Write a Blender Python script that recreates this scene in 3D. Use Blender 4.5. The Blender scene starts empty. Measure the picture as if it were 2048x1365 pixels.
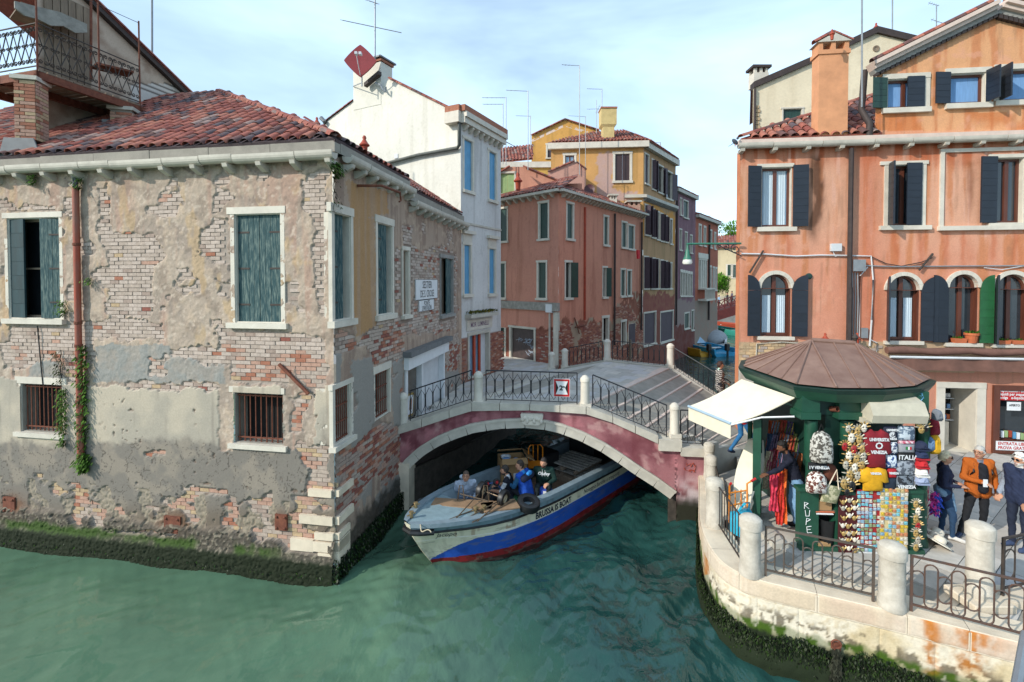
import bpy,math,random
import numpy as np
from mathutils import Vector,Matrix
random.seed(7)
rng=np.random.default_rng(7)
R_=math.radians
scene=bpy.context.scene
COLL=scene.collection
# ------------------------------------------------------------------ camera, sky, sun, exposure
F,CX,PITCH,EYE=950.0,1024.0,R_(1.2),6.0
CY=562+F*math.tan(PITCH)
cam=bpy.data.cameras.new('camera');cam_o=bpy.data.objects.new('camera',cam);COLL.objects.link(cam_o)
cam_o.location=(0,0,EYE);cam_o.rotation_euler=(R_(90)-PITCH,0,0)
cam.sensor_width=36;cam.lens=36*F/2048;cam.shift_y=-(682.5-CY)/2048
cam.clip_start=.05;cam.clip_end=3000
scene.camera=cam_o
SUN_AZ,SUN_EL=R_(60),R_(31)
to_sun=Vector((-math.sin(SUN_AZ)*math.cos(SUN_EL),-math.cos(SUN_AZ)*math.cos(SUN_EL),math.sin(SUN_EL)))
world=bpy.data.worlds.new('World');scene.world=world;world.use_nodes=True
wn,wl=world.node_tree.nodes,world.node_tree.links
bg=wn['Background']
sky=wn.new('ShaderNodeTexSky');sky.sky_type='NISHITA';sky.sun_disc=False
sky.sun_elevation=SUN_EL;sky.sun_rotation=math.atan2(to_sun.x,to_sun.y);sky.air_density=1.0;sky.dust_density=.6;sky.ozone_density=1.6
tc=wn.new('ShaderNodeTexCoord');mp=wn.new('ShaderNodeMapping');mp.inputs['Scale'].default_value=(1.0,1.0,3.2)
nz=wn.new('ShaderNodeTexNoise');nz.inputs['Scale'].default_value=1.3;nz.inputs['Detail'].default_value=5;nz.inputs['Roughness'].default_value=.55;nz.inputs['Distortion'].default_value=.4
rp=wn.new('ShaderNodeValToRGB');rp.color_ramp.elements[0].position=.38;rp.color_ramp.elements[1].position=.74
rp.color_ramp.elements[0].color=(.29,.29,.29,1);rp.color_ramp.elements[1].color=(.80,.80,.80,1)
mx=wn.new('ShaderNodeMix');mx.data_type='RGBA'
mx.inputs['B'].default_value=(6.5,8.8,10.8,1)
wl.new(tc.outputs['Generated'],mp.inputs['Vector']);wl.new(mp.outputs[0],nz.inputs['Vector']);wl.new(nz.outputs['Fac'],rp.inputs[0])
wl.new(rp.outputs[0],mx.inputs['Factor']);wl.new(sky.outputs[0],mx.inputs['A']);wl.new(mx.outputs['Result'],bg.inputs['Color'])
bg.inputs['Strength'].default_value=.15
sun=bpy.data.lights.new('sun','SUN');sun.energy=3.6;sun.angle=R_(.6);sun.color=(1,.93,.82)
sun_o=bpy.data.objects.new('sun',sun);COLL.objects.link(sun_o);sun_o.rotation_euler=(-to_sun).to_track_quat('-Z','Y').to_euler()
scene.view_settings.view_transform='Standard';scene.view_settings.look='None'
scene.view_settings.exposure=.2;scene.view_settings.gamma=1;scene.view_settings.use_curve_mapping=False
# ------------------------------------------------------------------ helpers
def ray(px,py):
 u,w=(px-CX)/F,(CY-py)/F
 return Vector((u,math.cos(PITCH)+w*math.sin(PITCH),-math.sin(PITCH)+w*math.cos(PITCH)))
def on_z(px,py,z):
 d=ray(px,py);t=(z-EYE)/d.z;return Vector((d.x*t,d.y*t,z))
def at_y(px,py,y):
 d=ray(px,py);t=y/d.y;return Vector((d.x*t,y,EYE+d.z*t))
def project(X,Y,Z):
 c,s=math.cos(PITCH),math.sin(PITCH)
 dep=Y*c-(Z-EYE)*s;up=Y*s+(Z-EYE)*c
 return CX+F*X/dep,CY-F*up/dep
def lin(hx):
 hx=hx.lstrip('#');o=[]
 for i in(0,2,4):
  c=int(hx[i:i+2],16)/255;o.append(c/12.92 if c<=.04045 else((c+.055)/1.055)**2.4)
 return tuple(o)
def vnoise(x,y,seed=0):
 xi=np.floor(x).astype(np.int64);yi=np.floor(y).astype(np.int64);xf=x-xi;yf=y-yi
 def h(a,b):
  n=(a*374761393+b*668265263+seed*974634533)&0xffffffff
  n=((n^(n>>13))*1274126177)&0xffffffff
  return((n^(n>>16))&0xffff)/65535.
 u=xf*xf*(3-2*xf);v=yf*yf*(3-2*yf)
 return(h(xi,yi)*(1-u)+h(xi+1,yi)*u)*(1-v)+(h(xi,yi+1)*(1-u)+h(xi+1,yi+1)*u)*v
def fbm(x,y,seed=0,o=4):
 a,t,k=0,0,1.0
 for i in range(o):
  a=a+k*vnoise(x*2**i,y*2**i,seed+i);t+=k;k*=.55
 return a/t
def sstep(x,a,b):
 t=np.clip((x-a)/(b-a),0,1);return t*t*(3-2*t)
def inpoly(px,py,poly):
 r=np.zeros(np.shape(px),bool);n=len(poly)
 for i in range(n):
  x1,y1=poly[i];x2,y2=poly[(i+1)%n]
  if y1==y2:continue
  c=((y1>py)!=(y2>py))&(px<(x2-x1)*(py-y1)/(y2-y1)+x1);r^=c
 return r
class MB:
 def __init__(s):s.v=[];s.f=[];s.m=[]
 def add(s,vs,fs,m=0):
  b=len(s.v);s.v+=[tuple(v)for v in vs];s.f+=[tuple(i+b for i in f)for f in fs];s.m+=[m]*len(fs);return s
 def hexa(s,p,m=0):
  return s.add(p,[(3,2,1,0),(4,5,6,7),(0,1,5,4),(1,2,6,5),(2,3,7,6),(3,0,4,7)],m)
 def box(s,c,hx,hy,hz,M=None,m=0):
  c=Vector(c);M=M or Matrix.Identity(3)
  p=[c+M@Vector((a*hx,b*hy,d*hz))for d in(-1,1)for a,b in((-1,-1),(1,-1),(1,1),(-1,1))]
  return s.hexa(p,m)
 def bevbox(s,c,hx,hy,hz,bv,M=None,m=0):
  c=Vector(c);M=M or Matrix.Identity(3);vs=[]
  for(a,b,d)in((0,0,-1),(0,0,1)):
   pass
  prof=[(-hz,bv),(-hz+bv,0),(hz-bv,0),(hz,bv)]
  for z,i in prof:
   x,y=hx-i,hy-i;k=bv*.7
   for a,b in((-x,-y+k),(-x+k,-y),(x-k,-y),(x,-y+k),(x,y-k),(x-k,y),(-x+k,y),(-x,y-k)):
    vs.append(c+M@Vector((a,b,z)))
  fs=[tuple(range(7,-1,-1)),tuple(range(24,32))]
  for r in range(3):
   for i in range(8):
    j=(i+1)%8;fs.append((r*8+i,r*8+j,r*8+8+j,r*8+8+i))
  return s.add(vs,fs,m)
 def tube(s,pts,r,n=6,m=0,closed=False):
  pts=[Vector(p)for p in pts];k=len(pts);rr=r if isinstance(r,(list,tuple))else[r]*k
  vs=[];ref=None
  for i in range(k):
   if closed:t=pts[(i+1)%k]-pts[i-1]
   else:t=pts[min(i+1,k-1)]-pts[max(i-1,0)]
   if t.length<1e-9:t=Vector((0,0,1))
   t.normalize()
   if ref is None:ref=Vector((0,0,1))if abs(t.z)<.9 else Vector((1,0,0))
   a=t.cross(ref)
   if a.length<1e-4:a=t.cross(Vector((1,0,0))if abs(t.x)<.9 else Vector((0,1,0)))
   a.normalize();b=t.cross(a);ref=-b if False else ref
   for j in range(n):
    an=2*math.pi*j/n;vs.append(pts[i]+a*(rr[i]*math.cos(an))+b*(rr[i]*math.sin(an)))
  fs=[]
  for i in range(k if closed else k-1):
   q=(i+1)%k
   for j in range(n):
    l=(j+1)%n;fs.append((i*n+j,q*n+j,q*n+l,i*n+l))
  if not closed:fs+=[tuple(range(n)),tuple(range((k-1)*n+n-1,(k-1)*n-1,-1))]
  return s.add(vs,fs,m)
 def lathe(s,prof,c=(0,0,0),n=16,m=0,M=None):
  c=Vector(c);M=M or Matrix.Identity(3);vs=[];k=len(prof)
  for r,z in prof:
   for j in range(n):
    an=2*math.pi*j/n;vs.append(c+M@Vector((r*math.cos(an),r*math.sin(an),z)))
  fs=[(i*n+j,i*n+(j+1)%n,(i+1)*n+(j+1)%n,(i+1)*n+j)for i in range(k-1)for j in range(n)]
  fs+=[tuple(range(n-1,-1,-1)),tuple(range((k-1)*n,k*n))]
  return s.add(vs,fs,m)
 def ell(s,c,rx,ry,rz,M=None,n=10,k=7,m=0):
  M=M or Matrix.Identity(3);c=Vector(c);vs=[c+M@Vector((0,0,-rz))]
  for i in range(1,k):
   a=-math.pi/2+math.pi*i/k
   for j in range(n):
    b=2*math.pi*j/n;vs.append(c+M@Vector((rx*math.cos(a)*math.cos(b),ry*math.cos(a)*math.sin(b),rz*math.sin(a))))
  vs.append(c+M@Vector((0,0,rz)));t=len(vs)-1
  fs=[(0,1+(j+1)%n,1+j)for j in range(n)]
  for i in range(k-2):
   for j in range(n):
    a,b=1+i*n+j,1+i*n+(j+1)%n;fs.append((a,b,b+n,a+n))
  fs+=[(1+(k-2)*n+j,1+(k-2)*n+(j+1)%n,t)for j in range(n)]
  return s.add(vs,fs,m)
 def prism(s,poly,o,ex,ey,d0,d1,m=0):
  o,ex,ey=Vector(o),Vector(ex),Vector(ey);nn=ex.cross(ey);k=len(poly)
  vs=[o+ex*a+ey*b+nn*d for d in(d0,d1)for a,b in poly]
  fs=[tuple(range(k-1,-1,-1)),tuple(range(k,2*k))]+[(i,(i+1)%k,k+(i+1)%k,k+i)for i in range(k)]
  return s.add(vs,fs,m)
 def mesh(s,name,mats,smooth=False):
  me=bpy.data.meshes.new(name);me.from_pydata(s.v,[],s.f)
  for x in(mats if isinstance(mats,(list,tuple))else[mats]):me.materials.append(x)
  if any(s.m):me.polygons.foreach_set('material_index',s.m)
  if smooth:me.polygons.foreach_set('use_smooth',[True]*len(s.f))
  me.update()
  if smooth:me.set_sharp_from_angle(angle=R_(48))
  return me
def tag(o,label=None,cat=None,group=None,kind=None):
 if label:o['label']=label
 if cat:o['category']=cat
 if group:o['group']=group
 if kind:o['kind']=kind
 return o
def thing(name,loc,label,cat,group=None,rz=0):
 o=bpy.data.objects.new(name,None);COLL.objects.link(o);o.location=loc;o.rotation_euler=(0,0,rz)
 o.empty_display_size=.2
 return tag(o,label,cat,group)
def put(name,me,parent=None,world=True,label=None,kind=None):
 """link a mesh; with world=True its vertices are world coordinates, else they are local to the parent"""
 if isinstance(me,tuple):me=me[0].mesh(name,*me[1:])
 o=bpy.data.objects.new(name,me);COLL.objects.link(o)
 if parent is not None:
  o.parent=parent
  if world and parent.type=='EMPTY':o.location=-Vector(parent.location)
 return tag(o,label,None,None,kind)
def single(name,mb,mats,label,cat,group=None,smooth=False):
 """a thing that is one mesh, origin at the base of its bounds"""
 v=np.array(mb.v);lo=v.min(0);hi=v.max(0);c=np.array([(lo[0]+hi[0])/2,(lo[1]+hi[1])/2,lo[2]])
 mb.v=[tuple(a)for a in v-c]
 o=bpy.data.objects.new(name,mb.mesh(name,mats,smooth));COLL.objects.link(o);o.location=c
 return tag(o,label,cat,group)
def struct(name,me):return put(name,me,None,kind='structure')
def dup(root,loc,rz=None,label=None):
 r=root.copy();COLL.objects.link(r);r.location=loc
 if rz is not None:r.rotation_euler=(0,0,rz)
 if label:r['label']=label
 for ch in list(root.children):
  c=ch.copy();COLL.objects.link(c);c.parent=r
  for g in ch.children:
   d=g.copy();COLL.objects.link(d);d.parent=c
 return r
def rotz(a):return Matrix.Rotation(a,3,'Z')
def basis(x,y,z):return Matrix((x,y,z)).transposed()
def look(d,up=(0,0,1)):
 d=Vector(d).normalized();x=Vector(up).cross(d)
 if x.length<1e-4:x=Vector((1,0,0))
 x.normalize();return basis(x,d.cross(x),d)
 # ------------------------------------------------------------------ materials
def mat(name,col,rough=.7,var=.18,scale=4.,bump=.0,bscale=60.,metal=0,spec=.5,col2=None,stretch=(1,1,1),detail=6):
 m=bpy.data.materials.new(name);m.use_nodes=True;N,L=m.node_tree.nodes,m.node_tree.links
 b=N['Principled BSDF'];b.inputs['Roughness'].default_value=rough;b.inputs['Metallic'].default_value=metal
 b.inputs['Specular IOR Level'].default_value=spec
 if isinstance(col,str):col=lin(col)
 if isinstance(col2,str):col2=lin(col2)
 t=N.new('ShaderNodeTexCoord');mpn=N.new('ShaderNodeMapping');mpn.inputs['Scale'].default_value=stretch
 L.new(t.outputs['Object'],mpn.inputs['Vector'])
 oi=N.new('ShaderNodeObjectInfo');ad=N.new('ShaderNodeVectorMath');ad.operation='ADD'
 ml=N.new('ShaderNodeVectorMath');ml.operation='SCALE';ml.inputs[0].default_value=(13,7,29);L.new(oi.outputs['Random'],ml.inputs['Scale'])
 L.new(mpn.outputs[0],ad.inputs[0]);L.new(ml.outputs[0],ad.inputs[1])
 n=N.new('ShaderNodeTexNoise');n.inputs['Scale'].default_value=scale;n.inputs['Detail'].default_value=detail;n.inputs['Roughness'].default_value=.65
 L.new(ad.outputs[0],n.inputs['Vector'])
 r=N.new('ShaderNodeValToRGB');r.color_ramp.elements[0].position=.3;r.color_ramp.elements[1].position=.7
 c2=col2 or tuple(min(1,c*(1+var))for c in col);c1=col if col2 else tuple(c*(1-var)for c in col)
 r.color_ramp.elements[0].color=(*c1,1);r.color_ramp.elements[1].color=(*c2,1)
 L.new(n.outputs['Fac'],r.inputs[0]);L.new(r.outputs[0],b.inputs['Base Color'])
 if bump:
  n2=N.new('ShaderNodeTexNoise');n2.inputs['Scale'].default_value=bscale;n2.inputs['Detail'].default_value=4;L.new(ad.outputs[0],n2.inputs['Vector'])
  bp=N.new('ShaderNodeBump');bp.inputs['Strength'].default_value=bump;bp.inputs['Distance'].default_value=.01
  L.new(n2.outputs['Fac'],bp.inputs['Height']);L.new(bp.outputs[0],b.inputs['Normal'])
 return m
def vmat(name,rough=.85,bump=.3,bscale=50.,var=.12,spec=.3):
 """colour comes from the mesh's own 'Col' attribute (paint, plaster, stains), fine grain from noise"""
 m=bpy.data.materials.new(name);m.use_nodes=True;N,L=m.node_tree.nodes,m.node_tree.links
 b=N['Principled BSDF'];b.inputs['Roughness'].default_value=rough;b.inputs['Specular IOR Level'].default_value=spec
 a=N.new('ShaderNodeAttribute');a.attribute_name='Col';t=N.new('ShaderNodeTexCoord')
 n=N.new('ShaderNodeTexNoise');n.inputs['Scale'].default_value=bscale*.6;n.inputs['Detail'].default_value=5;L.new(t.outputs['Object'],n.inputs['Vector'])
 r=N.new('ShaderNodeMapRange');r.inputs['To Min'].default_value=1-var*1.6;r.inputs['To Max'].default_value=1+var*1.6;L.new(n.outputs['Fac'],r.inputs['Value'])
 v=N.new('ShaderNodeVectorMath');v.operation='SCALE';L.new(a.outputs['Color'],v.inputs[0]);L.new(r.outputs[0],v.inputs['Scale']);L.new(v.outputs[0],b.inputs['Base Color'])
 n2=N.new('ShaderNodeTexNoise');n2.inputs['Scale'].default_value=bscale;n2.inputs['Detail'].default_value=4;L.new(t.outputs['Object'],n2.inputs['Vector'])
 bp=N.new('ShaderNodeBump');bp.inputs['Strength'].default_value=bump;bp.inputs['Distance'].default_value=.012;L.new(n2.outputs['Fac'],bp.inputs['Height']);L.new(bp.outputs[0],b.inputs['Normal'])
 return m
def glassmat(name,col,rough=.05):
 m=mat(name,col,rough=rough,var=.3,scale=1.2,spec=.9);return m
VM=vmat('painted_wall');VMF=vmat('painted_far_wall',bump=.15,bscale=20,var=.08)
VWET=vmat('wet_growth',rough=.75,bump=.2,spec=.12,var=.3)
M={}
def defm(k,*a,**kw):M[k]=mat(k,*a,**kw)
defm('stone','#b9b3a6',.7,.16,3,.25,40);defm('stone_white','#c9c2b4',.7,.14,2.5,.25,30)
defm('stone_warm','#d2c4ae',.75,.16,2.5,.3,30);defm('stone_pink','#cdb9ac',.75,.12,4,.2,40)
defm('stone_grey','#8e8c87',.8,.2,3,.25,40);defm('paver','#86827b',.8,.2,3,.2,50)
defm('rust','#5b2f22',.85,.4,12,.3,80,col2='#7d4a35');defm('rust_red','#8a3522',.6,.3,6,.2,60,col2='#b0492c')
defm('iron','#23252a',.5,.25,10,.1,60);defm('iron_brown','#3a322d',.7,.35,14,.2,60)
defm('black','#101114',.5,.3,5);defm('dark_void','#0c0b0b',.9,.3,2)
defm('wood_teal','#1d4247',.8,.5,30,.5,50,col2='#6f7f78',stretch=(1,1,.14),detail=9);M['wood_teal'].node_tree.nodes['Color Ramp'].color_ramp.elements[0].position=.46;M['wood_teal'].node_tree.nodes['Color Ramp'].color_ramp.elements[1].position=.68;defm('wood_teal_dark','#16363c',.7,.3,6,.3,40,stretch=(1,1,.15))
defm('wood_old','#6a5a4c',.85,.4,6,.5,40,col2='#8a7a68',stretch=(1,1,.15));defm('wood_grey','#8e8a82',.85,.3,5,.5,30)
defm('shutter_navy','#1b222d',.45,.2,3,.1,30);defm('shutter_green','#1f3d35',.5,.2,3,.1,30);defm('shutter_bright_green','#1d5431',.45,.2,3)
defm('shutter_blue','#5594bb',.5,.12,3);defm('shutter_lime','#8fa873',.5,.15,3);defm('shutter_brown','#3b2a2c',.6,.2,3);defm('shutter_plum','#42323c',.6,.2,3)
defm('brown_wood','#5a3123',.45,.3,6,.1,30,stretch=(1,1,.2));defm('red_wood','#b3401f',.45,.2,5)
M['glass']=glassmat('window_glass','#2b3238');M['glass_dark']=glassmat('dark_glass','#14171a');M['glass_blue']=glassmat('curtained_glass','#7f9fb6',.12)
defm('curtain','#b7c6d0',.9,.12,9,.2,20,stretch=(4,4,.3));defm('curtain_blue','#6f97c4',.9,.15,9,.2,20,stretch=(4,4,.3))
defm('white_paint','#d8dadb',.5,.07,4,.05);defm('white_metal','#c9ccce',.4,.1,4);defm('grey_metal','#8b8f92',.45,.15,5,metal=.3)
defm('lead','#6d7072',.55,.2,4,.1,metal=.2);defm('copper_brown','#6e5247',.6,.22,2.5,.1,20,col2='#876c5f')
for i,c in enumerate(('#7d4238','#905244','#5f423e','#985f4e','#524548','#8a726a')):defm('tile%d'%i,c,.85,.3,9,.3,40)
for i,c in enumerate(('#b5a599','#aa9a8d','#9c6650','#ae8a78','#875044','#b09878','#9c897d')):defm('brick%d'%i,c,.9,.22,14,.4,60)
TILES=[M['tile%d'%i]for i in range(6)];BRICKS=[M['brick%d'%i]for i in range(7)]
defm('trim_dark','#3a2f2c',.7,.3,5);defm('plastic_black','#17181a',.45,.2,5,.1)
defm('cement','#8f8a80',.9,.18,3,.4,40)
# ------------------------------------------------------------------ facades
class Facade:
 """a vertical plane through two ground points; n points to the viewer's side"""
 def __init__(s,p0,p1,flip=False):
  s.o=Vector((p0[0],p0[1],0));d=Vector((p1[0]-p0[0],p1[1]-p0[1],0));s.len=d.length;s.e=d.normalized()
  s.n=Vector((s.e.y,-s.e.x,0));
  if flip:s.n=-s.n
  s.M=basis(s.e,s.n,Vector((0,0,1)))
 def sz(s,px,py,d=0):
  r=ray(px,py);c=Vector((0,0,EYE));o=s.o+s.n*d;t=(o-c).dot(s.n)/r.dot(s.n);p=c+r*t;return(p-s.o).dot(s.e),p.z
 def pt(s,a,z,d=0):return s.o+s.e*a+s.n*d+Vector((0,0,z))
 def rect(s,x0,y0,x1,y1,d=0):
  """local rectangle of a pixel box (corners averaged)"""
  a=[s.sz(x,y,d)for x,y in((x0,y0),(x0,y1),(x1,y0),(x1,y1))]
  return((a[0][0]+a[1][0])/2,(a[2][0]+a[3][0])/2,(a[1][1]+a[3][1])/2,(a[0][1]+a[2][1])/2)
 def box(s,mb,a0,a1,z0,z1,d0,d1,m=0):
  if a0>a1:a0,a1=a1,a0
  p=[s.pt(a,z,d)for z in(z0,z1)for a,d in((a0,d1),(a1,d1),(a1,d0),(a0,d0))]
  if s.e.cross(s.n).z>0:p=[p[i]for i in(3,2,1,0,7,6,5,4)]
  mb.hexa(p,m)
 def relief(s,name,a0,a1,z0,z1,res,paint,holes=(),parent=None,m=None,top=None,cut=None):
  def lines(lo,hi,ex):
   g=np.linspace(lo,hi,max(2,int((hi-lo)/res)+1));g=np.concatenate([g,[x for x in ex if lo<x<hi]]);g=np.sort(g)
   return g[np.concatenate([[True],np.diff(g)>1e-4])]
  A=lines(a0,a1,[h[i]for h in holes for i in(0,1)]);Z=lines(z0,z1,[h[i]for h in holes for i in(2,3)])
  SA,SZ=np.meshgrid(A,Z,indexing='ij')
  if top is not None:SZ=np.minimum(SZ,top(SA))
  X=s.o.x+s.e.x*SA;Y=s.o.y+s.e.y*SA
  PX,PY=project(X,Y,SZ);D,C=paint(SA,SZ,PX,PY)
  X=X+s.n.x*D;Y=Y+s.n.y*D
  na,nz_=SA.shape;V=np.stack([X,Y,SZ],-1).reshape(-1,3)
  I=np.arange(na*nz_).reshape(na,nz_);ca=(A[:-1]+A[1:])/2;cz=(Z[:-1]+Z[1:])/2
  keep=np.ones((na-1,nz_-1),bool)
  for h in holes:keep&=~(((ca>h[0])&(ca<h[1]))[:,None]&((cz>h[2])&(cz<h[3]))[None,:])
  if cut is not None:keep&=~cut(ca[:,None],cz[None,:])
  if top is not None:keep&=(SZ[:-1,1:]-SZ[:-1,:-1]>1e-5)|(SZ[1:,1:]-SZ[1:,:-1]>1e-5)
  q=np.stack([I[:-1,:-1],I[1:,:-1],I[1:,1:],I[:-1,1:]],-1)[keep]
  if s.e.cross(s.n).z>0:q=q[:,::-1]
  return put(name,gridmesh(name,V,q,C.reshape(-1,3),m or VM),parent)
def gridmesh(name,V,q,C,m,smooth=True):
 me=bpy.data.meshes.new(name);me.vertices.add(len(V));me.vertices.foreach_set('co',np.asarray(V,np.float32).ravel())
 k=q.shape[1];me.loops.add(q.size);me.loops.foreach_set('vertex_index',q.astype(np.int32).ravel());me.polygons.add(len(q))
 me.polygons.foreach_set('loop_start',np.arange(0,q.size,k,dtype=np.int32));me.polygons.foreach_set('loop_total',np.full(len(q),k,np.int32))
 me.polygons.foreach_set('use_smooth',np.full(len(q),smooth));me.update(calc_edges=True)
 if C is not None:
  a=me.attributes.new('Col','FLOAT_COLOR','POINT');a.data.foreach_set('color',np.concatenate([C,np.ones((len(C),1))],1).astype(np.float32).ravel())
 me.materials.append(m);return me
def mixc(C,col,k):
 col=np.array(lin(col)if isinstance(col,str)else col);k=np.asarray(k,float)[...,None];return C*(1-k)+col*k
def base(S,col):return np.broadcast_to(np.array(lin(col)),S.shape+(3,)).copy()
def bricks(fc,region,inside,parent,pal,d=(.0,.02),L=.23,H=.075,gap=.012,limit=300,holes=(),score=None):
 """individual bricks in courses wherever inside() says the plaster is gone"""
 a0,a1,z0,z1=region;lst=[]
 nz_=int((z1-z0)/H)
 for r in range(nz_):
  z=z0+r*H;off=(r%2)*L/2;n=int((a1-a0)/L)+1
  aa=a0+off+np.arange(n)*L;zc=np.full(n,z+H/2);ac=aa+L/2
  X=fc.o.x+fc.e.x*ac;Y=fc.o.y+fc.e.y*ac;PX,PY=project(X,Y,zc)
  ok=inside(ac,zc,PX,PY)
  for i in np.nonzero(ok)[0]:
   if any(h[0]-.03<ac[i]+L/2 and ac[i]-L/2<h[1]+.03 and h[2]-.03<z+H and z<h[3]+.03 for h in holes):continue
   lst.append((float(Y[i]),float(aa[i]),z,float(PX[i]),float(PY[i])))
 lst.sort()
 rest=[MB()for _ in pal[0]];nrest=0
 for i,(y,a,z,px,py)in enumerate(lst):
  mi=pal[1](px,py);dd=d[1]*random.uniform(.3,1.25);j=[random.uniform(-.006,.006)for _ in range(4)]
  mb=MB()if i<limit else rest[mi]
  g=gap/2;fc.box(mb,a+g+j[0],a+L-g+j[1],z+g+j[2]*.5,z+H-g+j[3]*.5,d[0]-.03,dd)
  if i<limit:put('brick',mb.mesh('brick',pal[0][mi]),parent)
 mb=MB();mats=[]
 for mi,r in enumerate(rest):
  if r.f:mb.add(r.v,r.f,len(mats));mats.append(pal[0][mi])
 if mb.f:put('brick_courses',mb.mesh('brick_courses',mats),parent,kind='stuff')
 return len(lst)
def barrel(L,w0,w1,h,n=5,th=.012):
 """a half-barrel roof tile lying along +y, its wide mouth at y=0"""
 mb=MB();vs=[];
 for k,(y,w)in enumerate(((0,w0),(L,w1))):
  for rr in(1,1-th/w0*2.2):
   for i in range(n+1):
    a=math.pi*i/n;vs.append((-math.cos(a)*w/2*rr,y,math.sin(a)*h*rr))
 q=n+1;fs=[]
 for i in range(n):
  fs+=[(i,i+1,2*q+i+1,2*q+i),(q+i+1,q+i,3*q+i,3*q+i+1),(i+1,i,q+i,q+i+1)]
 mb.add(vs,fs);return mb
def tile_roof(roof,o,ex,ey,poly,w=.2,row=.3,limit=300,tmats=TILES,weights=None,lift=.03,near=None,base_mat=None,hb=.055):
 """cover tiles over a corrugated bed on the plane o + a ex + b ey (a along the eave, b up the slope)"""
 o,ex,ey=Vector(o),Vector(ex).normalized(),Vector(ey).normalized();nn=ex.cross(ey).normalized()
 P=np.array(poly);a0,b0=P.min(0);a1,b1=P.max(0)
 tm=barrel(row*1.35,w*.86,w*.68,hb).mesh('tile',tmats[0],True)
 tms=[]
 for t in tmats:
  c=tm.copy();c.materials.clear();c.materials.append(t);tms.append(c)
 lst=[];na=int((a1-a0)/w);nb=int((b1-b0)/row)+1
 for i in range(na+1):
  for j in range(nb):
   a,b=a0+(i+.5)*w,b0+j*row
   if inpoly(np.array([a]),np.array([b+row*.5]),poly)[0]:lst.append((a,b))
 def place(a,b):return o+ex*(a+random.uniform(-.012,.012))+ey*(b+random.uniform(-.02,.02))+nn*(lift+random.uniform(0,.012))
 lst.sort(key=near or(lambda t:(o+ex*t[0]+ey*t[1]).length));RB=basis(ex,ey,nn)
 rest=MB();bt=barrel(row*1.35,w*.86,w*.68,hb,5);k=len(tmats)
 for i,(a,b)in enumerate(lst):
  mi=random.choices(range(k),weights)[0]if weights else random.randrange(k)
  R3=RB@Matrix.Rotation(random.uniform(-.05,.05),3,'Z')@Matrix.Rotation(-.05,3,'X')
  p=place(a,b)
  if i<limit:
   t=bpy.data.objects.new('tile',tms[mi]);COLL.objects.link(t);t.parent=roof;t.matrix_local=Matrix.Translation(p)@R3.to_4x4()
  else:rest.add([p+R3@Vector(v)for v in bt.v],bt.f,mi)
 if rest.f:put('tile_rows',rest.mesh('tile_rows',tmats,True),roof,kind='stuff')
def roof_bed(o,ex,ey,poly,th=.06):
 o,ex,ey=Vector(o),Vector(ex).normalized(),Vector(ey).normalized();mb=MB();mb.prism(poly,o,ex,ey,-th,.012);return mb
def text_mb(s,size,align='CENTER',extrude=.0,bold=0,shear=0):
 """lettering outlines as a flat mesh in the xy plane"""
 c=bpy.data.curves.new('t','FONT');c.body=s;c.size=size;c.align_x=align;c.align_y='CENTER';c.extrude=extrude;c.offset=bold;c.shear=shear;c.resolution_u=2
 o=bpy.data.objects.new('t',c);COLL.objects.link(o);dg=bpy.context.evaluated_depsgraph_get();me=bpy.data.meshes.new_from_object(o.evaluated_get(dg))
 mb=MB();mb.add([tuple(v.co)for v in me.vertices],[tuple(p.vertices)for p in me.polygons])
 bpy.data.objects.remove(o);bpy.data.meshes.remove(me);return mb
def text_on(s,o,ex,ey,size,d=.004,sx=1.,**kw):
 t=text_mb(s,size,**kw);o,ex,ey=Vector(o),Vector(ex).normalized(),Vector(ey).normalized();nn=ex.cross(ey)
 mb=MB();mb.add([o+ex*v[0]*sx+ey*v[1]+nn*(d+v[2])for v in t.v],t.f);return mb
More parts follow.
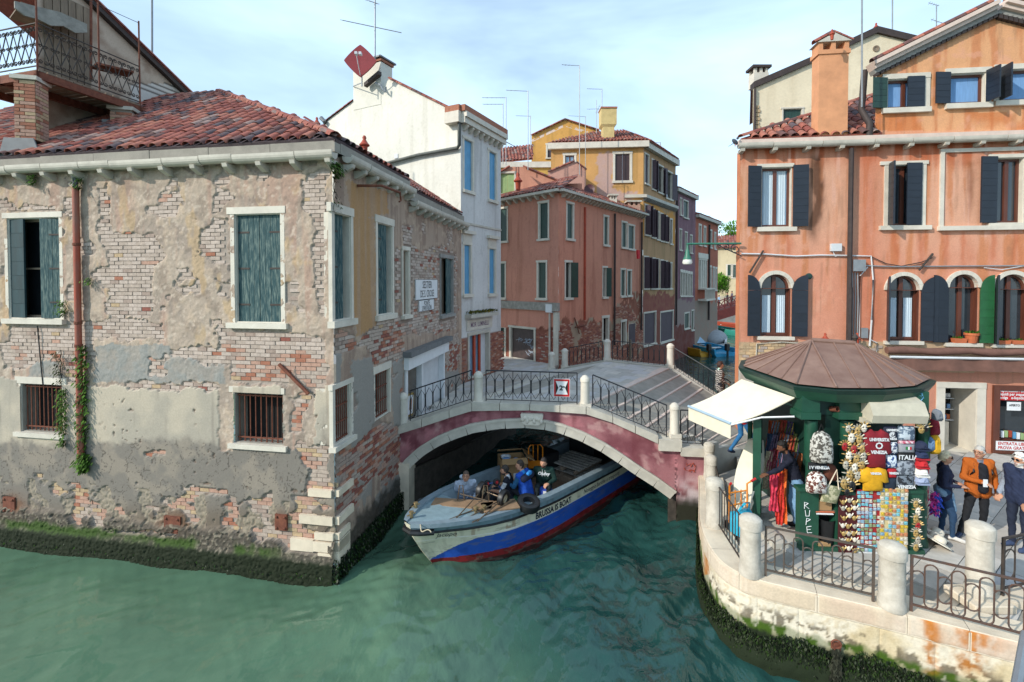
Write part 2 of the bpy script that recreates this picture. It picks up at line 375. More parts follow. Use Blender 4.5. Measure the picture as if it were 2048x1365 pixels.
 # ------------------------------------------------------------------ water and ground
def water_mat():
 m=bpy.data.materials.new('canal_water');m.use_nodes=True;N,L=m.node_tree.nodes,m.node_tree.links
 b=N['Principled BSDF'];b.inputs['Roughness'].default_value=.04;b.inputs['IOR'].default_value=1.4;b.inputs['Specular IOR Level'].default_value=.5
 t=N.new('ShaderNodeTexCoord')
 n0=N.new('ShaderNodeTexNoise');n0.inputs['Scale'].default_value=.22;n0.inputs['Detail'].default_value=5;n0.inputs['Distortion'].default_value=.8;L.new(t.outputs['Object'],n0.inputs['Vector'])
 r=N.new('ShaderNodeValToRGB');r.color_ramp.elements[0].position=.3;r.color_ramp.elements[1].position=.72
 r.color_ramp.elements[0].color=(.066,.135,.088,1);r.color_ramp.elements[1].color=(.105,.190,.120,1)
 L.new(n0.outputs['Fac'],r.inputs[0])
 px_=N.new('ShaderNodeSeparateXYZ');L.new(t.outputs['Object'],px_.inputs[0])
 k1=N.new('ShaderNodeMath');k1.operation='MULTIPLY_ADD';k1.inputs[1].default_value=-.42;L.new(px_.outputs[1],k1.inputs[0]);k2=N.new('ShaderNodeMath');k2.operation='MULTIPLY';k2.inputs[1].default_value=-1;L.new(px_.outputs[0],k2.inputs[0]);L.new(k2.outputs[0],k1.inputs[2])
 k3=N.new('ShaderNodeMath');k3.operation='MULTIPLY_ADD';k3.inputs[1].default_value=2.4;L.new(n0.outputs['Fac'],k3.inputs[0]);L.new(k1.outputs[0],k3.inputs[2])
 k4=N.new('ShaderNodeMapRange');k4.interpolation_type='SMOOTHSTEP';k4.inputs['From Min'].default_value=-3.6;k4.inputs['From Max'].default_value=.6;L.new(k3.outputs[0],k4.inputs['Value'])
 mm=N.new('ShaderNodeMix');mm.data_type='RGBA';mm.inputs['A'].default_value=(.016,.058,.052,1);L.new(k4.outputs[0],mm.inputs['Factor']);L.new(r.outputs[0],mm.inputs['B']);L.new(mm.outputs['Result'],b.inputs['Base Color'])  # sunlit pale green near left, shaded dark water beyond, put into the colour
 hs=[]
 for sc,st,ds,dt in((.9,(1,.55,1),.35,2),(2.6,(1,.5,1),.5,3),(9.,(1,.6,1),.2,2)):
  mp_=N.new('ShaderNodeMapping');mp_.inputs['Scale'].default_value=st;mp_.inputs['Rotation'].default_value=(0,0,R_(-35));L.new(t.outputs['Object'],mp_.inputs['Vector'])
  n=N.new('ShaderNodeTexNoise');n.inputs['Scale'].default_value=sc;n.inputs['Detail'].default_value=dt;n.inputs['Distortion'].default_value=ds;L.new(mp_.outputs[0],n.inputs['Vector']);hs.append(n)
 sx=N.new('ShaderNodeSeparateXYZ');L.new(t.outputs['Object'],sx.inputs[0])
 amp=N.new('ShaderNodeMapRange');amp.inputs['From Min'].default_value=-6;amp.inputs['From Max'].default_value=1.5;amp.inputs['To Min'].default_value=.16;amp.inputs['To Max'].default_value=1;L.new(sx.outputs[0],amp.inputs['Value'])
 a1=N.new('ShaderNodeMath');a1.operation='MULTIPLY';a1.inputs[1].default_value=.45;L.new(hs[1].outputs['Fac'],a1.inputs[0])
 a2=N.new('ShaderNodeMath');a2.operation='MULTIPLY';a2.inputs[1].default_value=.10;L.new(hs[2].outputs['Fac'],a2.inputs[0])
 s1=N.new('ShaderNodeMath');s1.operation='ADD';L.new(hs[0].outputs['Fac'],s1.inputs[0]);L.new(a1.outputs[0],s1.inputs[1])
 s2=N.new('ShaderNodeMath');s2.operation='ADD';L.new(s1.outputs[0],s2.inputs[0]);L.new(a2.outputs[0],s2.inputs[1])
 s3=N.new('ShaderNodeMath');s3.operation='MULTIPLY';L.new(s2.outputs[0],s3.inputs[0]);L.new(amp.outputs[0],s3.inputs[1])
 bp=N.new('ShaderNodeBump');bp.inputs['Strength'].default_value=1;bp.inputs['Distance'].default_value=.11;L.new(s3.outputs[0],bp.inputs['Height']);L.new(bp.outputs[0],b.inputs['Normal'])
 return m
WX,WY=np.linspace(-17,9,620),np.linspace(3.2,19,400);XX,YY=np.meshgrid(WX,WY,indexing='ij');ZZ=np.zeros_like(XX);wr=np.random.default_rng(3)
for i in range(46):
 lam=.22*1.075**i;th=wr.normal(-.9,.75);kx,ky=math.cos(th)*6.283/lam,math.sin(th)*6.283/lam;w_=.35+1.3*fbm(XX*.35+i,YY*.35-i,900+i,2)**2*2
 ZZ+=lam*.0062*w_*np.sin(kx*XX+ky*YY+wr.random()*6.283+2.2*fbm(XX/lam*.25,YY/lam*.25,960+i,1))
ed=np.minimum(np.minimum(XX+17,9-XX),np.minimum(YY-3.2,19-YY));ZZ*=sstep(ed,0,1.2)*(.35+1.0*sstep(XX,-6.0,.8));I=np.arange(XX.size).reshape(XX.shape)
q=np.stack([I[:-1,:-1],I[1:,:-1],I[1:,1:],I[:-1,1:]],-1).reshape(-1,4);V=np.stack([XX,YY,ZZ],-1).reshape(-1,3);n0=len(V)
fx=[-900,-17,9,900];fy=[-300,3.2,19,1500];V=np.concatenate([V,[(x,y,0)for x in fx for y in fy]]);fq=[(n0+i*4+j,n0+i*4+4+j,n0+i*4+5+j,n0+i*4+1+j)for i in range(3)for j in range(3)if not(i==1 and j==1)]
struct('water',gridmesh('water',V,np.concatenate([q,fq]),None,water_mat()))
# ------------------------------------------------------------------ window kit
def leaf(parent,fc,hs,side,ang,w,z0,z1,m,n=5,horizontal=False,d=.02,th=.035,planks=True,straps=None,name='shutter',arch=0):
 """one shutter leaf hinged at s=hs; side=+1 opens from the left jamb; ang 0 closed, 180 folded back on the wall"""
 a=R_(ang);ex=fc.e*(side*math.cos(a))+fc.n*math.sin(a);ez=Vector((0,0,1));ey=ez.cross(ex);o=fc.pt(hs,z0,d);h=z1-z0
 root=MB()
 def bx(mb,x0,x1,y0,y1,t0,t1):mb.hexa([o+ex*x+ey*t+ez*y for y in(y0,y1)for x,t in((x0,t0),(x1,t0),(x1,t1),(x0,t1))])
 bx(root,.004,w-.004,.004,h-.004-arch,-th*.25,th*.25)
 r=put(name,root.mesh(name,m),parent)
 lst=[];rest=MB()
 for i in range(n-1 if arch else n):
  mb=MB();g=.006
  if horizontal:
   y0,y1=h*i/n+g/2,h*(i+1)/n-g/2
   if arch and i==n-2:
    y0=h*(n-2)/n+g/2;k=7;P=[]
    for q in range(k+1):
     f=q/k;xx=f if arch>0 else f;P.append((xx*w,y0+max(.02,(h-y0)*math.sqrt(max(0,1-(1-f if arch>0 else f)**2)))))
    P=[(0,y0),(w,y0)]+P[::-1];mb.prism(P,o,ex,ez,-th/2,th/2)
   else:bx(mb,0,w,y0,y1,-th/2,th/2)
  else:bx(mb,w*i/n+g/2,w*(i+1)/n-g/2,random.uniform(-.012,.004),h+random.uniform(-.01,0),-th/2+random.uniform(-.003,.003),th/2+random.uniform(-.003,.003))
  if planks:put('plank',mb.mesh('plank',m),r)
  else:rest.add(mb.v,mb.f)
 if rest.f:put('boards',rest.mesh('boards',m),r)
 if straps:
  for f in(.16,.5,.84):
   mb=MB();bx(mb,0.01,w*.55,h*f-.018,h*f+.018,-th/2-.008,th/2+.008);put('strap_hinge',mb.mesh('strap_hinge',straps),r)
 return r
def opening(parent,fc,R,depth=.2,jamb=None,lint=None,sill=None,stone=None,pane=None,sash=None,cols=2,rows=1,bars=None,curtain=None,proud=.03,fill='glass',name='window',sw=.05,over=.06,lining=None):
 """reveal, stone surround, sill, sash and panes of one opening"""
 s0,s1,z0,z1=R;stone=stone or M['stone_white'];mb=MB();t=.02
 for q in((s0,s0+t,z0,z1),(s1-t,s1,z0,z1),(s0+t,s1-t,z0,z0+t),(s0+t,s1-t,z1-t,z1)):fc.box(mb,*q,-depth,.004)
 w=put(name,mb.mesh(name,lining or stone),parent)
 if jamb:
  for q in((s0-jamb,s0,z0,z1),(s1,s1+jamb,z0,z1)):
   b=MB();fc.box(b,q[0],q[1],q[2],q[3],-.05,proud);put('jamb',b.mesh('jamb',stone),w)
 if lint:
  b=MB();fc.box(b,s0-(jamb or 0)-over,s1+(jamb or 0)+over*.4,z1,z1+lint,-.05,proud+.012);put('lintel',b.mesh('lintel',stone),w)
 if sill:
  b=MB();fc.box(b,s0-(jamb or 0)-over,s1+(jamb or 0)+over,z0-sill,z0,-.05,proud+.07);put('sill',b.mesh('sill',stone),w)
 if pane or sash:
  g=MB();fc.box(g,s0+t,s1-t,z0+t,z1-t,-depth-.02,-depth+.005);put('pane',g.mesh('pane',pane or M['glass_dark']),w)
 if sash:
  b=MB();y0,y1=-depth+.005,-depth+.05;S0,S1,Z0,Z1=s0+t,s1-t,z0+t,z1-t
  for q in((S0,S0+sw,Z0,Z1),(S1-sw,S1,Z0,Z1),(S0+sw,S1-sw,Z0,Z0+sw),(S0+sw,S1-sw,Z1-sw,Z1)):fc.box(b,*q,y0,y1)
  for i in range(1,cols):c=S0+(S1-S0)*i/cols;fc.box(b,c-sw*.8,c+sw*.8,Z0+sw,Z1-sw,y0,y1+.006)
  for i in range(1,rows):c=Z0+(Z1-Z0)*i/rows;fc.box(b,S0+sw,S1-sw,c-sw*.4,c+sw*.4,y0,y1-.006)
  put('sash',b.mesh('sash',sash),w)
 if curtain:
  cm,f0,f1=curtain;S0,S1=s0+t+sw,s1-t-sw
  for i in range(cols):
   a0=S0+(S1-S0)*i/cols+.04;a1=S0+(S1-S0)*(i+1)/cols-.04;c=MB();k=14;zz=[z0+(z1-z0)*f0+.05,z0+(z1-z0)*f1-.05]
   vs=[fc.pt(a0+(a1-a0)*j/k,z,-depth+.012+.007*math.sin(j*1.9+i))for z in zz for j in range(k+1)]
   c.add(vs,[(j,j+1,k+2+j,k+1+j)for j in range(k)]);put('curtain',c.mesh('curtain',cm,True),w)
 if bars:
  n,rings=bars;d=-.06
  for i in range(n):
   a=s0+(s1-s0)*(i+.5)/n;b=MB();b.tube([fc.pt(a,z0-.01,d),fc.pt(a,z1+.01,d)],.012,5);put('bar',b.mesh('bar',M['rust'],True),w)
  for f in((.1,.93)if rings else(.05,.35,.65,.95)):b=MB();fc.box(b,s0,s1,z0+(z1-z0)*f-.012,z0+(z1-z0)*f+.012,d-.015,d+.015);put('cross_bar',b.mesh('cross_bar',M['rust']),w)
  b=MB()
  if rings:
   for f in(.05,.965):
    for i in range(n-1):
     a=s0+(s1-s0)*(i+1)/n;r=(s1-s0)/n*.46;b.tube([fc.pt(a+r*math.cos(q*math.pi/4),z0+(z1-z0)*f+r*math.sin(q*math.pi/4),d)for q in range(8)],.007,4,closed=True)
  if b.f:put('rings',b.mesh('rings',M['rust']),w,kind='stuff')
 return w
def hole(fc,x0,y0,x1,y1):return fc.rect(x0,y0,x1,y1)
# ------------------------------------------------------------------ the old house on the corner
CN=on_z(660,1172,0);CN=Vector((-3.5,9.34,0))
A_left=CN+Vector((-5.71,1,0))*1.62
fA=Facade(A_left,CN);B_end=CN+Vector((.168,1,0))*9.07;fB=Facade(CN,B_end)
house=thing('old_house',(CN.x-2,CN.y+4,0),'crumbling two storey brick house with peeling plaster and tiled hip roof rising from the water','house')
aW={'L':fA.rect(19,436,122,638),'R':fA.rect(471,428,563,646),'l':fA.rect(45,768,129,865),'r':fA.rect(470,786,568,888)}
bW={'1':fB.rect(667,429,700,640),'2':fB.rect(754,449,783,629),'3':fB.rect(805,501,817,631),'4':fB.rect(881,517,905,629),'l1':fB.rect(668,772,700,882),'l2':fB.rect(748,742,778,834),'shop':fB.rect(809,719,887,842)}
def c2(L,ox=0,oy=400,k=2.904):return[(ox+x/k,oy+y/k)for x,y in L]
PA=[c2(p)for p in([(585,50),(640,50),(660,180),(900,190),(955,300),(880,370),(890,520),(880,690),(650,690),(640,560),(540,430),(640,380),(600,300)],[(1165,200),(1240,100),(1330,100),(1330,390),(1250,380),(1160,320)],[(1030,395),(1110,395),(1140,470),(1030,480)],[(1265,475),(1330,470),(1330,580),(1270,570)],[(1760,0),(1905,0),(1905,700),(1860,640),(1830,420),(1790,300),(1830,160)],[(60,720),(380,700),(560,690),(560,900),(480,1080),(400,1060),(330,930),(200,960),(90,1000)],[(560,690),(940,700),(960,800),(690,820),(560,780)],[(1240,660),(1310,750),(1780,760),(1905,820),(1905,900),(1700,960),(1690,1085),(1340,1060),(1340,960),(1000,900),(1000,860),(1290,870),(1260,760)],[(1720,950),(1905,890),(1905,1110),(1800,1130),(1720,1000)],[(1695,1130),(1830,1130),(1780,1240),(1740,1365),(1695,1365)],[(730,1050),(1290,1080),(1290,1112),(730,1095)],[(0,0),(60,0),(60,60),(0,60)],[(200,40),(330,30),(330,75),(90,75)],[(0,850),(80,830),(80,980),(30,980)])]
PA+=[c2(p,0,0)for p in([(1770,1010),(1880,970),(1895,1165),(1830,1290),(1750,1180)],[(0,1185),(60,1180),(60,1240),(0,1240)],[(580,1090),(650,1080),(640,1365),(585,1365)])]
PA+=[c2(p,0,840)for p in([(1745,130),(1905,150),(1925,450),(1790,450),(1795,260),(1740,220)],[(420,390),(505,385),(510,610),(460,620),(420,560)],[(545,515),(615,510),(605,625),(550,610)],[(885,180),(955,180),(950,210),(890,215)],[(1490,620),(1590,610),(1720,530),(1760,600),(1930,640),(1930,830),(1780,860),(1650,720),(1500,680)],[(1335,440),(1375,440),(1375,495),(1335,495)],[(1540,430),(1590,420),(1590,490),(1480,510)],[(610,615),(840,640),(1080,650),(1080,672),(830,665),(620,635)],[(1060,380),(1160,370),(1190,440),(1150,450)])]
def warp(S,Z,PX,PY,k=16,f=2.6):return PX+(fbm(S*f,Z*f,11)-.5)*k*2+(fbm(S*11,Z*11,12,2)-.5)*8,PY+(fbm(S*f,Z*f,21)-.5)*k*2+(fbm(S*11,Z*11,22,2)-.5)*8
def brick_A(S,Z,PX,PY):
 wx,wy=warp(S,Z,PX,PY);r=np.zeros(np.shape(PX),bool)
 for p in PA:r|=inpoly(wx,wy,p)
 lowspots=(fbm(S*2.3,Z*3,77,3)>.66)&(Z>.8)&(Z<1.7)
 up=(fbm(S*1.9,Z*2.4,78,3)>.70)&(Z>3.9)
 return r|lowspots|up
def paint_A(S,Z,PX,PY):
 wx,wy=warp(S,Z,PX,PY,7);big=fbm(S*1.3,Z*1.3,1);med=fbm(S*5,Z*5,2);fine=fbm(S*22,Z*22,3,3)
 streak=fbm(S*6,Z*.5,4,3)
 C=base(S,'#a89888');C=mixc(C,'#8f8176',sstep(big,.45,.7)*.7);C=mixc(C,'#b9a590',sstep(med,.52,.7)*.6);C=mixc(C,'#a58676',sstep(streak,.48,.75)*.7);C=mixc(C,'#7f7064',sstep(fbm(S*3.1,Z*4.2,17,5),.52,.7)*.55);C=mixc(C,'#c3b3a2',sstep(fbm(S*13,Z*13,18,3),.6,.75)*.6)
 och=sstep(fbm(S*2.2,Z*1.1,5),.60,.68)*sstep(wy,330,420)*(1-sstep(wy,660,720));C=mixc(C,'#b3966c',och*.5)
 D=.028+(med-.5)*.026+(fine-.5)*.016
 gr=inpoly(wx,wy,[(195,690),(340,690),(350,712),(450,725),(455,765),(190,765)])|inpoly(wx,wy,[(70,725),(115,720),(138,745),(135,757),(60,757)])|inpoly(wx,wy,[(590,715),(645,700),(640,715),(600,735)])
 C=mixc(C,'#8c8b86',gr*(.65+.35*sstep(med,.35,.6)))
 cem=(wy>772)|((wx<40)&(wy>757));cem&=~((wx>440)&(wx<632)&(wy<905)&(wy<905-np.abs(wx-520)*.02)&((wx>565)|(wx<470))&(wy<900))
 cc=mixc(base(S,'#a29a8c'),'#b3a896',sstep(big,.4,.65));cc=mixc(cc,'#847c72',sstep(streak,.58,.8)*.6)
 wet=sstep(wy+(med-.5)*26,872,892)*(1-inpoly(wx,wy,[(560,860),(640,800),(650,905),(600,890)])*.8)
 wetc=mixc(base(S,'#79736b'),'#8a8175',sstep(fbm(S*2.5,Z*2.5,8),.45,.65));wetc=mixc(wetc,'#67594a',sstep(wy,985,1045)*.7)
 crack=(np.abs(fbm(S*3,Z*3,31,3)-.5)<.006)|(np.abs(fbm(S*4.5+7,Z*2.2,33,3)-.5)<.005);wetc=mixc(wetc,'#4c4640',crack*.8)
 cc=cc*(1-wet[...,None])+wetc*wet[...,None]
 pits=sstep(fbm(S*9,Z*9,9,3),.73,.79)*(wy>800)*(.4+.6*(wx>230))*sstep(fbm(S*1.1,Z*1.4,19,2),.48,.62);cc=mixc(cc,'#6b5c50',pits*.9)
 k=cem.astype(float)[...,None];C=C*(1-k)+cc*k
 D=np.where(cem,.045+(med-.5)*.006-pits*.025,D)
 for x,y,r in((30,1010,30),(350,1045,34),(568,1045,26)):C=mixc(C,'#6e4528',np.exp(-(((wx-x)/r)**2+((wy-y-8)/(r*.9))**2))*.85)
 peb=(fbm(S*3,Z*3,41,3)>.53)&(Z<1.55)&(Z>.75);C=mixc(C,'#958a78',peb*(.4+.6*sstep(fine,.4,.6))*.8);D=np.where(peb,.02+(fine-.5)*.05,D)
 ft=1-sstep(Z+(med-.5)*.18,.80,.90);C=mixc(C,'#4b463e',ft*.85);C=mixc(C,'#8d8473',ft*sstep(fine,.58,.7)*.7);D=D+ft*(.06+(fine-.5)*.06)
 alg=(1-sstep(Z+(med-.5)*.25,.55,.68))*sstep(fbm(S*1.2,Z*.6,44),.33,.5)*(1-sstep(wx,520,610));C=mixc(C,'#324c13',alg*.9)
 low=1-sstep(Z+(fine-.5)*.12,.40,.48);C=mixc(C,'#1c2413',low);D=D+low*.05
 br=brick_A(S,Z,PX,PY)&(Z>.55);C=mixc(C,'#9c9085',br*.9);C=mixc(C,'#7f7166',br*sstep(fine,.5,.7)*.5);D=np.where(br,-.004+(fine-.5)*.008,D)
 return D,C
topA=8.45
holesA=list(aW.values())
wallA=fA.relief('wall',-.3,fA.len,-.4,topA,.02,paint_A,holesA,house)
def pick(seq,px,py,sc=34,jit=.22,seed=55):
 v=float(fbm(np.array([px/sc]),np.array([py/sc]),seed,2)[0]);v=(v-.5)*1.9+.5+random.uniform(-jit,jit);return seq[max(0,min(len(seq)-1,int(v*len(seq))))]
def pal_A(px,py):
 if py>880:return pick((1,6,3,5,3,3,2,5),px,py)
 if px>590 and 720<py<780:return pick((1,3,3,3,2),px,py)
 if py>700 and(px>450 or px<170):return random.choices(range(7),[5,5,.8,2.5,.3,.8,4])[0]if random.random()<.3 else pick((0,1,6,0,3,1,3,2),px,py)
 return random.choices(range(7),[10,7,.35,.5,.15,.3,2])[0]
bricks(fA,(0,fA.len-.0,.6,topA-.3),lambda a,z,x,y:brick_A(a,z,x,y),wallA,(BRICKS,pal_A),holes=[(h[0]-.12,h[1]+.12,h[2]-.12,h[3]+.14)for h in holesA],d=(0,.016),L=.225,H=.082)
PB=[c2(p,640,400,3.4125)for p in([(0,130),(65,130),(70,640),(80,860),(230,930),(250,1000),(90,1080),(0,1130)],[(500,330),(560,340),(610,260),(700,400),(640,540),(500,800)],[(560,180),(640,170),(620,340),(560,350)],[(640,380),(820,300),(930,380),(935,870),(880,900),(560,930),(560,780),(640,690)],[(370,830),(560,800),(560,1090),(480,1100),(360,1130),(330,1000),(230,1010)],[(850,1000),(940,900),(950,1160),(850,1170)],[(690,150),(720,150),(715,220),(690,220)],[(870,190),(900,200),(895,320),(870,310)])]
PB+=[[(668,895),(700,900),(740,860),(750,840),(800,850),(800,930),(740,960),(690,960),(664,940)],[(662,1000),(700,980),(740,960),(690,1040),(664,1060)]]
def brick_B(S,Z,PX,PY):
 wx,wy=warp(S,Z,PX,PY,7,2.2);r=np.zeros(np.shape(PX),bool)
 for p in PB:r|=inpoly(wx,wy,p)
 return(r|((fbm(S*1.4,Z*1.8,88,3)>.63)&(Z<3.6)&(Z>.9)))&~inpoly(wx,wy,[(700,440),(750,450),(750,655),(712,675),(706,640)])
def paint_B(S,Z,PX,PY):
 wx,wy=warp(S,Z,PX,PY,4);big=fbm(S*1.3,Z*1.3,101);med=fbm(S*5,Z*5,102);fine=fbm(S*20,Z*20,103,3);streak=fbm(S*7,Z*.5,104,3)
 C=base(S,'#a5907f');C=mixc(C,'#8a7466',sstep(streak,.45,.65)*.8);C=mixc(C,'#bda892',sstep(med,.55,.7)*.5)
 och=inpoly(wx,wy,[(703,430),(750,440),(750,650),(712,676),(706,640)])|inpoly(wx,wy,[(690,360),(775,385),(775,430),(703,440)]);C=mixc(C,'#a9845c',och*(.55+.45*sstep(streak,.3,.6)))
 D=.02+(med-.5)*.016+(fine-.5)*.008
 gc=inpoly(wx,wy,[(665,700),(680,705),(680,770),(665,775)])|inpoly(wx,wy,[(700,720),(745,715),(745,760),(702,790)])|inpoly(wx,wy,[(700,770),(748,740),(750,850),(702,900)])|inpoly(wx,wy,[(782,725),(806,715),(808,980),(782,1000)])|inpoly(wx,wy,[(888,745),(918,735),(918,790),(888,800)])
 C=mixc(C,'#8f8b84',gc*.95);D=np.where(gc,.03+(fine-.5)*.01,D)
 lowc=(Z<2.2)&(fbm(S*1.5,Z*1.2,105)>.5);C=mixc(C,'#8c8780',lowc*.8)
 ft=1-sstep(Z+(med-.5)*.4,.75,1.05);C=mixc(C,'#3d3932',ft*.9);low=1-sstep(Z+(fine-.5)*.15,.4,.5);C=mixc(C,'#171a12',low);D=D+ft*(.03+(fine-.5)*.06)
 br=brick_B(S,Z,PX,PY);C=mixc(C,'#8a7c71',br*.9);D=np.where(br,-.004+(fine-.5)*.008,D)
 return D,C
zB2=8.2
def topB(S):return np.where(S<3.75,topA,zB2)
wallB=fB.relief('wall',0,fB.len,-.4,topA,.03,paint_B,list(bW.values()),house,top=topB)
def pal_B(px,py):
 if py>850:return pick((6,4,3,6,2,4,1),px,py)
 if py>660:return pick((1,6,3,0,2,4,1),px,py)
 return random.choices(range(7),[6,6,.5,.7,.3,.3,4])[0]
bricks(fB,(0.02,fB.len,.6,topA-.3),lambda a,z,x,y:brick_B(a,z,x,y)&(z<np.where(a<3.75,topA,zB2)-.3),wallB,(BRICKS,pal_B),holes=[(h[0]-.08,h[1]+.08,h[2]-.1,h[3]+.12)for h in bW.values()],d=(0,.02),L=.24,H=.082,limit=300)
for(s0,z0,w,h)in((.75,1.16,.72,.17),(.45,.62,.4,.2),(.95,.60,.5,.24),(.35,.38,.3,.22),(.55,1.72,.5,.14),(.42,.86,.4,.14)):
 q=MB();a=fA.len-s0;fA.box(q,a,min(a+w,fA.len+.03),z0,z0+h,-.1,.085);fB.box(q,-.02,.35+random.random()*.3,z0,z0+h-.01,-.1,.082)
 put('quoin',q.mesh('quoin',M['stone_warm']),house)
fA.relief('wall',-5.5,-.3,-.4,topA,.06,paint_A,(),house)
opening(house,fA,aW['L'],.2,jamb=.085,lint=.12,sill=.11,pane=M['glass_dark'],sash=M['wood_old'],cols=2,rows=2,over=.04)
w_=aW['L'];leaf(house,fA,w_[0]+.02,1,5,.42,w_[2]+.02,w_[3]-.02,M['wood_teal_dark'],7,True,d=-.03)
leaf(house,fA,w_[1]-.03,-1,9,.47,w_[2]+.02,w_[3]-.03,M['wood_teal'],5,d=-.04,straps=M['iron_brown'])
opening(house,fA,aW['R'],.2,jamb=.09,lint=.14,sill=.11,over=.07)
w_=aW['R'];hw=(w_[1]-w_[0])/2;leaf(house,fA,w_[0]+.02,1,1,hw-.025,w_[2]+.02,w_[3]-.02,M['wood_teal'],4,d=-.07,straps=M['iron_brown']);leaf(house,fA,w_[1]-.02,-1,1,hw-.025,w_[2]+.02,w_[3]-.02,M['wood_teal'],4,d=-.07,straps=M['iron_brown'])
opening(house,fA,aW['l'],.3,jamb=.10,lint=.15,sill=.10,pane=M['dark_void'],bars=(10,True),over=.04,lining=M['cement'])
opening(house,fA,aW['r'],.35,lint=.12,sill=.10,pane=M['dark_void'],bars=(9,True),over=.1,lining=M['cement'])
for k,al in(('1',6),('2',8)):
 w_=bW[k];opening(house,fB,w_,.2,jamb=.1,lint=.17,sill=.13,pane=M['glass_dark'],sash=M['wood_old'],over=.05)
 leaf(house,fB,w_[0]+.02,1,al,(w_[1]-w_[0])*.62,w_[2]+.02,w_[3]-.02,M['wood_teal'],4,d=-.09,straps=M['iron_brown'])
opening(house,fB,bW['3'],.14,jamb=.06,lint=.1,sill=.09,over=.03);w_=bW['3'];leaf(house,fB,w_[0]+.01,1,0,w_[1]-w_[0]-.02,w_[2],w_[3],M['wood_old'],3,d=-.1,planks=False)
opening(house,fB,bW['4'],.18,lint=.12,jamb=.05,sill=.1,pane=M['glass_dark'],sash=M['wood_old'],over=.06,stone=M['stone_grey']);w_=bW['4'];leaf(house,fB,w_[1]-.02,-1,6,(w_[1]-w_[0])*.55,w_[2],w_[3],M['wood_teal'],3,d=-.08)
opening(house,fB,bW['l1'],.3,jamb=.09,sill=.1,pane=M['dark_void'],bars=(8,False),over=.03,lint=.1)
opening(house,fB,bW['l2'],.3,pane=M['dark_void'],bars=(8,False),lint=.17,jamb=.05,over=.04)
s0,s1,z0,z1=bW['shop']
sf=opening(house,fB,bW['shop'],.5,pane=M['dark_void'],name='shop_window',lining=M['wood_grey'])
g=MB();fB.box(g,s0+.1,s0+1.15,z0+.35,z1-.05,-.12,-.105);put('pane',g.mesh('pane',mat('shop_glass','#5a5248',.08,.4,2)),sf)
g=MB();fB.box(g,s0-.08,s1+.12,z1,z1+.34,-.02,.16);put('fascia',g.mesh('fascia',M['white_paint']),sf)
for a in(s0+.0,s0+1.2,s1-.12):
 g=MB();fB.box(g,a,a+.13,z0,z1,-.14,.05);put('post',g.mesh('post',M['white_paint']),sf)
g=MB();fB.box(g,s0+1.33,s1-.12,z0,z1,-.16,-.13);put('door',g.mesh('door',M['white_metal']),sf)
g=MB();fB.box(g,s0+.1,s0+1.18,z0,z0+.3,-.14,-.02);put('stall_riser',g.mesh('stall_riser',M['stone_white']),sf)
g=MB();fB.box(g,s0-.14,s1+.26,z1+.345,z1+.5,-.02,.26);put('awning_case',g.mesh('awning_case',M['lead']),sf)
pr=thing('framed_print',fB.pt(s0+.55,z0+.45,-.02),'gilt framed print leaning behind the glass of the white shop front','picture');pr.rotation_euler=(0,0,0)
cf=fB.pt(s0+.52,z0+.80,-.07);ex_=(fB.e+Vector((0,0,-.12))).normalized();ey_=Vector((0,0,1))+fB.e*.12
g=MB();g.prism([(-.24,-.32),(.24,-.32),(.24,.32),(-.24,.32)],cf,ex_,ey_,0,.03);put('frame',g.mesh('frame',mat('gilt','#a98a3c',.35,.2,9,metal=.6)),pr)
g=MB();g.prism([(-.18,-.26),(.18,-.26),(.18,.26),(-.18,.26)],cf,ex_,ey_,.031,.035);put('mount',g.mesh('mount',M['white_paint']),pr)
g=MB();g.prism([(-.09,-.14),(.09,-.14),(.09,.16),(-.09,.16)],cf,ex_,ey_,.036,.039);put('print',g.mesh('print',mat('print_ink','#6b5a55',.6,.6,20,col2='#b0764f')),pr)
SER=dict(bold=.004)
def plate(name,fc,R,lines,label,sz,cat='sign'):
 s0,s1,z0,z1=R;t=thing(name,fc.pt((s0+s1)/2,z0,0),label,cat);g=MB();fc.box(g,s0,s1,z0,z1,.03,.05);put('board',g.mesh('board',M['white_paint']),t)
 g=MB();b=.012
 for q in((s0,s1,z0,z0+b),(s0,s1,z1-b,z1),(s0,s0+b,z0+b,z1-b),(s1-b,s1,z0+b,z1-b)):fc.box(g,*q,.05,.053)
 put('border',g.mesh('border',M['black']),t)
 for(f,s,size,sx)in lines:
  w=text_on(s,fc.pt((s0+s1)/2,z0+(z1-z0)*f,.05),fc.e,Vector((0,0,1)),size,.003,sx=sx,bold=.002);put('lettering',w.mesh('lettering',M['black']),t)
plate('street_sign',fB,fB.rect(828,559,872,599),((.71,'SESTIER',.30,.82),(.27,'DE S. CROSE',.30,.72)),'white plate reading SESTIER DE S. CROSE on brick wall',0)
plate('street_sign',fB,fB.rect(835,599.5,865,622),((.68,'PONTE',.2,.8),(.25,'S.PANTALON',.2,.7)),'small white plate reading PONTE S.PANTALON under the larger plate',0)
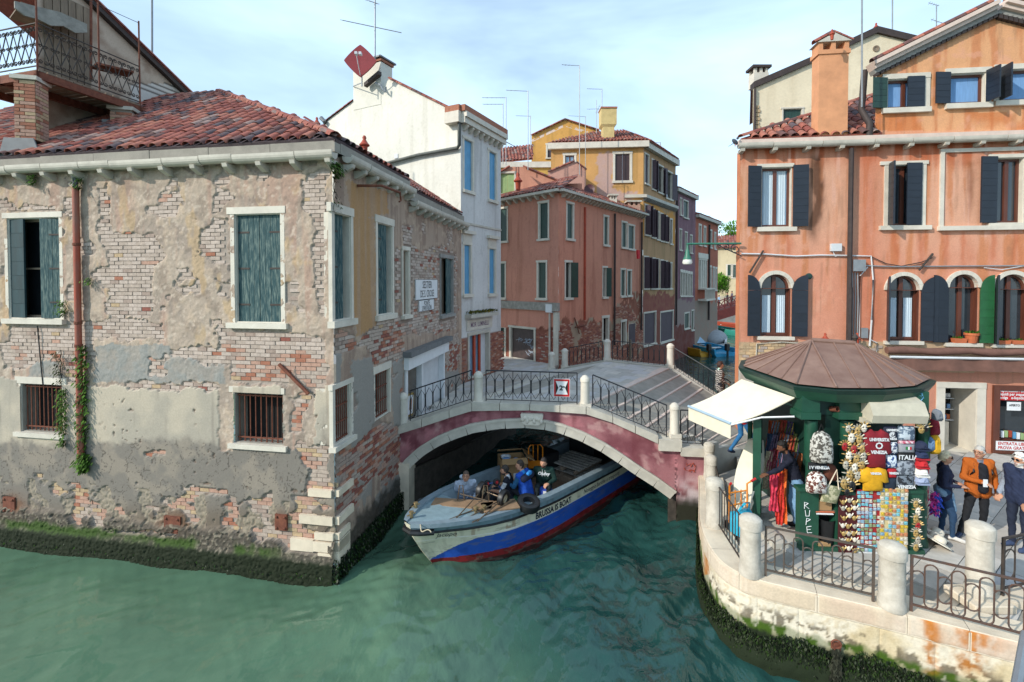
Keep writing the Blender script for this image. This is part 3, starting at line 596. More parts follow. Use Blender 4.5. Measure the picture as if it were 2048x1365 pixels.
def gutter(fc,a0,a1,z,name='gutter',r=.11,d=.2,step=.95,brk=.8,m=None,bm=None,parent=house,bh=.16):
 m=m or M['stone'];n=max(1,round((a1-a0)/step));cut=[a0+(a1-a0)*i/n+(random.uniform(-.2,.2)if 0<i<n else 0)for i in range(n+1)]
 for i in range(n):
  mb=MB();P=[(d+r*math.cos(t),r*math.sin(t))for t in[math.pi+math.pi*q/8 for q in range(9)]]+[(d+r,.05),(d+r-.03,.05),(d+r-.03,0),(d-r,.03)]
  jz=random.uniform(-.012,.012);mb.prism([(y,x)for x,y in P][::-1],fc.pt(cut[i]+.008,z+jz,0),Vector((0,0,1)),fc.n,-(cut[i+1]-cut[i]-.016),0)if False else mb.prism(P,fc.pt(cut[i]+.008,z+jz,0),fc.n,Vector((0,0,1)),-(cut[i+1]-cut[i]-.016),0)
  put('gutter_stone',mb.mesh('gutter_stone',m),parent)
 k=max(1,round((a1-a0)/brk))
 for i in range(k+1):
  a=a0+.12+(a1-a0-.24)*i/k;mb=MB();P=[(0,-r-bh),(.08,-r-bh),(d+r*.6,-r-.07),(d+r*.8,-r),(0,-r)]
  mb.prism(P,fc.pt(a-.055,z,0),fc.n,Vector((0,0,1)),-.11,0);put('bracket',mb.mesh('bracket',bm or m),parent)
gutter(fA,-.3,fA.len+.16,8.44,brk=.78);gutter(fA,-5.5,-.31,8.44,brk=.78);gutter(fB,.18,3.72,8.44,brk=.55);gutter(fB,3.78,fB.len+.2,8.16,brk=.6)
for fc,a0,a1,z0,z1 in((fA,-.3,fA.len+.1,8.50,8.72),(fA,-5.5,-.31,8.50,8.72),(fB,.1,3.75,8.50,8.72),(fB,3.75,fB.len+.1,8.22,8.5)):
 n=max(2,int((a1-a0)/1.3))
 for i in range(n):
  g=MB();fc.box(g,a0+(a1-a0)*i/n+.006,a0+(a1-a0)*(i+1)/n-.006,z0,z1+random.uniform(-.01,.01),-.3,.1+random.uniform(-.008,.008));put('cornice_stone',g.mesh('cornice_stone',M['cement']),house)
APEX=at_y(440,187,15.0)
def plane_roof(p_eave,e_dir,apex_pts,**kw):pass
ea=Vector((CN.x,CN.y,8.74))+fA.n*.12+fB.n*.12
eA=-fA.e
nA=eA.cross(APEX-ea).normalized();upA=nA.cross(eA).normalized()
if upA.z<0:upA=-upA
def loc(p,o,ex,ey):return((p-o).dot(ex),(p-o).dot(ey))
aL,bL=loc(APEX,ea,eA,upA)
oA=ea-fA.e*15;exA=fA.e;polyA=[(0.2,0),(15,0),(15-aL,bL),(0.2,bL)]
rmA=roof_bed(oA,exA,upA,polyA).mesh('roof',M['tile4']);roofA=put('roof',rmA,house)
tile_roof(roofA,oA,exA,upA,polyA,w=.265,row=.3,limit=300,weights=[4,4,2.5,3,2,2.5],hb=.08,near=lambda t:-t[0])
oB=ea;exB=fB.e;upB_=exB.cross((APEX-ea)).normalized();upB=upB_.cross(exB).normalized()
if upB.z<0:upB=-upB
a2_,b2_=loc(APEX,oB,exB,upB);polyB=[(0,0),(3.8,0),(3.8,1.6),(a2_,b2_)]if a2_>3.8 else[(0,0),(3.8,0),(3.8+a2_,b2_),(a2_,b2_)]
roofB=put('roof',roof_bed(oB,exB,upB,polyB).mesh('roof',M['tile4']),house);tile_roof(roofB,oB,exB,upB,polyB,w=.265,row=.3,limit=60,weights=[3,2,3,2,3,2],hb=.08)
oB2=Vector((CN.x,CN.y,8.52))+fB.e*3.8+fB.n*.12;upB2=(-fB.n*math.cos(R_(33))+Vector((0,0,1))*math.sin(R_(33))).normalized()
polyB2=[(0,0),(5.2,0),(5.2,3.8),(0,3.8)]
roofB2=put('roof',roof_bed(oB2,exB,upB2,polyB2).mesh('roof',M['tile4']),house);tile_roof(roofB2,oB2,exB,upB2,polyB2,w=.215,row=.27,limit=60,weights=[4,4,1,4,1,2],hb=.06)
hv=(APEX-ea);nh=int(hv.length/.3);hd=hv.normalized();hx=hd.cross(Vector((0,0,1))).normalized();RH=basis(hx,hd,hx.cross(hd));cap=barrel(.36,.24,.19,.10)
for i in range(nh):
 c_=MB();o_=ea+hd*(i*.3)+Vector((0,0,.04));c_.add([o_+RH@Vector(v)for v in cap.v],cap.f);put('ridge_tile',c_.mesh('ridge_tile',TILES[random.choice((0,1,3,3,1))],True),roofA)
dp=thing('downpipe',fA.pt(fA.sz(165,910)[0],fA.sz(172,910)[1],.08),'rusty red downpipe with flaking paint running down the peeling canal front','drainpipe')
sP,zt=fA.sz(163,378);_,zb=fA.sz(171,912)
g=MB();g.tube([fA.pt(sP,z,.12)for z in np.linspace(zt,zb,8)],.062,10);put('pipe',g.mesh('pipe',mat('flaking_red','#a03c20',.6,.2,3.2,.3,30,col2='#8a5a4a',stretch=(1,1,.4)),True),dp)
g=MB();g.tube([fA.pt(sP,zt,.12),fA.pt(sP,8.4,.16)],.05,8);put('spout',g.mesh('spout',M['lead'],True),dp)
for y in(490,645,690,800):
 z=fA.sz(165,y)[1];g=MB();g.lathe([(.07,-.03),(.076,-.02),(.076,.02),(.07,.03)],fA.pt(sP,z,.12),12);put('pipe_clip',g.mesh('pipe_clip',M['rust']),dp)
def plate_iron(px,py,w,h):
 a,z=fA.sz(px,py);g=MB();fA.box(g,a-w/2,a+w/2,z-h/2,z+h/2,.03,.075)
 for u in(-.35,.35):
  for v in(-.35,.35):g.ell(fA.pt(a+u*w,z+v*h,.08),.03,.03,.03,n=6,k=4)
 return g
for px,py,w,h,l in((25,1008,.33,.36,'rusty iron tie plate nearest the edge, low on the canal front'),(350,1047,.40,.36,'large rusty iron tie plate bleeding brown between the grated windows'),(566,1042,.26,.32,'smaller square rusty tie plate beside the corner quoins')):
 single('tie_plate',plate_iron(px,py,w,h),M['rust'],l,'tie plate','rusty tie plates at the foot of the old house')
g=MB();a,z=fA.sz(562,728);b_,z2=fA.sz(623,786);g.tube([fA.pt(a,z,.06),fA.pt(b_,z2,.10)],.035,6);single('iron_bar',g,M['rust'],'slanting rusty iron bar fixed to the wall above the right grated window','iron bar')
g=MB();a,z=fB.sz(712,372);b_,z2=fB.sz(775,372);g.tube([fB.pt(a,z,.03),fB.pt(a+.1,z,.55),fB.pt(a+.9,z,.62)],.03,6);g.tube([fB.pt(a+.9,z,.62),fB.pt(a+.95,z-.18,.62),fB.pt(a+.85,z-.22,.62)],.022,6)
single('wall_bracket',g,M['rust'],'rusty iron arm with a hook sticking out below the gutter near the corner','bracket')
g=MB();p=[fA.sz(80,652),fA.sz(86,720),fA.sz(91,770)];g.tube([fA.pt(a,z,.05)for a,z in p],.012,5);single('cable',g,M['black'],'thin black cable hanging from the half open shuttered window to the grate below','cable')
def growth(name,spots,size,cols,label=None,cat=None,kind=None,down=True,parent=None,group=None):
 """many small leaf blades; spots: list of (point, outward normal)"""
 n=len(spots);P=np.array([tuple(p)for p,_ in spots]);Nn=np.array([tuple(q)for _,q in spots])
 T=np.cross(Nn,[0,0,1.0]);T/=np.linalg.norm(T,axis=1)[:,None]+1e-9
 l=size*(.6+.8*rng.random(n))[:,None];w=l*(.22+.2*rng.random(n))[:,None]
 dirv=(np.array([0,0,-1.0 if down else .6])+Nn*((.12 if name=='seaweed' else .5)+(.45 if name=='seaweed' else .7)*rng.random(n))[:,None]+T*(rng.random(n)-.5)[:,None]*1.5);dirv/=np.linalg.norm(dirv,axis=1)[:,None]
 T2=T+(rng.random((n,3))-.5)*.9
 a=P-T2*w*.5;b=P+T2*w*.5;mid=P+dirv*l*.55;t=P+dirv*l
 V=np.stack([a,b,mid+T2*w*.6,t,mid-T2*w*.6],1).reshape(-1,3);q=(np.arange(n)[:,None]*5+np.array([0,1,2,3,4])[None]).astype(int)
 pal=np.array([lin(c)for c in cols]);C=np.repeat(pal[rng.integers(0,len(pal),n)]*(.7+.6*rng.random(n))[:,None],5,axis=0)
 me=gridmesh(name,V,q,C,VWET,False);o=put(name,me,parent,kind=kind)
 if parent is None:tag(o,label,cat,group)
 return o
sp=[]
for i in range(26000):
 a=random.uniform(-.2,fA.len+.12);z=random.uniform(-.05,(.30+.16*random.random())*(.55+.9*float(fbm(np.array([a*2.1]),np.array([.5]),66,3)[0])))if random.random()<.9 else random.uniform(.3,.5);sp.append((fA.pt(a,z,.07+.08*(1-abs(z-.15)/.5)*random.random()),fA.n))
for i in range(7000):
 a=random.uniform(0,3.2);z=random.uniform(-.05,.5);sp.append((fB.pt(a,z,.05+.12*random.random()),fB.n))
growth('seaweed',sp,.05,('#141c0c','#182a10','#0d150d','#1a2e1a','#22381f','#0f1412','#2e4a16','#161a14','#1d2a18','#55584a'),kind='stuff')
def foliage_patch(fc,px0,py0,px1,py1,n,size,label,cols=('#2f4a16','#3d5e1e','#4f6d2a','#26380f'),taper=True,name='ivy',stem=True):
 sp=[];a0,z0=fc.sz((px0+px1)/2,py0);a1,z1=fc.sz((px0+px1)/2,py1);wd=abs(fc.sz(px1,(py0+py1)/2)[0]-fc.sz(px0,(py0+py1)/2)[0])
 for i in range(n):
  f=random.random();ww=wd*(.35+.65*math.sin(math.pi*min(1,f*.9+.15))if taper else 1)*.5
  sp.append((fc.pt(a0+(a1-a0)*f+random.gauss(0,.5)*ww,z0+(z1-z0)*f,.05+abs(random.gauss(0,.07))),fc.n))
 t=thing(name,fc.pt(a1,z1,.05),label,'ivy');o=growth('leaves',sp,size,cols,parent=t);o.location=-t.location
 if stem:
  g=MB();g.tube([fc.pt(a0+(a1-a0)*f+.02*math.sin(f*20),z0+(z1-z0)*f,.04)for f in np.linspace(0,1,9)],.009,5);put('stem',g.mesh('stem',M['trim_dark'],True),t)
foliage_patch(fA,163,690,186,925,900,.07,'green ivy growing down beside the red downpipe to a bushy tip')
foliage_patch(fA,164,905,192,938,260,.09,'tuft of spiky leaves hanging under the foot of the red downpipe',name='weed')
foliage_patch(fA,126,775,144,890,420,.06,'trailing ivy beside the lower left grated window')
foliage_patch(fA,115,700,136,770,130,.05,'sparse dark ivy climbing below the half open shuttered window',('#232b16','#33401c','#1a1d10'))
foliage_patch(fA,158,352,176,380,160,.06,'weed sprouting at the top of the red downpipe',stem=False,name='weed')
foliage_patch(fA,66,352,88,372,110,.06,'weed under the gutter above the half open shuttered window',stem=False,name='weed')
foliage_patch(fA,127,600,142,632,80,.06,'small weed rooted beside the sill of the half open window',stem=False,name='weed')
foliage_patch(fA,178,555,194,570,60,.05,'tiny weed on whitewashed bricks beside the red downpipe',stem=False,name='weed')
foliage_patch(fB,648,325,676,355,260,.07,'dense ivy tuft under the gutter at the house corner',stem=False)
foliage_patch(fB,655,355,672,425,80,.05,'thin dry creeper hanging along the house corner',('#2b2a1c','#37421f','#1c1a14'))
# ------------------------------------------------------------------ roof terrace above the old house
UP=Vector((0,0,1))
K=at_y(75,142,10.9);E_=at_y(280,205,13.1);zd=(K.z+E_.z)/2;K.z=E_.z=zd
sd=(E_-K).normalized();fd=Vector((-sd.y,sd.x,0));Lf,Ls=2.6,(E_-K).length
alt=thing('roof_terrace',(K.x,K.y,8.9),'rusty wooden roof terrace with scrolled iron railing standing on brick pillars above the tiles','roof terrace')
def scroll(o,ex,w,h):
 mb=MB()
 def sp(cx,cz,r,a0,turns,sg,n=11):return[o+ex*(cx+sg*r*(1-.75*i/n)*math.cos(a0+turns*6.283*i/n))+UP*(cz+r*(1-.75*i/n)*math.sin(a0+turns*6.283*i/n))for i in range(n+1)]
 for sg in(1,-1):
  c=w/2
  top=sp(c+sg*w*.24,h*.88,w*.23,math.pi,-1.4,-sg);bot=sp(c-sg*w*.24,h*.12,w*.23,math.pi,1.4,sg);
  mid=[o+ex*(c+sg*w*.44)+UP*(h*.80),o+ex*(c+sg*w*.12)+UP*(h*.55),o+ex*(c-sg*w*.12)+UP*(h*.42),o+ex*(c-sg*w*.44)+UP*(h*.2)]
  mb.tube(top[::-1]+mid+bot,.012,4);mb.tube(sp(c+sg*w*.26,h*.5,w*.17,0,1.3,sg),.010,4)
 return mb
def rail_run(o,d,L,n):
 for z in(.06,1.02):
  g=MB();g.tube([o+UP*z,o+d*L+UP*z],.016,5);put('rail',g.mesh('rail',M['iron_brown']),alt)
 w=L/n
 for i in range(n):put('scroll',scroll(o+d*(w*i)+UP*.08,d,w,.92).mesh('scroll',M['iron_brown'],True),alt)
rail_run(K,fd,Lf,10);rail_run(K,sd,Ls,10)
for p,h in((K,2.3),(K+sd*(Ls*.56),2.2),(K+sd*Ls,2.25)):
 g=MB();g.tube([p+UP*-.1,p+UP*h],.02,6);put('post',g.mesh('post',M['rust']),alt)
g=MB();g.tube([K+sd*Ls+UP*2.2,K+sd*(Ls*.45)+UP*2.12,K-sd*.3+UP*2.2],.008,4);put('wire',g.mesh('wire',M['black']),alt)
dk=MB()
for i in range(13):
 a=Ls*i/13;g=MB();w=Ls/13*random.uniform(.80,.93);p0=K+sd*a;j=random.uniform(-.1,.1)
 g.hexa([p+UP*z for z in(-.06,-.02)for p in(p0+fd*(Lf+j),p0-fd*.04,p0+sd*w-fd*.04,p0+sd*w+fd*(Lf+j))]);put('plank',g.mesh('plank',M['wood_old']),alt)
for o,d,L in((K,fd,Lf),(K,sd,Ls+.3),(K+fd*1.2,sd,Ls),(K+fd*2.4,sd,Ls),(K+sd*Ls,fd,Lf)):
 g=MB();q=UP.cross(d)*.05;g.hexa([o+d*a+q*s+UP*z for z in(-.24,-.07)for a,s in((-.05,-1),(L,-1),(L,1),(-.05,1))][:8]if False else[o+d*-.05-q+UP*-.24,o+d*L-q+UP*-.24,o+d*L+q+UP*-.24,o+d*-.05+q+UP*-.24,o+d*-.05-q+UP*-.07,o+d*L-q+UP*-.07,o+d*L+q+UP*-.07,o+d*-.05+q+UP*-.07])
 put('beam',g.mesh('beam',M['rust']),alt)
def pillar(px,py0,py1,y,w,cap=True):
 t=at_y(px,py0,y);b=at_y(px,py1,y);g=MB();g.box((t.x,t.y,(t.z+b.z)/2),w/2-.012,w/2-.012,(t.z-b.z)/2,rotz(.25));p=put('pillar',g.mesh('pillar',M['cement']),alt)
 n=int((t.z-b.z)/.078)
 for i in range(n):
  for k,(ux,uy)in enumerate(((0,-1),(1,0))):
   for s in((-.25,.25)if(i+k)%2 else(-.37,.13,)):
    L=w*(.5 if(i+k)%2 else(.24 if s<-.3 else .72));g=MB();R3=rotz(.25+k*math.pi/2)
    c=Vector((t.x,t.y,b.z+(i+.5)*.078))+R3@Vector((s*w,-w/2,0));g.box(c,L/2-.006,.012+random.uniform(0,.004),.033,R3);put('brick',g.mesh('brick',BRICKS[random.choice((2,2,3,5,3))]),p)
 if cap:g=MB();g.box((t.x,t.y,t.z+.04),w/2+.05,w/2+.05,.045,rotz(.25));put('pillar_cap',g.mesh('pillar_cap',M['stone']),alt)
pillar(62,166,285,10.95,.40);pillar(252,226,260,12.9,.5)
g=MB()
pb=at_y(62,285,10.95);g.prism([(-.42,-.35),(.46,-.35),(.30,.1),(-.3,.1)],pb+Vector((0,-.28,-.08)),(1,.1,0),UP,-.03,.0);put('flashing',g.mesh('flashing',M['lead']),alt)
g=MB();pb2=at_y(252,262,12.9);g.box(pb2,.38,.36,.16,rotz(.3));put('flashing',g.mesh('flashing',M['lead']),alt)
rm=thing('rooftop_room',(-11.4,14,10.5),'plastered rooftop room with steep raking tiles and a weathered plank door behind the terrace','roof room')
gw0=Vector((-12.05,11.9,0));gw1=gw0+Vector((.28,1,0))*4.6;fG=Facade(gw0,gw1)
r0=fG.sz(183,2);r1=fG.sz(372,184);sl=(r1[1]-r0[1])/(r1[0]-r0[0])
def topG(S):return r0[1]-.12+sl*(S-r0[0])
def paint_G(S,Z,PX,PY):
 big=fbm(S*2,Z*2,201);C=base(S,'#b8a695');C=mixc(C,'#9a8473',sstep(big,.45,.7));ln=(np.mod(Z,.16)<.03)&(PY>165)&(PX>255);C=mixc(C,'#c9c2ba',(PY>168)&(PX>262));C=mixc(C,'#5d544d',ln*1.)
 return(big-.5)*.02-ln*.01,C
fG.relief('gable_wall',.2,4.6,8.8,16.5,.05,paint_G,(),rm,top=topG)
d0=fG.sz(88,150);d1=fG.sz(178,60)
for i in range(6):
 g=MB();w=(d1[0]-d0[0])/6;fG.box(g,d0[0]+w*i+.01,d0[0]+w*(i+1)-.01,zd,topG(np.array([d0[0]]))[0]-.75,.02,.06+random.uniform(0,.01));put('door_plank',g.mesh('door_plank',M['wood_old']),rm)
rk=MB();a=r0[0]-1.5
P=[(a,r0[1]+sl*(a-r0[0])),(r1[0]+.1,r1[1]+sl*.1)]
for i in range(10):
 f0,f1=i/10,(i+1)/10;q0=(P[0][0]+(P[1][0]-P[0][0])*f0,P[0][1]+(P[1][1]-P[0][1])*f0);q1=(P[0][0]+(P[1][0]-P[0][0])*(f1+.015),P[0][1]+(P[1][1]-P[0][1])*(f1+.015))
 g=MB();t_=barrel(math.dist(q0,q1),.26,.21,.1);o_=fG.pt(q0[0],q0[1]-.02,.1);d_=(fG.pt(q1[0],q1[1],.1)-o_).normalized();x_=fG.n;R3=basis(-x_ if False else x_,d_,x_.cross(d_));
 g.add([o_+R3@Vector(v)for v in t_.v],t_.f);put('tile',g.mesh('tile',TILES[random.choice((0,1,3))],True),rm)
g=MB()
for d_ in(.02,.12):pass
g.prism([(P[0][0],P[0][1]-.30),(P[1][0],P[1][1]-.2),(P[1][0],P[1][1]-.02),(P[0][0],P[0][1]-.02)],fG.pt(0,0,.26),fG.e,UP,-.0,-.03)if False else g.prism([(P[0][0],P[0][1]-.2),(P[1][0],P[1][1]-.2),(P[1][0],P[1][1]-.02),(P[0][0],P[0][1]-.02)],fG.pt(0,0,.16),fG.e,UP,0,-.18)
put('rake_board',g.mesh('rake_board',M['trim_dark']),rm)
g=MB();g.prism([(P[0][0],P[0][1]-.05),(P[1][0],P[1][1]-.05),(P[1][0],P[1][1]),(P[0][0],P[0][1])],fG.pt(0,0,.2),fG.e,UP,-3.5,-.02);put('roof',g.mesh('roof',M['tile0']),rm)
cb=fG.sz(45,25,1.0);g=MB()
prof=[(-.2,.0),(.1,-.12),(.5,-.10),(.9,-.16),(1.3,-.06),(1.7,-.14),(2.1,-.02),(2.1,.22),(1.2,.3),(.3,.22),(-.2,.18)]
o_=at_y(42,22,11.6);x_=(at_y(172,2,12.6)-o_);x_.z=0;L_=x_.length;x_.normalize();g.prism([(p[0]/2.1*L_,p[1]*.9)for p in prof],o_,x_,UP,0,.06);put('canopy_board',g.mesh('canopy_board',M['wood_grey']),rm)
g=MB();g.prism([(0,0),(L_,0),(L_,.04),(0,.04)],o_+UP*.16,x_,x_.cross(UP)*-1,0,.04);g.prism([(0,0),(L_,0),(L_,1.2),(0,1.2)],o_+UP*.18,x_,UP.cross(x_),0,.04);put('canopy',g.mesh('canopy',M['wood_old']),rm)
for px,y0,y1,dd in((182,0,160,12.8),):
 g=MB();g.tube([at_y(px,y1,dd),at_y(px,y0-30,dd)],.03,6);put('post',g.mesh('post',M['rust']),rm)
g=MB();a_,b_=at_y(193,128,12.6),at_y(268,146,12.9);g.hexa([a_,b_,b_+Vector((-.4,.3,0)),a_+Vector((-.4,.3,0)),a_+UP*.05,b_+UP*.05,b_+Vector((-.4,.3,.05)),a_+Vector((-.4,.3,.05))]);put('shelf',g.mesh('shelf',M['rust']),rm)
# ------------------------------------------------------------------ masts and aerials
def mast(px,py0,py1,y,label,arms=(),r=.02,cat='aerial',group=None,m=None):
 b=at_y(px,py1,y);t=at_y(px,py0,y);o=thing('aerial',b,label,cat,group);g=MB();g.tube([b-UP*.3,t],r,6);put('mast',g.mesh('mast',m or M['grey_metal']),o)
 for(x0,y0,x1,y1,n)in arms:
  p,q=at_y(x0,y0,y),at_y(x1,y1,y);g=MB();g.tube([p,q],r*.6,5);put('boom',g.mesh('boom',M['grey_metal']),o)
  for i in range(n):
   c=p+(q-p)*(i+.5)/n;L=.12+.16*(1-i/n);g=MB();dv=Vector((.55,.8,.25))*L;g.tube([c-dv,c+dv],r*.35,4);put('element',g.mesh('element',M['grey_metal']),o)
 return o
mast(304,-40,135,15.2,'thin tall mast standing behind the raking tiles of the rooftop room',r=.03)
mast(750,-40,112,20,'tall aerial with a long slanted boom above the square red dish',((685,41,803,66,9),(738,2,755,8,3)),r=.03)
for x,y0,y1,bx,by,l in((1012,195,320,965,196,'L shaped aerial pole, upper one of the close pair beside the white house'),(1006,208,318,967,209,'L shaped aerial pole, lower one of the close pair beside the white house'),(1056,182,330,1013,181,'L shaped aerial pole taller than the close pair near the white house'),(1061,232,290,1033,232,'short L shaped aerial left of the yellow gable'),(1159,131,340,1124,130,'tallest L shaped aerial in front of the yellow house'),(1204,178,260,1174,178,'L shaped aerial just left of the yellow chimney'),(1321,285,310,1296,285,'tiny L shaped aerial over the yellow canal cornice'),(1420,432,455,1408,431,'tiny L shaped aerial over the far red palace')):
 dd=27 if x in(1012,1006,1056)else(33 if x in(1061,1204)else(29 if x==1159 else(34 if x==1321 else 44)))
 mast(x,y0,y1,dd,l,((bx,by,x,y0+1,5),),r=.025 if dd<40 else .03)
mast(1171,233,345,30,'comb aerial with a short toothed boom in front of the yellow roof',((1138,232,1172,234,7),))
mast(1193,200,262,33.5,'spiky star shaped aerial beside the yellow chimney',((1175,219,1198,218,5),(1192,228,1200,210,3)))
mast(1724,-40,192,12.9,'tall grey mast rising past the orange chimney',r=.022)
mast(1785,-40,66,20,'tall grey mast behind the ridge of the cream house',r=.025)
mast(1873,12,62,17,'forked roof aerial above the orange gable',((1857,6,1878,12,5),(1862,39,1886,47,4)),r=.015)
# ------------------------------------------------------------------ far houses
def paintf(colour,seed,dirty='#7a6a5c',var='#ffffff',vk=0,zones=(),amp=.012,streaky=.5):
 def f(S,Z,PX,PY):
  big=fbm(S*.8,Z*.8,seed);med=fbm(S*3.5,Z*3.5,seed+1);st=fbm(S*4,Z*.35,seed+2,3)
  C=base(S,colour);C=C*(.88+.24*big)[...,None];C=mixc(C,dirty,sstep(st,.52,.8)*streaky);C=mixc(C,dirty,((np.abs(fbm(S*1.6,Z*1.6,seed+8,4)-.5)<.004)|(np.abs(fbm(S*9,Z*.5,seed+9,2)-.72)<.02))*.25);C=mixc(C,var,sstep(med,.55,.72)*vk)
  D=(med-.5)*amp;wx,wy=PX+(fbm(S*1.5,Z*1.5,seed+5)-.5)*26,PY+(fbm(S*1.5,Z*1.5,seed+6)-.5)*26
  for z in zones:
   k=inpoly(wx,wy,z[0])if not callable(z[0])else z[0](S,Z,wx,wy);C=mixc(C,z[1],k*(z[2]if len(z)>2 else 1.)*(.75+.5*med));D=D-k*(.02 if len(z)>3 else 0)
  return D,C
 return f
def far_window(parent,fc,r,sh=None,glass=None,jamb=.1,sill=.09,lint=.1,depth=.14,leafs='closed',stone=None,n=4,sash=None,cols=2,over=.04,label=None):
 w=opening(parent,fc,r,depth,jamb=jamb,lint=lint,sill=sill,pane=glass if glass else(None if sh and leafs=='closed' else M['glass_dark']),sash=sash,cols=cols,stone=stone,over=over,proud=.025)
 if sh:
  s0,s1,z0,z1=r;hw=(s1-s0)/2
  if leafs=='closed':
   for hs,sd_ in((s0+.02,1),(s1-.02,-1)):leaf(parent,fc,hs,sd_,0,hw-.022,z0+.02,z1-.02,sh,3,d=-.08,planks=False)
  elif leafs=='one':leaf(parent,fc,s1-.01,-1,150,hw*1.5,z0,z1,sh,8,True,d=.02,planks=False)
  elif leafs=='open':
   for hs,sd_ in((s0,1),(s1,-1)):leaf(parent,fc,hs,sd_,165,hw,z0,z1,sh,6,True,d=.03,planks=False)
  elif leafs=='ajar':
   for hs,sd_ in((s0+.02,1),(s1-.02,-1)):leaf(parent,fc,hs,sd_,75,hw,z0,z1,sh,6,True,d=.0,planks=False)
 return w
def brackets(parent,fc,a0,a1,z,n,p=.28,h=.18,w=.09,m=None,name='bracket'):
 for i in range(n):
  a=a0+(a1-a0)*(i+.5)/n;g=MB();g.prism([(0,-h),(p*.35,-h),(p,-h*.35),(p,0),(0,0)],fc.pt(a-w/2,z,0),fc.n,UP,-w,0);put(name,g.mesh(name,m or M['stone']),parent)
def band(parent,fc,a0,a1,z0,z1,d,m,name='cornice',d0=-.05):
 g=MB();fc.box(g,a0,a1,z0,z1,d0,d);return put(name,g.mesh(name,m),parent)
def roof_poly(parent,pts,w=.22,row=.32,limit=0,weights=None,edge=(0,1),hb=.06):
 """tiled roof plane through 3D points; edge = the eave (left to right as seen from below)"""
 o=pts[edge[0]];ex=(pts[edge[1]]-o).normalized();far=max(pts,key=lambda p:(p-o).cross(ex).length);nn=ex.cross(far-o).normalized();ey=nn.cross(ex).normalized()
 if(far-o).dot(ey)<0:ey=-ey
 poly=[((p-o).dot(ex),(p-o).dot(ey))for p in pts]
 r=put('roof',roof_bed(o,ex,ey,poly).mesh('roof',M['tile1']),parent);tile_roof(r,o,ex,ey,poly,w=w,row=row,limit=limit,weights=weights or[4,4,1,4,1,2],hb=hb);return r
def pipe(parent,fc,px,y0,y1,d=.09,r=.045,m=None,name='downpipe'):
 a,z0=fc.sz(px,y0);_,z1=fc.sz(px,y1);g=MB();g.tube([fc.pt(a,z0,d),fc.pt(a,z1,d)],r,7);return put(name,g.mesh(name,m or M['trim_dark'],True),parent)
W0=Vector((B_end.x,B_end.y,0));W1=Vector((-.5,21.3,0));WL=Vector((-8.56,21.8,0));fW=Facade(W0,W1);fL=Facade(WL,W0)
wh=thing('white_house',(-4,22,2),'tall white house with pale blue shutters and a chimneyed gable beside the crumbling house','house')
gp=[fL.sz(*p)for p in((650,245),(706,203),(707,200),(758,184),(778,158),(915,226),(930,232))];gp[2]=(gp[1][0]+.01,gp[2][1])
def topL(S):return np.interp(S,[p[0]for p in gp],[p[1]for p in gp])
fL.relief('gable_wall',gp[0][0],fL.len,7,15.5,.08,paintf('#d9d6cb',301,'#b9b3a4',streaky=.35,amp=.004),(),wh,m=VMF,top=topL)
zc=fW.sz(925,250)[1]
wW=[fW.rect(928,281,945,382),fW.rect(978,305,992,401),fW.rect(928,490,941,589),fW.rect(978,498,990,588)];dW=fW.rect(938,668,977,752)
def brickbase(S,Z,wx,wy):return Z<3.75
fW.relief('canal_wall',0,fW.len,1.5,zc,.06,paintf('#c9c7c4',311,'#a09c98',streaky=.5,amp=.006,zones=((brickbase,'#8d6a5c'),)),wW+[dW],wh,m=VMF)
bricks(fW,(0,fW.len,2.0,3.75),lambda a,z,x,y:(np.mod(a*7.3+z*3.1,1)>.06),wh,(BRICKS,lambda x,y:random.choice((2,2,4,4,3))),holes=[(dW[0]-.1,dW[1]+.1,dW[2],4.2)],d=(0,.016),limit=120)
for i,r in enumerate(wW):
 far_window(wh,fW,r,M['shutter_blue'],jamb=.09,sill=.12,lint=.1,stone=M['stone_white'])
 if i>1:
  g=MB();s0,s1,z0,z1=r;fW.box(g,s0-.09,s1+.09,z1+.1,z1+.42,-.02,.03);put('frieze',g.mesh('frieze',M['stone_white']),wh)
  g=MB();fW.box(g,s0-.2,s1+.2,z1+.42,z1+.55,-.02,.16);put('hood',g.mesh('hood',M['stone_white']),wh)
band(wh,fW,-.1,fW.len+.05,zc,zc+.22,.26,M['stone_white']);band(wh,fW,-.1,fW.len+.05,zc+.22,zc+.42,.34,M['stone_white']);band(wh,fW,-.16,fW.len+.1,zc+.425,zc+.66,.30,BRICKS[2],'coping');brackets(wh,fW,0,fW.len,zc,8,.22,.22,.12,M['stone_white'])
band(wh,fL,fL.len-.55,fL.len+.1,zc,zc+.42,.30,M['stone_white'],'cornice_return');band(wh,fL,fL.len-.55,fL.len+.1,zc+.425,zc+.66,.27,BRICKS[2],'coping_return')
band(wh,fW,0,fW.len,8.22,8.30,.04,M['stone'],'string_course')
s0,s1,z0,z1=dW;w=opening(wh,fW,dW,.25,jamb=.1,lint=.12,pane=M['glass_blue'],name='doorway',over=.02,stone=M['stone'])
for a,b in((s0+.05,s0+.16),(s0+.62,s0+.75),(s0+1.05,s0+1.15)):
 g=MB();fW.box(g,a,b,z0,z1,-.22,-.15);put('frame',g.mesh('frame',M['red_wood']),w)
g=MB();fW.box(g,s0+1.2,s1-.02,z0,z1,-.2,-.16);put('door',g.mesh('door',M['white_metal']),w)
g=MB();fW.box(g,s0-.2,s1+.25,z1+.2,z1+.62,-.02,.05);sb=put('shop_board',g.mesh('shop_board',M['stone_white']),w)
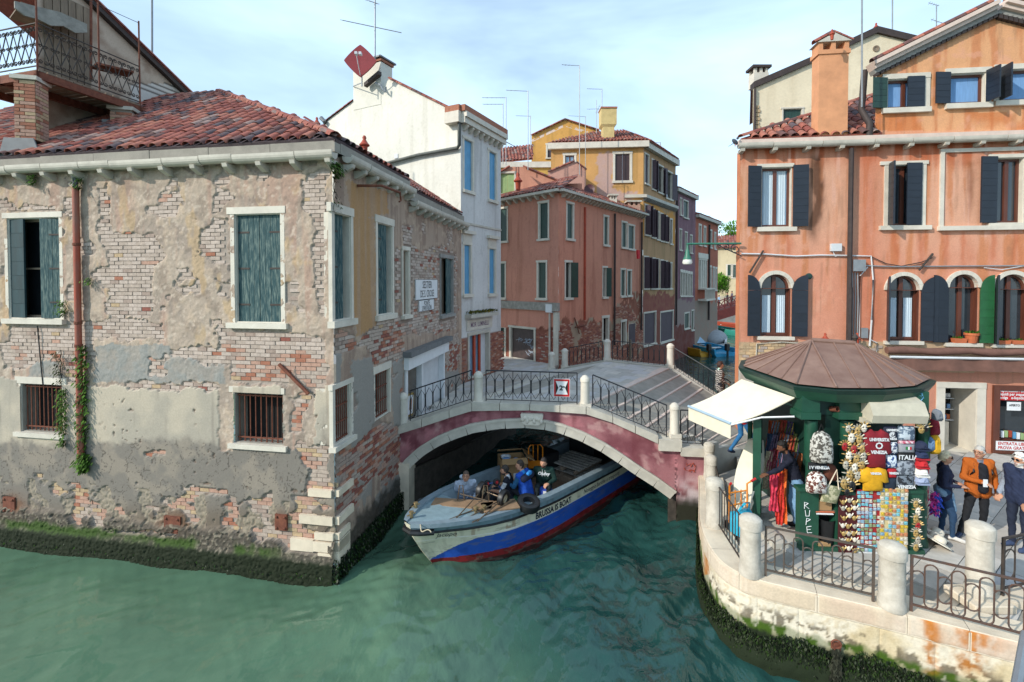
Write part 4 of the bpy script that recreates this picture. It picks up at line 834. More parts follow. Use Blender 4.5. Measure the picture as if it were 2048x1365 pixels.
g=text_on('MOR  LUMINELLI',fW.pt((s0+s1)/2,z1+.41,.05),fW.e,UP,.26,.004,sx=.75,bold=.004);put('lettering',g.mesh('lettering',mat('faded_purple','#7a5d73',.8,.3)),wh)
g=MB();fW.box(g,s0-.3,s1+.35,z1+.72,z1+.86,-.02,.3);put('pediment',g.mesh('pediment',M['stone']),wh)
mo=[(fW.pt(random.uniform(s0-.25,s1+.3),z1+.87+random.random()*.08,random.uniform(0,.28)),Vector((fW.n.x,fW.n.y,.4)).normalized())for _ in range(420)]
growth('moss',mo,.09,('#6d6a1f','#56601d','#8a7a2a','#3f4a18'),'yellow green moss growing on the pediment over the white house doorway','moss',down=False)
ch=MB();a0,a1=fL.sz(707,160)[0],fL.sz(762,160)[0];fL.box(ch,a0,a1,gp[1][1]-.4,fL.sz(730,132)[1],-.7,.015);put('chimney',ch.mesh('chimney',mat('lime_render','#d3d0c4',.85,.08,2,.2)),wh)
band(wh,fL,a0-.04,a1+.05,fL.sz(730,131)[1],fL.sz(730,126)[1],.06,BRICKS[2],'chimney_band',-.75);band(wh,fL,a0-.12,a1+.1,fL.sz(730,125)[1],fL.sz(730,122)[1],.14,M['lead'],'chimney_cap',-.85)
def edge_tiles(parent,fc,p0,p1,d,n,back=0):
 for i in range(n):
  a=(p0[0]+(p1[0]-p0[0])*i/n,p0[1]+(p1[1]-p0[1])*i/n);b=(p0[0]+(p1[0]-p0[0])*(i+1.08)/n,p0[1]+(p1[1]-p0[1])*(i+1.08)/n)
  o=fc.pt(a[0],a[1],d);dd=(fc.pt(b[0],b[1],d)-o);L=dd.length;dd.normalize();x=dd.cross(UP).normalized();R3=basis(x,dd,x.cross(dd));t=barrel(L,.22,.18,.09);g=MB();g.add([o+R3@Vector(v)for v in t.v],t.f);put('edge_tile',g.mesh('edge_tile',TILES[random.choice((0,1,3,2))],True),parent)
edge_tiles(wh,fL,gp[5],gp[4],-.02,14);edge_tiles(wh,fL,gp[0],gp[1],-.02,7)
g=MB();P3=[fL.pt(p[0],p[1]-.06,-.02)for p in(gp[4],gp[5])];bk=-fL.n*6;g.add([P3[0],P3[1],P3[1]+bk,P3[0]+bk],[(0,1,2,3)]);put('roof',g.mesh('roof',M['tile1']),wh)
g=MB();P3=[fL.pt(p[0],p[1]-.06,-.02)for p in(gp[0],gp[1])];g.add([P3[0],P3[1],P3[1]+bk,P3[0]+bk],[(0,1,2,3)]);put('roof',g.mesh('roof',M['tile1']),wh)
g=MB();c=[fL.sz(*p)for p in((922,240),(922,292),(918,298),(840,312),(772,330))];g.tube([fL.pt(a,z,.12)for a,z in c],.07,8);put('drain',g.mesh('drain',mat('green_copper','#4b4f4a',.6,.3,5),True),wh)
g=MB();a,z=fL.sz(793,313);fL.box(g,a-.09,a+.09,z-.09,z+.09,0,.03);put('vent',g.mesh('vent',M['white_metal']),wh)
g=MB();g.tube([fL.pt(*fL.sz(646,238),.1),fL.pt(*fL.sz(654,246),.12),fL.pt(*fL.sz(652,262),.1)],.1,8);put('downspout',g.mesh('downspout',M['lead'],True),wh)
dish=thing('satellite_dish',fL.pt(*fL.sz(745,180),.3),'square red satellite dish on the chimney of the white house','satellite dish')
cd=fL.pt(*fL.sz(747,137),.75);nd=Vector((.05,-1,.02)).normalized();R3=look(nd)@Matrix.Rotation(math.pi/4,3,'Z');g=MB();k_=40
P=[(math.copysign(abs(math.cos(q))**1.75,math.cos(q))*.66,math.copysign(abs(math.sin(q))**1.75,math.sin(q))*.66)for q in np.linspace(0,6.2832,k_+1)[:-1]];R3=look(nd);g.prism(P,cd,R3.col[0],R3.col[1],-.03,.0);g.add([cd+R3@Vector((x*f,y*f,.001+.03*f))for f in(1,.5)for x,y in P]+[cd+R3@Vector((0,0,-.0))],[(i,(i+1)%k_,k_+(i+1)%k_,k_+i)for i in range(k_)]+[(k_+i,k_+(i+1)%k_,2*k_)for i in range(k_)])
put('reflector',g.mesh('reflector',mat('dish_red','#86252b',.6,.1)),dish)
g=MB();f0=cd-UP*.62;g.tube([f0,cd-UP*.3+nd*.35,cd+nd*.62],.018,5);g.box(cd+nd*.62,.05,.05,.09,R3);g.box(cd+nd*.6+Vector((.16,0,0)),.05,.05,.09,R3);put('receiver_arm',g.mesh('receiver_arm',M['white_metal']),dish)
g=MB();g.tube([cd-nd*.2,cd-nd*.2-UP*.95],.03,6);g.tube([cd-nd*.2-UP*.8,fL.pt(*fL.sz(708,174),.05)],.02,5);put('stand',g.mesh('stand',M['grey_metal']),dish)
g=MB();a,z=fL.sz(738,178);g.prism([(0,0),(.8,.35),(.8,.5),(0,.15)],fL.pt(a,z,.3),fL.e,UP,0,-.2);put('flue_slab',g.mesh('flue_slab',M['trim_dark']),wh)
g=MB();g.tube([fL.pt(*fL.sz(x,y),.2)for x,y in((757,170),(768,174),(772,183),(778,188),(778,178))],.045,7);put('flue_pipe',g.mesh('flue_pipe',M['grey_metal'],True),wh)
def pot(p,s,label,name='chimney_pot'):
 g=MB();g.lathe([(r*s,z*s)for r,z in((.1,0),(.13,.35),(.14,.38),(.2,.4),(.21,.44),(.15,.5),(.09,.6),(.06,.66),(.085,.72),(.05,.8),(.01,.82))],p,12);return single(name,g,M['rust_red'],label,'chimney pot','terracotta chimney pots',smooth=True)
pot(at_y(729,312,12.0),.62,'terracotta chimney pot behind the eaves tiles in front of the white gable');pot(at_y(634,262,11.5),.4,'terracotta chimney pot peeping over the end of the hip ridge')
C_s=Vector((2.2,22.5,0));S_e=Vector((8.44,30.7,0));fS1=Facade(C_s+Vector((-.975,1,0))*3.9,C_s);fS2=Facade(C_s,S_e)
sa=thing('salmon_house',(3,26,1),'salmon pink corner house with dark green shutters and exposed brick at its foot','house')
zs=(fS1.sz(1112,388)[1]+fS2.sz(1125,388)[1])/2
s1w=[fS1.rect(999,418,1014,483),fS1.rect(1079,406,1096,478),fS1.rect(997,527,1010,596),fS1.rect(1076,525,1092,597),fS1.rect(1022,657,1068,719),fS1.rect(996,655,1009,738)]
s2w=[fS2.rect(*r)for r in((1134,408,1146,478),(1208,434,1216,490),(1244,446,1253,495),(1257,452,1268,498),(1131,525,1142,596),(1206,536,1213,594),(1242,540,1250,592),(1255,542,1262,591),(1206,636,1216,682),(1243,644,1251,690),(1257,648,1268,688))]
def s1b(S,Z,wx,wy):return wy>655
def s2b(S,Z,wx,wy):return wy>640+(wx-1120)*.02-60*((wx>1225)&(wx<1290))*(fbm(S*.8,Z*.8,333)>.42)
fS1.relief('street_wall',0,fS1.len,.5,zs,.07,paintf('#bd8370',321,'#94604e',vk=.25,var='#c08a74',zones=((s1b,'#7b4a3c'),)),s1w,sa,m=VMF)
fS2.relief('canal_wall',0,fS2.len,-.5,zs,.08,paintf('#c4866f',331,'#9a5f4c',vk=.3,var='#c48a70',zones=((s2b,'#8a5442'),(lambda S,Z,wx,wy:s2b(S,Z,wx,wy)&(fbm(S*1.2,Z*1.2,340)>.55),'#a08d78'),(lambda S,Z,wx,wy:Z<.9,'#3d3a30'))),s2w,sa,m=VMF)
bricks(fS1,(0,fS1.len,1.9,4.2),lambda a,z,x,y:(y>662)&(fbm(a*2,z*2,91)>.3),sa,(BRICKS,lambda x,y:random.choice((4,4,2,4,6))),holes=[(h[0]-.12,h[1]+.12,h[2]-.1,h[3]+.1)for h in s1w],limit=150,d=(0,.018))
bricks(fS2,(0,fS2.len,.8,4.6),lambda a,z,x,y:(y>648)&(fbm(a*1.2,z*1.5,92)>.42)|((x>1228)&(y>610)&(fbm(a*.9,z*.9,93)>.5)),sa,(BRICKS,lambda x,y:random.choice((4,2,2,3,4))),holes=[(h[0]-.1,h[1]+.1,h[2]-.1,h[3]+.1)for h in s2w],limit=150,d=(0,.02))
for i,r in enumerate(s1w[:4]):far_window(sa,fS1,r,M['shutter_green'],jamb=.08,sill=.1)
w=opening(sa,fS1,s1w[4],.15,jamb=.12,sill=.12,lint=.1,stone=M['stone'],pane=M['dark_void'],name='shop_window');g=MB();fS1.box(g,s1w[4][0],s1w[4][1],s1w[4][2],s1w[4][3],-.12,-.09);put('roller_shutter',g.mesh('roller_shutter',mat('grimy_shutter','#3a2c2a',.6,.4,4)),sa)
def scribble(fc,r,n,d,m,parent,seed,lw=.012,name='graffiti'):
 rr=random.Random(seed);s0,s1,z0,z1=r
 for i in range(n):
  g=MB();c=(rr.uniform(s0+.1,s1-.1),rr.uniform(z0+.08,z1-.1));P=[]
  for j in range(9):P.append(fc.pt(min(s1,max(s0,c[0]+rr.uniform(-.16,.16)*(s1-s0)+j*.03)),min(z1,max(z0,c[1]+rr.uniform(-.13,.13)*(z1-z0))),d))
  g.tube(P,lw,4);put(name,g.mesh(name,m),parent)
scribble(fS1,(s1w[4][0]+.1,s1w[4][1]-.1,s1w[4][2]+.1,s1w[4][3]-.4),7,-.085,mat('white_spray','#9aa4b0',.6,.1),sa,5)
opening(sa,fS1,s1w[5],.2,jamb=.12,pane=M['shutter_green'],name='doorway',stone=M['stone'])
band(sa,fS1,0,fS1.len+.05,4.55,4.95,.12,M['wood_grey'],'timber_lintel');g=MB();a=fS1.len-.18;fS1.box(g,a-.1,a+.22,1.9,4.5,-.05,.05);put('corner_stone',g.mesh('corner_stone',M['stone']),sa)
for i,r in enumerate(s2w[:8]):far_window(sa,fS2,r,M['shutter_green'],jamb=.09,sill=.11,leafs=('closed','closed','closed','closed','one','one','closed','closed')[i])
opening(sa,fS2,s2w[8],.2,jamb=.12,lint=.14,pane=M['glass_dark'],sash=M['trim_dark'],name='arched_door',rows=3)
opening(sa,fS2,s2w[9],.2,jamb=.1,lint=.14,pane=M['glass_dark'],sash=M['trim_dark'],rows=3);leaf(sa,fS2,s2w[10][0],1,2,s2w[10][1]-s2w[10][0],s2w[10][2],s2w[10][3],M['shutter_plum'],4,d=.03,planks=False)
for fc,a0,a1,n in((fS1,0,fS1.len+.25,11),(fS2,0,fS2.len,26)):
 brackets(sa,fc,a0 if fc is fS1 else .1,fc.len-.05,zs+.02,n,.3,.2,.09);band(sa,fc,a0-(.25 if fc is fS2 else 0),a1,zs+.02,zs+.14,.42,M['stone'],'gutter')
e1,e2,e3=fS1.pt(-.2,zs+.15,.3),C_s+Vector((0,-.4,zs+.15)),fS2.pt(fS2.len,zs+.15,.3)
ap=C_s+Vector((1.6,5.2,zs+1.95));ap2=e3+Vector((-2.6,2.2,1.6))
roof_poly(sa,[e1,e2,ap,e1+Vector((1.9,2.9,1.7))]);roof_poly(sa,[e2,e3,ap2,ap])
for px,y0,y1 in((1227,428,690),(1281,445,660)):pipe(sa,fS2,px,y0,y1,.1,.06)
pipe(sa,fS2,1169,415,640,.03,.07,M['rust_red'],'flue')
g=MB();a,z=fS1.sz(1101,617);fS1.box(g,a-.2,a+.2,z-.2,z+.2,.02,.14);put('meter_box',g.mesh('meter_box',M['white_metal']),sa);pipe(sa,fS1,1101,627,745,.06,.05,M['stone'],'conduit')
g=MB()
for q in((0,3,0,4),(1,1,3,-1)):pass
a,z=fS2.sz(1150,655);g.tube([fS2.pt(a-.15,z+.5,.06),fS2.pt(a+.3,z-.35,.08)],.03,5);g2=MB();g2.tube([fS2.pt(a-.1,z+.02,.07),fS2.pt(a+1.,z+.05,.09)],.03,5);put('iron_tie',g.mesh('iron_tie',M['rust']),sa);put('iron_tie',g2.mesh('iron_tie',M['rust']),sa)
def chimney(px0,px1,py0,py1,y,label,m,capm=None,holes=True,depth=None):
 a,b=at_y(px0,py1,y),at_y(px1,py0,y);w=b.x-a.x;t=thing('chimney',((a.x+b.x)/2,y,a.z),label,'chimney');g=MB();d=(depth or w)/2
 g.box(((a.x+b.x)/2,y+d,(a.z+b.z)/2-.2),w/2,d,(b.z-a.z)/2+.0-.2,None);put('stack',g.mesh('stack',m),t)
 zt=b.z-.4;
 for q in(-1,0,1)if holes else():
  for r in(-1,1):g=MB();g.box(((a.x+b.x)/2+q*w*.38,y+d+r*d*.75,zt+.1),w*.09,d*.2,.1);put('cap_pier',g.mesh('cap_pier',m),t)
 g=MB();g.box(((a.x+b.x)/2,y+d,zt+.25),w/2+.08,d+.08,.05);put('cap',g.mesh('cap',capm or M['stone']),t)
 return t
chimney(1220,1234,385,425,28,'slim pale chimney standing on the edge of the salmon roof',M['stone_white']);chimney(1256,1281,398,438,30,'squat brick chimney at the end of the salmon roof',BRICKS[3])
at1=thing('pink_attic',(2.5,27.5,10),'small pink attic with lime green shutters above the salmon roof','attic');fP=Facade((-1.2,27.6),(4.1,27.0));lr=fP.rect(1001,347,1029,388)
pp=[fP.sz(*p)for p in((990,352),(1020,334),(1046,334),(1090,348),(1115,358),(1130,368))]
fP.relief('wall',0,5.2,9.6,14,.1,paintf('#c08a74',341,'#a07060'),[lr],at1,m=VMF,top=lambda S:np.interp(S,[p[0]for p in pp],[p[1]for p in pp]));far_window(at1,fP,lr,M['shutter_lime'],jamb=.08,sill=.1)
edge_tiles(at1,fP,pp[0],pp[1],.05,5);edge_tiles(at1,fP,pp[2],pp[5],.05,12);g=MB();bk=Vector((.5,3.5,.3));P3=[fP.pt(p[0],p[1],0)for p in pp[1:]];g.add(P3+[p+bk for p in P3],[(i,i+1,i+6,i+5)for i in range(4)]);put('roof',g.mesh('roof',M['tile1']),at1)
pot(at_y(1036,381,25.5),1.15,'dark red chimney pot beside the lime green shutters')
dg=thing('pink_dormer',(6,29,10.5),'pale pink dormer gable with raking tiles in front of the yellow house','dormer');fD=Facade((2.9,29.2),(6.2,28.9));dp_=[fD.sz(*p)for p in((1096,345),(1149,323),(1152,325),(1172,340))]
fD.relief('wall',dp_[0][0],dp_[3][0],10,14,.1,paintf('#b98f80',351,'#8d6f63'),(),dg,m=VMF,top=lambda S:np.interp(S,[p[0]for p in dp_],[p[1]for p in dp_]));edge_tiles(dg,fD,dp_[0],dp_[1],.02,7);edge_tiles(dg,fD,dp_[2],dp_[3],.02,4)
g=MB();a,b=fD.pt(dp_[1][0],10,0),fD.pt(dp_[3][0],10,0);put('side_wall',(MB().hexa([fD.pt(dp_[0][0],10,-.01),fD.pt(dp_[3][0],10,-.01),fD.pt(dp_[3][0],10,-3),fD.pt(dp_[0][0],10,-3),fD.pt(dp_[0][0],dp_[0][1],-.01),fD.pt(dp_[3][0],dp_[3][1],-.01),fD.pt(dp_[3][0],dp_[3][1],-3),fD.pt(dp_[0][0],dp_[0][1],-3)]),M['stone_pink']),dg)
g=MB();c=at_y(1179,380,27.8);nd=Vector((-.2,-.95,.2)).normalized();R3=look(nd);g.lathe([(.02,0),(.18,.02),(.30,.08),(.31,.09),(.18,.05),(.02,.03)],c,16,M=R3);g.tube([c,c-nd*.1-UP*.6],.025,5);single('satellite_dish',g,mat('dish_maroon','#4a1f25',.5,.1),'small round maroon satellite dish on the salmon roof','satellite dish')
g=MB();c=fS2.pt(*fS2.sz(1261,510),.5);g.box(c,.14,.05,.26,fS2.M);g.box(c+fS2.e*-.16+UP*.12,.05,.04,.13,fS2.M);single('washing',g,mat('red_cloth','#c8202c',.8,.2),'bright red garment hung out under a green shuttered window','washing')
Y_l,Y_c,Y_e=Vector((2.55,31.25,0)),Vector((8.46,30.72,0)),Vector((12.24,35.7,0));fY1=Facade(Y_l,Y_c);fY2=Facade(Y_c,Y_e)
ye=thing('yellow_house',(7.5,34,0),'tall ochre yellow house with plum shutters and a tall yellow chimney along the rio','house');zy=fY1.sz(1200,298)[1]
y1w=[fY1.rect(1230,308,1260,362),fY1.rect(1130,311,1149,336)]
y2w=[fY2.rect(*r)for r in((1290,310,1297,368),(1304,322,1310,379),(1316,333,1326,386),(1332,345,1344,398),(1290,412,1298,470),(1303,420,1309,475),(1313,425,1318,479),(1321,429,1326,482),(1330,434,1334,484),(1340,440,1344,488),(1288,515,1296,577),(1302,518,1309,577),(1312,520,1317,577),(1321,522,1326,577),(1329,524,1334,577),(1338,527,1343,577),(1288,626,1311,689),(1321,624,1346,682))]
fY1.relief('front_wall',0,fY1.len,8,zy,.1,paintf('#c2945c',361,'#97763f',zones=(([(1193,300),(1226,300),(1228,380),(1275,385),(1275,398),(1195,396)],'#b5968a'),)),y1w,ye,m=VMF)
fY2.relief('canal_wall',0,fY2.len,-.5,zy,.1,paintf('#b08b66',371,'#86704c',zones=((lambda S,Z,wx,wy:(wy>398+(wx-1290)*.6)&(wy<470+(wx-1290)*.3),'#c48c4a'),(lambda S,Z,wx,wy:wy>588,'#8a5346'),(lambda S,Z,wx,wy:wy>640,'#7d4a3d'))),y2w,ye,m=VMF)
far_window(ye,fY1,y1w[0],M['shutter_brown'],jamb=.14,sill=.15,lint=.15,n=3);far_window(ye,fY1,y1w[1],None,M['glass_blue'],jamb=.12,lint=.15,sash=M['brown_wood'])
for i,r in enumerate(y2w):far_window(ye,fY2,r,M['shutter_plum'],jamb=.09,leafs='open' if i in(2,3)else('closed' if i>15 or i%3==0 else 'ajar'),sill=.1)
band(ye,fY1,-.2,fY1.len+.3,zy,zy+.38,.3,M['stone_white']);band(ye,fY2,0,fY2.len,zy,zy+.38,.3,M['stone_white']);zm=fY2.sz(1292,398)[1];band(ye,fY2,-.1,fY2.len,zm,zm+.2,.25,M['stone']);brackets(ye,fY2,0,fY2.len,zm,26,.2,.2,.1,M['stone_grey']);band(ye,fY1,fY1.len-1.2,fY1.len+.2,zm,zm+.2,.2,M['stone'])
q=[fY1.pt(-.2,zy+.4,.3),fY1.pt(fY1.len+.3,zy+.4,.3),fY2.pt(fY2.len,zy+.4,.3)];apx=at_y(1248,262,34.5);roof_poly(ye,[q[0],q[1],apx,at_y(1190,266,34.5)]);roof_poly(ye,[q[1],q[2],apx])
def yellow_stack():
 t=thing('chimney',at_y(1217,286,31.6),'tall pale yellow chimney with a flared hood on the ochre house','chimney');m=mat('yellow_render','#c4ae78',.85,.15,3,.2);g=MB();a,b=at_y(1204,286,31.6),at_y(1230,255,31.6);cx=(a.x+b.x)/2;w=(b.x-a.x)/2
 g.box((cx,31.9,(a.z+b.z)/2),w*.85,.38,(b.z-a.z)/2);put('stack',g.mesh('stack',m),t);g=MB();c,d=at_y(1202,250,31.6),at_y(1233,219,31.6);w2=(d.x-c.x)/2;z=[b.z,c.z,d.z]
 vs=[(cx+s*ww,31.9+r*dd,zz)for ww,dd,zz in((w*.85,.38,z[0]),(w2,.46,z[1]),(w2,.46,z[2]))for s,r in((-1,-1),(1,-1),(1,1),(-1,1))];g.add(vs,[(i*4+j,i*4+(j+1)%4,i*4+4+(j+1)%4,i*4+4+j)for i in range(2)for j in range(4)]+[(8,9,10,11)]);put('hood',g.mesh('hood',m),t)
 g=MB();g.box((cx,31.9,z[2]+.06),w2+.03,.5,.05);put('cap',g.mesh('cap',BRICKS[2]),t)
yellow_stack()
yg=thing('yellow_gable_house',(4,36,8),'yellow gabled top storey rising behind the ochre house','house');fZ=Facade((1.4,36.2),(7.4,35.6));yp=[fZ.sz(*p)for p in((1063,272),(1130,240),(1198,262))];zr=fZ.rect(1095,290,1109,316)
fZ.relief('wall',yp[0][0],yp[2][0],12,19,.12,paintf('#c69652',381,'#9a7a40'),[zr],yg,m=VMF,top=lambda S:np.interp(S,[p[0]for p in yp],[p[1]for p in yp]));far_window(yg,fZ,zr,M['shutter_brown'],jamb=.12,lint=.12)
edge_tiles(yg,fZ,yp[0],yp[1],.1,9);edge_tiles(yg,fZ,yp[2],yp[1],.1,9);
for i,j in((0,1),(1,2)):g=MB();o=(yp[i],yp[j]);g.prism([(o[0][0],o[0][1]-.5),(o[1][0],o[1][1]-.5),(o[1][0],o[1][1]-.3),(o[0][0],o[0][1]-.3)],fZ.pt(0,0,0),fZ.e,UP,-.08,.0);put('cornice',g.mesh('cornice',M['stone_pink']),yg)
lowr=[at_y(985,326,31.5),at_y(1066,318,31.5),at_y(1066,290,35),at_y(1000,306,35)];roof_poly(yg,lowr);g=MB();a,b=at_y(985,336,31.5),at_y(1104,322,31.4);g.hexa([a-UP*3,b-UP*3,b+Vector((0,1,-3)),a+Vector((0,1,-3)),a,b,b+Vector((0,1,0)),a+Vector((0,1,0))]);put('parapet',g.mesh('parapet',mat('yellow_wall','#c09a4e',.85,.15,3)),yg);band(yg,Facade((a.x,a.y),(b.x,b.y)),0,(b-a).length,a.z-.02,a.z+.35,.15,M['stone_white'])
P_e=Vector((15.3,39.7,0));R_e=Vector((19.7,45.5,0));fU=Facade(Y_e,P_e);fR=Facade(P_e,R_e)
pu=thing('purple_house',(12.5,39,0),'mauve plastered house with a row of pointed windows next to the ochre house','house');zu=12.7
uw=[fU.rect(*r)for r in((1367,403,1376,436),(1360,398,1363,430),(1359,460,1363,500),(1370,466,1374,502),(1380,472,1384,506),(1361,545,1364,592),(1366,546,1369,592),(1371,547,1374,592),(1376,548,1379,592),(1381,549,1384,592),(1369,627,1378,657),(1383,622,1387,660))]
fU.relief('wall',0,fU.len,-.5,zu,.12,paintf('#7d5a62',391,'#5e434a',vk=.4,var='#8f7076',zones=((lambda S,Z,wx,wy:wy>600,'#8d7a74'),(lambda S,Z,wx,wy:wy>650,'#6d4038'))),uw,pu,m=VMF)
for i,r in enumerate(uw):far_window(pu,fU,r,M['shutter_green']if i in(0,10,11)else None,jamb=.07,sill=.1,lint=.22 if 4<i<10 else .1,stone=M['stone_white'])
band(pu,fU,0,fU.len,zu,zu+.25,.25,M['stone']);roof_poly(pu,[fU.pt(0,zu+.26,.25),fU.pt(fU.len,zu+.26,.25),fU.pt(fU.len,zu+1.5,-4),fU.pt(0,zu+1.5,-4)]);pipe(pu,fU,1352,380,650,.1,.07)
re=thing('red_palace',(17.5,44,0),'brick red palace with white traceried windows beyond the mauve house','house');zr_=11.3
rw=[fR.rect(*r)for r in((1398,520,1401,577),(1403,520,1405,577),(1407,521,1409,577),(1411,522,1413,577),(1420,535,1422,580),(1426,537,1428,580),(1431,538,1433,580),(1398,452,1402,490),(1408,456,1411,492),(1420,463,1423,495),(1429,468,1431,498))]
fR.relief('wall',0,fR.len,-.5,zr_,.14,paintf('#a85f48',401,'#84483a',zones=((lambda S,Z,wx,wy:wy>600,'#8d7a6c'),)),rw,re,m=VMF)
for i,r in enumerate(rw):far_window(re,fR,r,None,M['glass_dark'],jamb=.14,sill=.12,lint=.3 if i<4 else .18,stone=M['stone_white'])
g=MB();a,b=fR.sz(1396,514),fR.sz(1415,514);fR.box(g,a[0],b[0],a[1]-.1,a[1]+.35,0,.08);put('tracery',g.mesh('tracery',M['stone_white']),re)
g=MB();a,b=fR.sz(1396,580),fR.sz(1415,580)
for i in range(9):c=a[0]+(b[0]-a[0])*i/8;g.tube([fR.pt(c,a[1]-.8,.6),fR.pt(c,a[1],.6)],.05,6)
fR.box(g,a[0],b[0],a[1],a[1]+.12,0,.7);fR.box(g,a[0],b[0],a[1]-.95,a[1]-.8,0,.7);put('balcony',g.mesh('balcony',M['stone_white']),re)
band(re,fR,0,fR.len,zr_,zr_+.25,.3,M['stone']);roof_poly(re,[fR.pt(0,zr_+.26,.3),fR.pt(fR.len,zr_+.26,.3),fR.pt(fR.len,zr_+1.6,-4),fR.pt(0,zr_+1.6,-4)]);pipe(re,fR,1417,450,640,.1,.08)
fh=thing('cream_house',(31,70,0),'pale cream house with balcony and striped railing at the end of the rio','house');fC1=Facade((26.5,66),(36,62));cwn=[fC1.rect(1455,530,1462,552),fC1.rect(1466,530,1474,556)]
fC1.relief('wall',-4,11,0,10.5,.3,paintf('#c3b595',411,'#9d9178'),cwn,fh,m=VMF)
for r in cwn:far_window(fh,fC1,r,M['shutter_green'],jamb=.2)
roof_poly(fh,[fC1.pt(-4,10.5,.4),fC1.pt(11,10.5,.4),fC1.pt(11,12.5,-5),fC1.pt(-4,12.5,-5)],w=.35,row=.5)
ld=MB();ld.prism([(-60,0),(-9,0),(-2.2,14),(-.6,19.5),(2.3,22.6),(12.2,35.8),(19.8,45.6),(24,58),(40,62),(60,120),(-60,120)],(0,0,-1),(1,0,0),(0,1,0),0,1.0+.9);
struct('ground',MB().prism([(-60,25),(-8,25),(-.4,24.5),(3.2,24.2),(12.6,36.6),(20,46),(24,62),(60,62),(60,160),(-60,160)],(0,0,-1),(1,0,0),(0,1,0),0,2.6).mesh('ground',M['stone_grey']))
# ------------------------------------------------------------------ the stone bridge
NL,NR=Vector((-2.95,12.47,0)),Vector((4.65,11.5,0));fN=Facade(NL,NR)
bridge=thing('stone_bridge',(1,14,1),'low arched bridge with red plastered sides, white stone kerb and black iron railings','bridge')
def S_(*p):return fN.sz(*p)
kt=[S_(*p)for p in((795,853),(809,847),(881,826),(942,804),(1050,807),(1168,812),(1188,816),(1265,848),(1333,877),(1361,893),(1407,893))]
kb=[S_(*p)for p in((795,868),(817,862),(881,841),(938,821),(1050,819),(1168,826),(1218,841),(1316,886),(1317,899),(1360,903),(1407,912))]
def zk(s):return np.interp(s,[p[0]for p in kt],[p[1]for p in kt])
def zkb(s):return np.interp(s,[p[0]for p in kb],[p[1]for p in kb])
arch=[S_(*p)for p in((815,945),(824,932),(850,909),(881,890),(915,876),(948,865),(1000,857),(1050,855),(1090,859),(1117,865),(1160,881),(1201,902),(1236,925),(1269,948),(1305,971),(1340,997))]
ak=[0]
for p,q in zip(arch,arch[1:]):ak.append(ak[-1]+math.dist(p,q))
def arch_at(f):t=f*ak[-1];return np.array([np.interp(t,ak,[p[0]for p in arch]),np.interp(t,ak,[p[1]for p in arch])])
def arch_n(f):
 d=arch_at(min(1,f+.02))-arch_at(max(0,f-.02));n=np.array([-d[1],d[0]]);return n/np.linalg.norm(n)
TH=.25;ext=[arch_at(f)+arch_n(f)*TH for f in np.linspace(0,1,40)]
def zext(s):return np.interp(s,[p[0]for p in ext],[p[1]for p in ext],left=-.6,right=-.6)
Sg=np.concatenate([np.linspace(-.05,ext[0][0]-.001,6),np.linspace(ext[0][0],ext[-1][0],130),np.linspace(ext[-1][0]+.001,fN.len+.1,16)]);k=26
b_,t_=zext(Sg),zkb(Sg)+.02;V=[];G=np.linspace(0,1,k);SA=np.repeat(Sg[:,None],k,1);SZ=b_[:,None]+(t_-b_)[:,None]*G[None]
X,Y=fN.o.x+fN.e.x*SA,fN.o.y+fN.e.y*SA;PX,PY=project(X,Y,SZ)
big,med,fine=fbm(SA*1.6,SZ*1.6,501),fbm(SA*5,SZ*5,502),fbm(SA*18,SZ*18,503,3);st=fbm(SA*7,SZ*.8,504)
C=base(SA,'#9a666a');C=mixc(C,'#764249',sstep(big,.4,.65));C=mixc(C,'#b4757a',sstep(med,.55,.75)*.6);C=mixc(C,'#b58d8a',sstep(fbm(SA*3,SZ*3,506),.62,.72)*.7);C=mixc(C,'#6a333a',sstep(st,.55,.75)*.6)
wh_=sstep(PX,1330,1385)*sstep(PY,935,985)*sstep(med,.35,.6);C=mixc(C,'#b9a9ac',wh_);gr_=(1-sstep(SZ+(med-.5)*.3,.55,.8));C=mixc(C,'#2b2b20',gr_)
D=(med-.5)*.014+(fine-.5)*.008
X=X+fN.n.x*D;Y=Y+fN.n.y*D;I=np.arange(len(Sg)*k).reshape(len(Sg),k);q=np.stack([I[:-1,:-1],I[1:,:-1],I[1:,1:],I[:-1,1:]],-1).reshape(-1,4)
put('spandrel_wall',gridmesh('spandrel_wall',np.stack([X,Y,SZ],-1).reshape(-1,3),q,C.reshape(-1,3),VM),bridge)
nv=15
for i in range(nv):
 f0,f1=i/nv,(i+1)/nv;P=[];g=MB();m_=4
 lo=[arch_at(f0+(f1-f0)*(j/m_)+(0.0016 if j==0 else-.0016 if j==m_ else 0))for j in range(m_+1)];hi=[arch_at(f0+(f1-f0)*(j/m_))+arch_n(f0+(f1-f0)*(j/m_))*TH for j in range(m_+1)]
 P=[tuple(p)for p in lo]+[tuple(p)for p in hi[::-1]];j_=random.uniform(0,.008);g.prism(P,fN.pt(0,0,0),fN.e,UP,-.35,.05+j_);put('voussoir',g.mesh('voussoir',M['stone']),bridge)
 mid=[(lo[j]*.25+hi[j]*.75)for j in range(m_+1)];P=[tuple(p)for p in mid]+[tuple(p)for p in hi[::-1]];g=MB();g.prism(P,fN.pt(0,0,0),fN.e,UP,.051+j_,.075+j_);put('moulding',g.mesh('moulding',M['stone']),bridge)
skew=Vector((2.9,6.1,-.5))
vs=[];nA_=30
for f in np.linspace(0,1,nA_):a=arch_at(f);p=fN.pt(a[0],a[1],-.3);vs+=[p,p+skew]
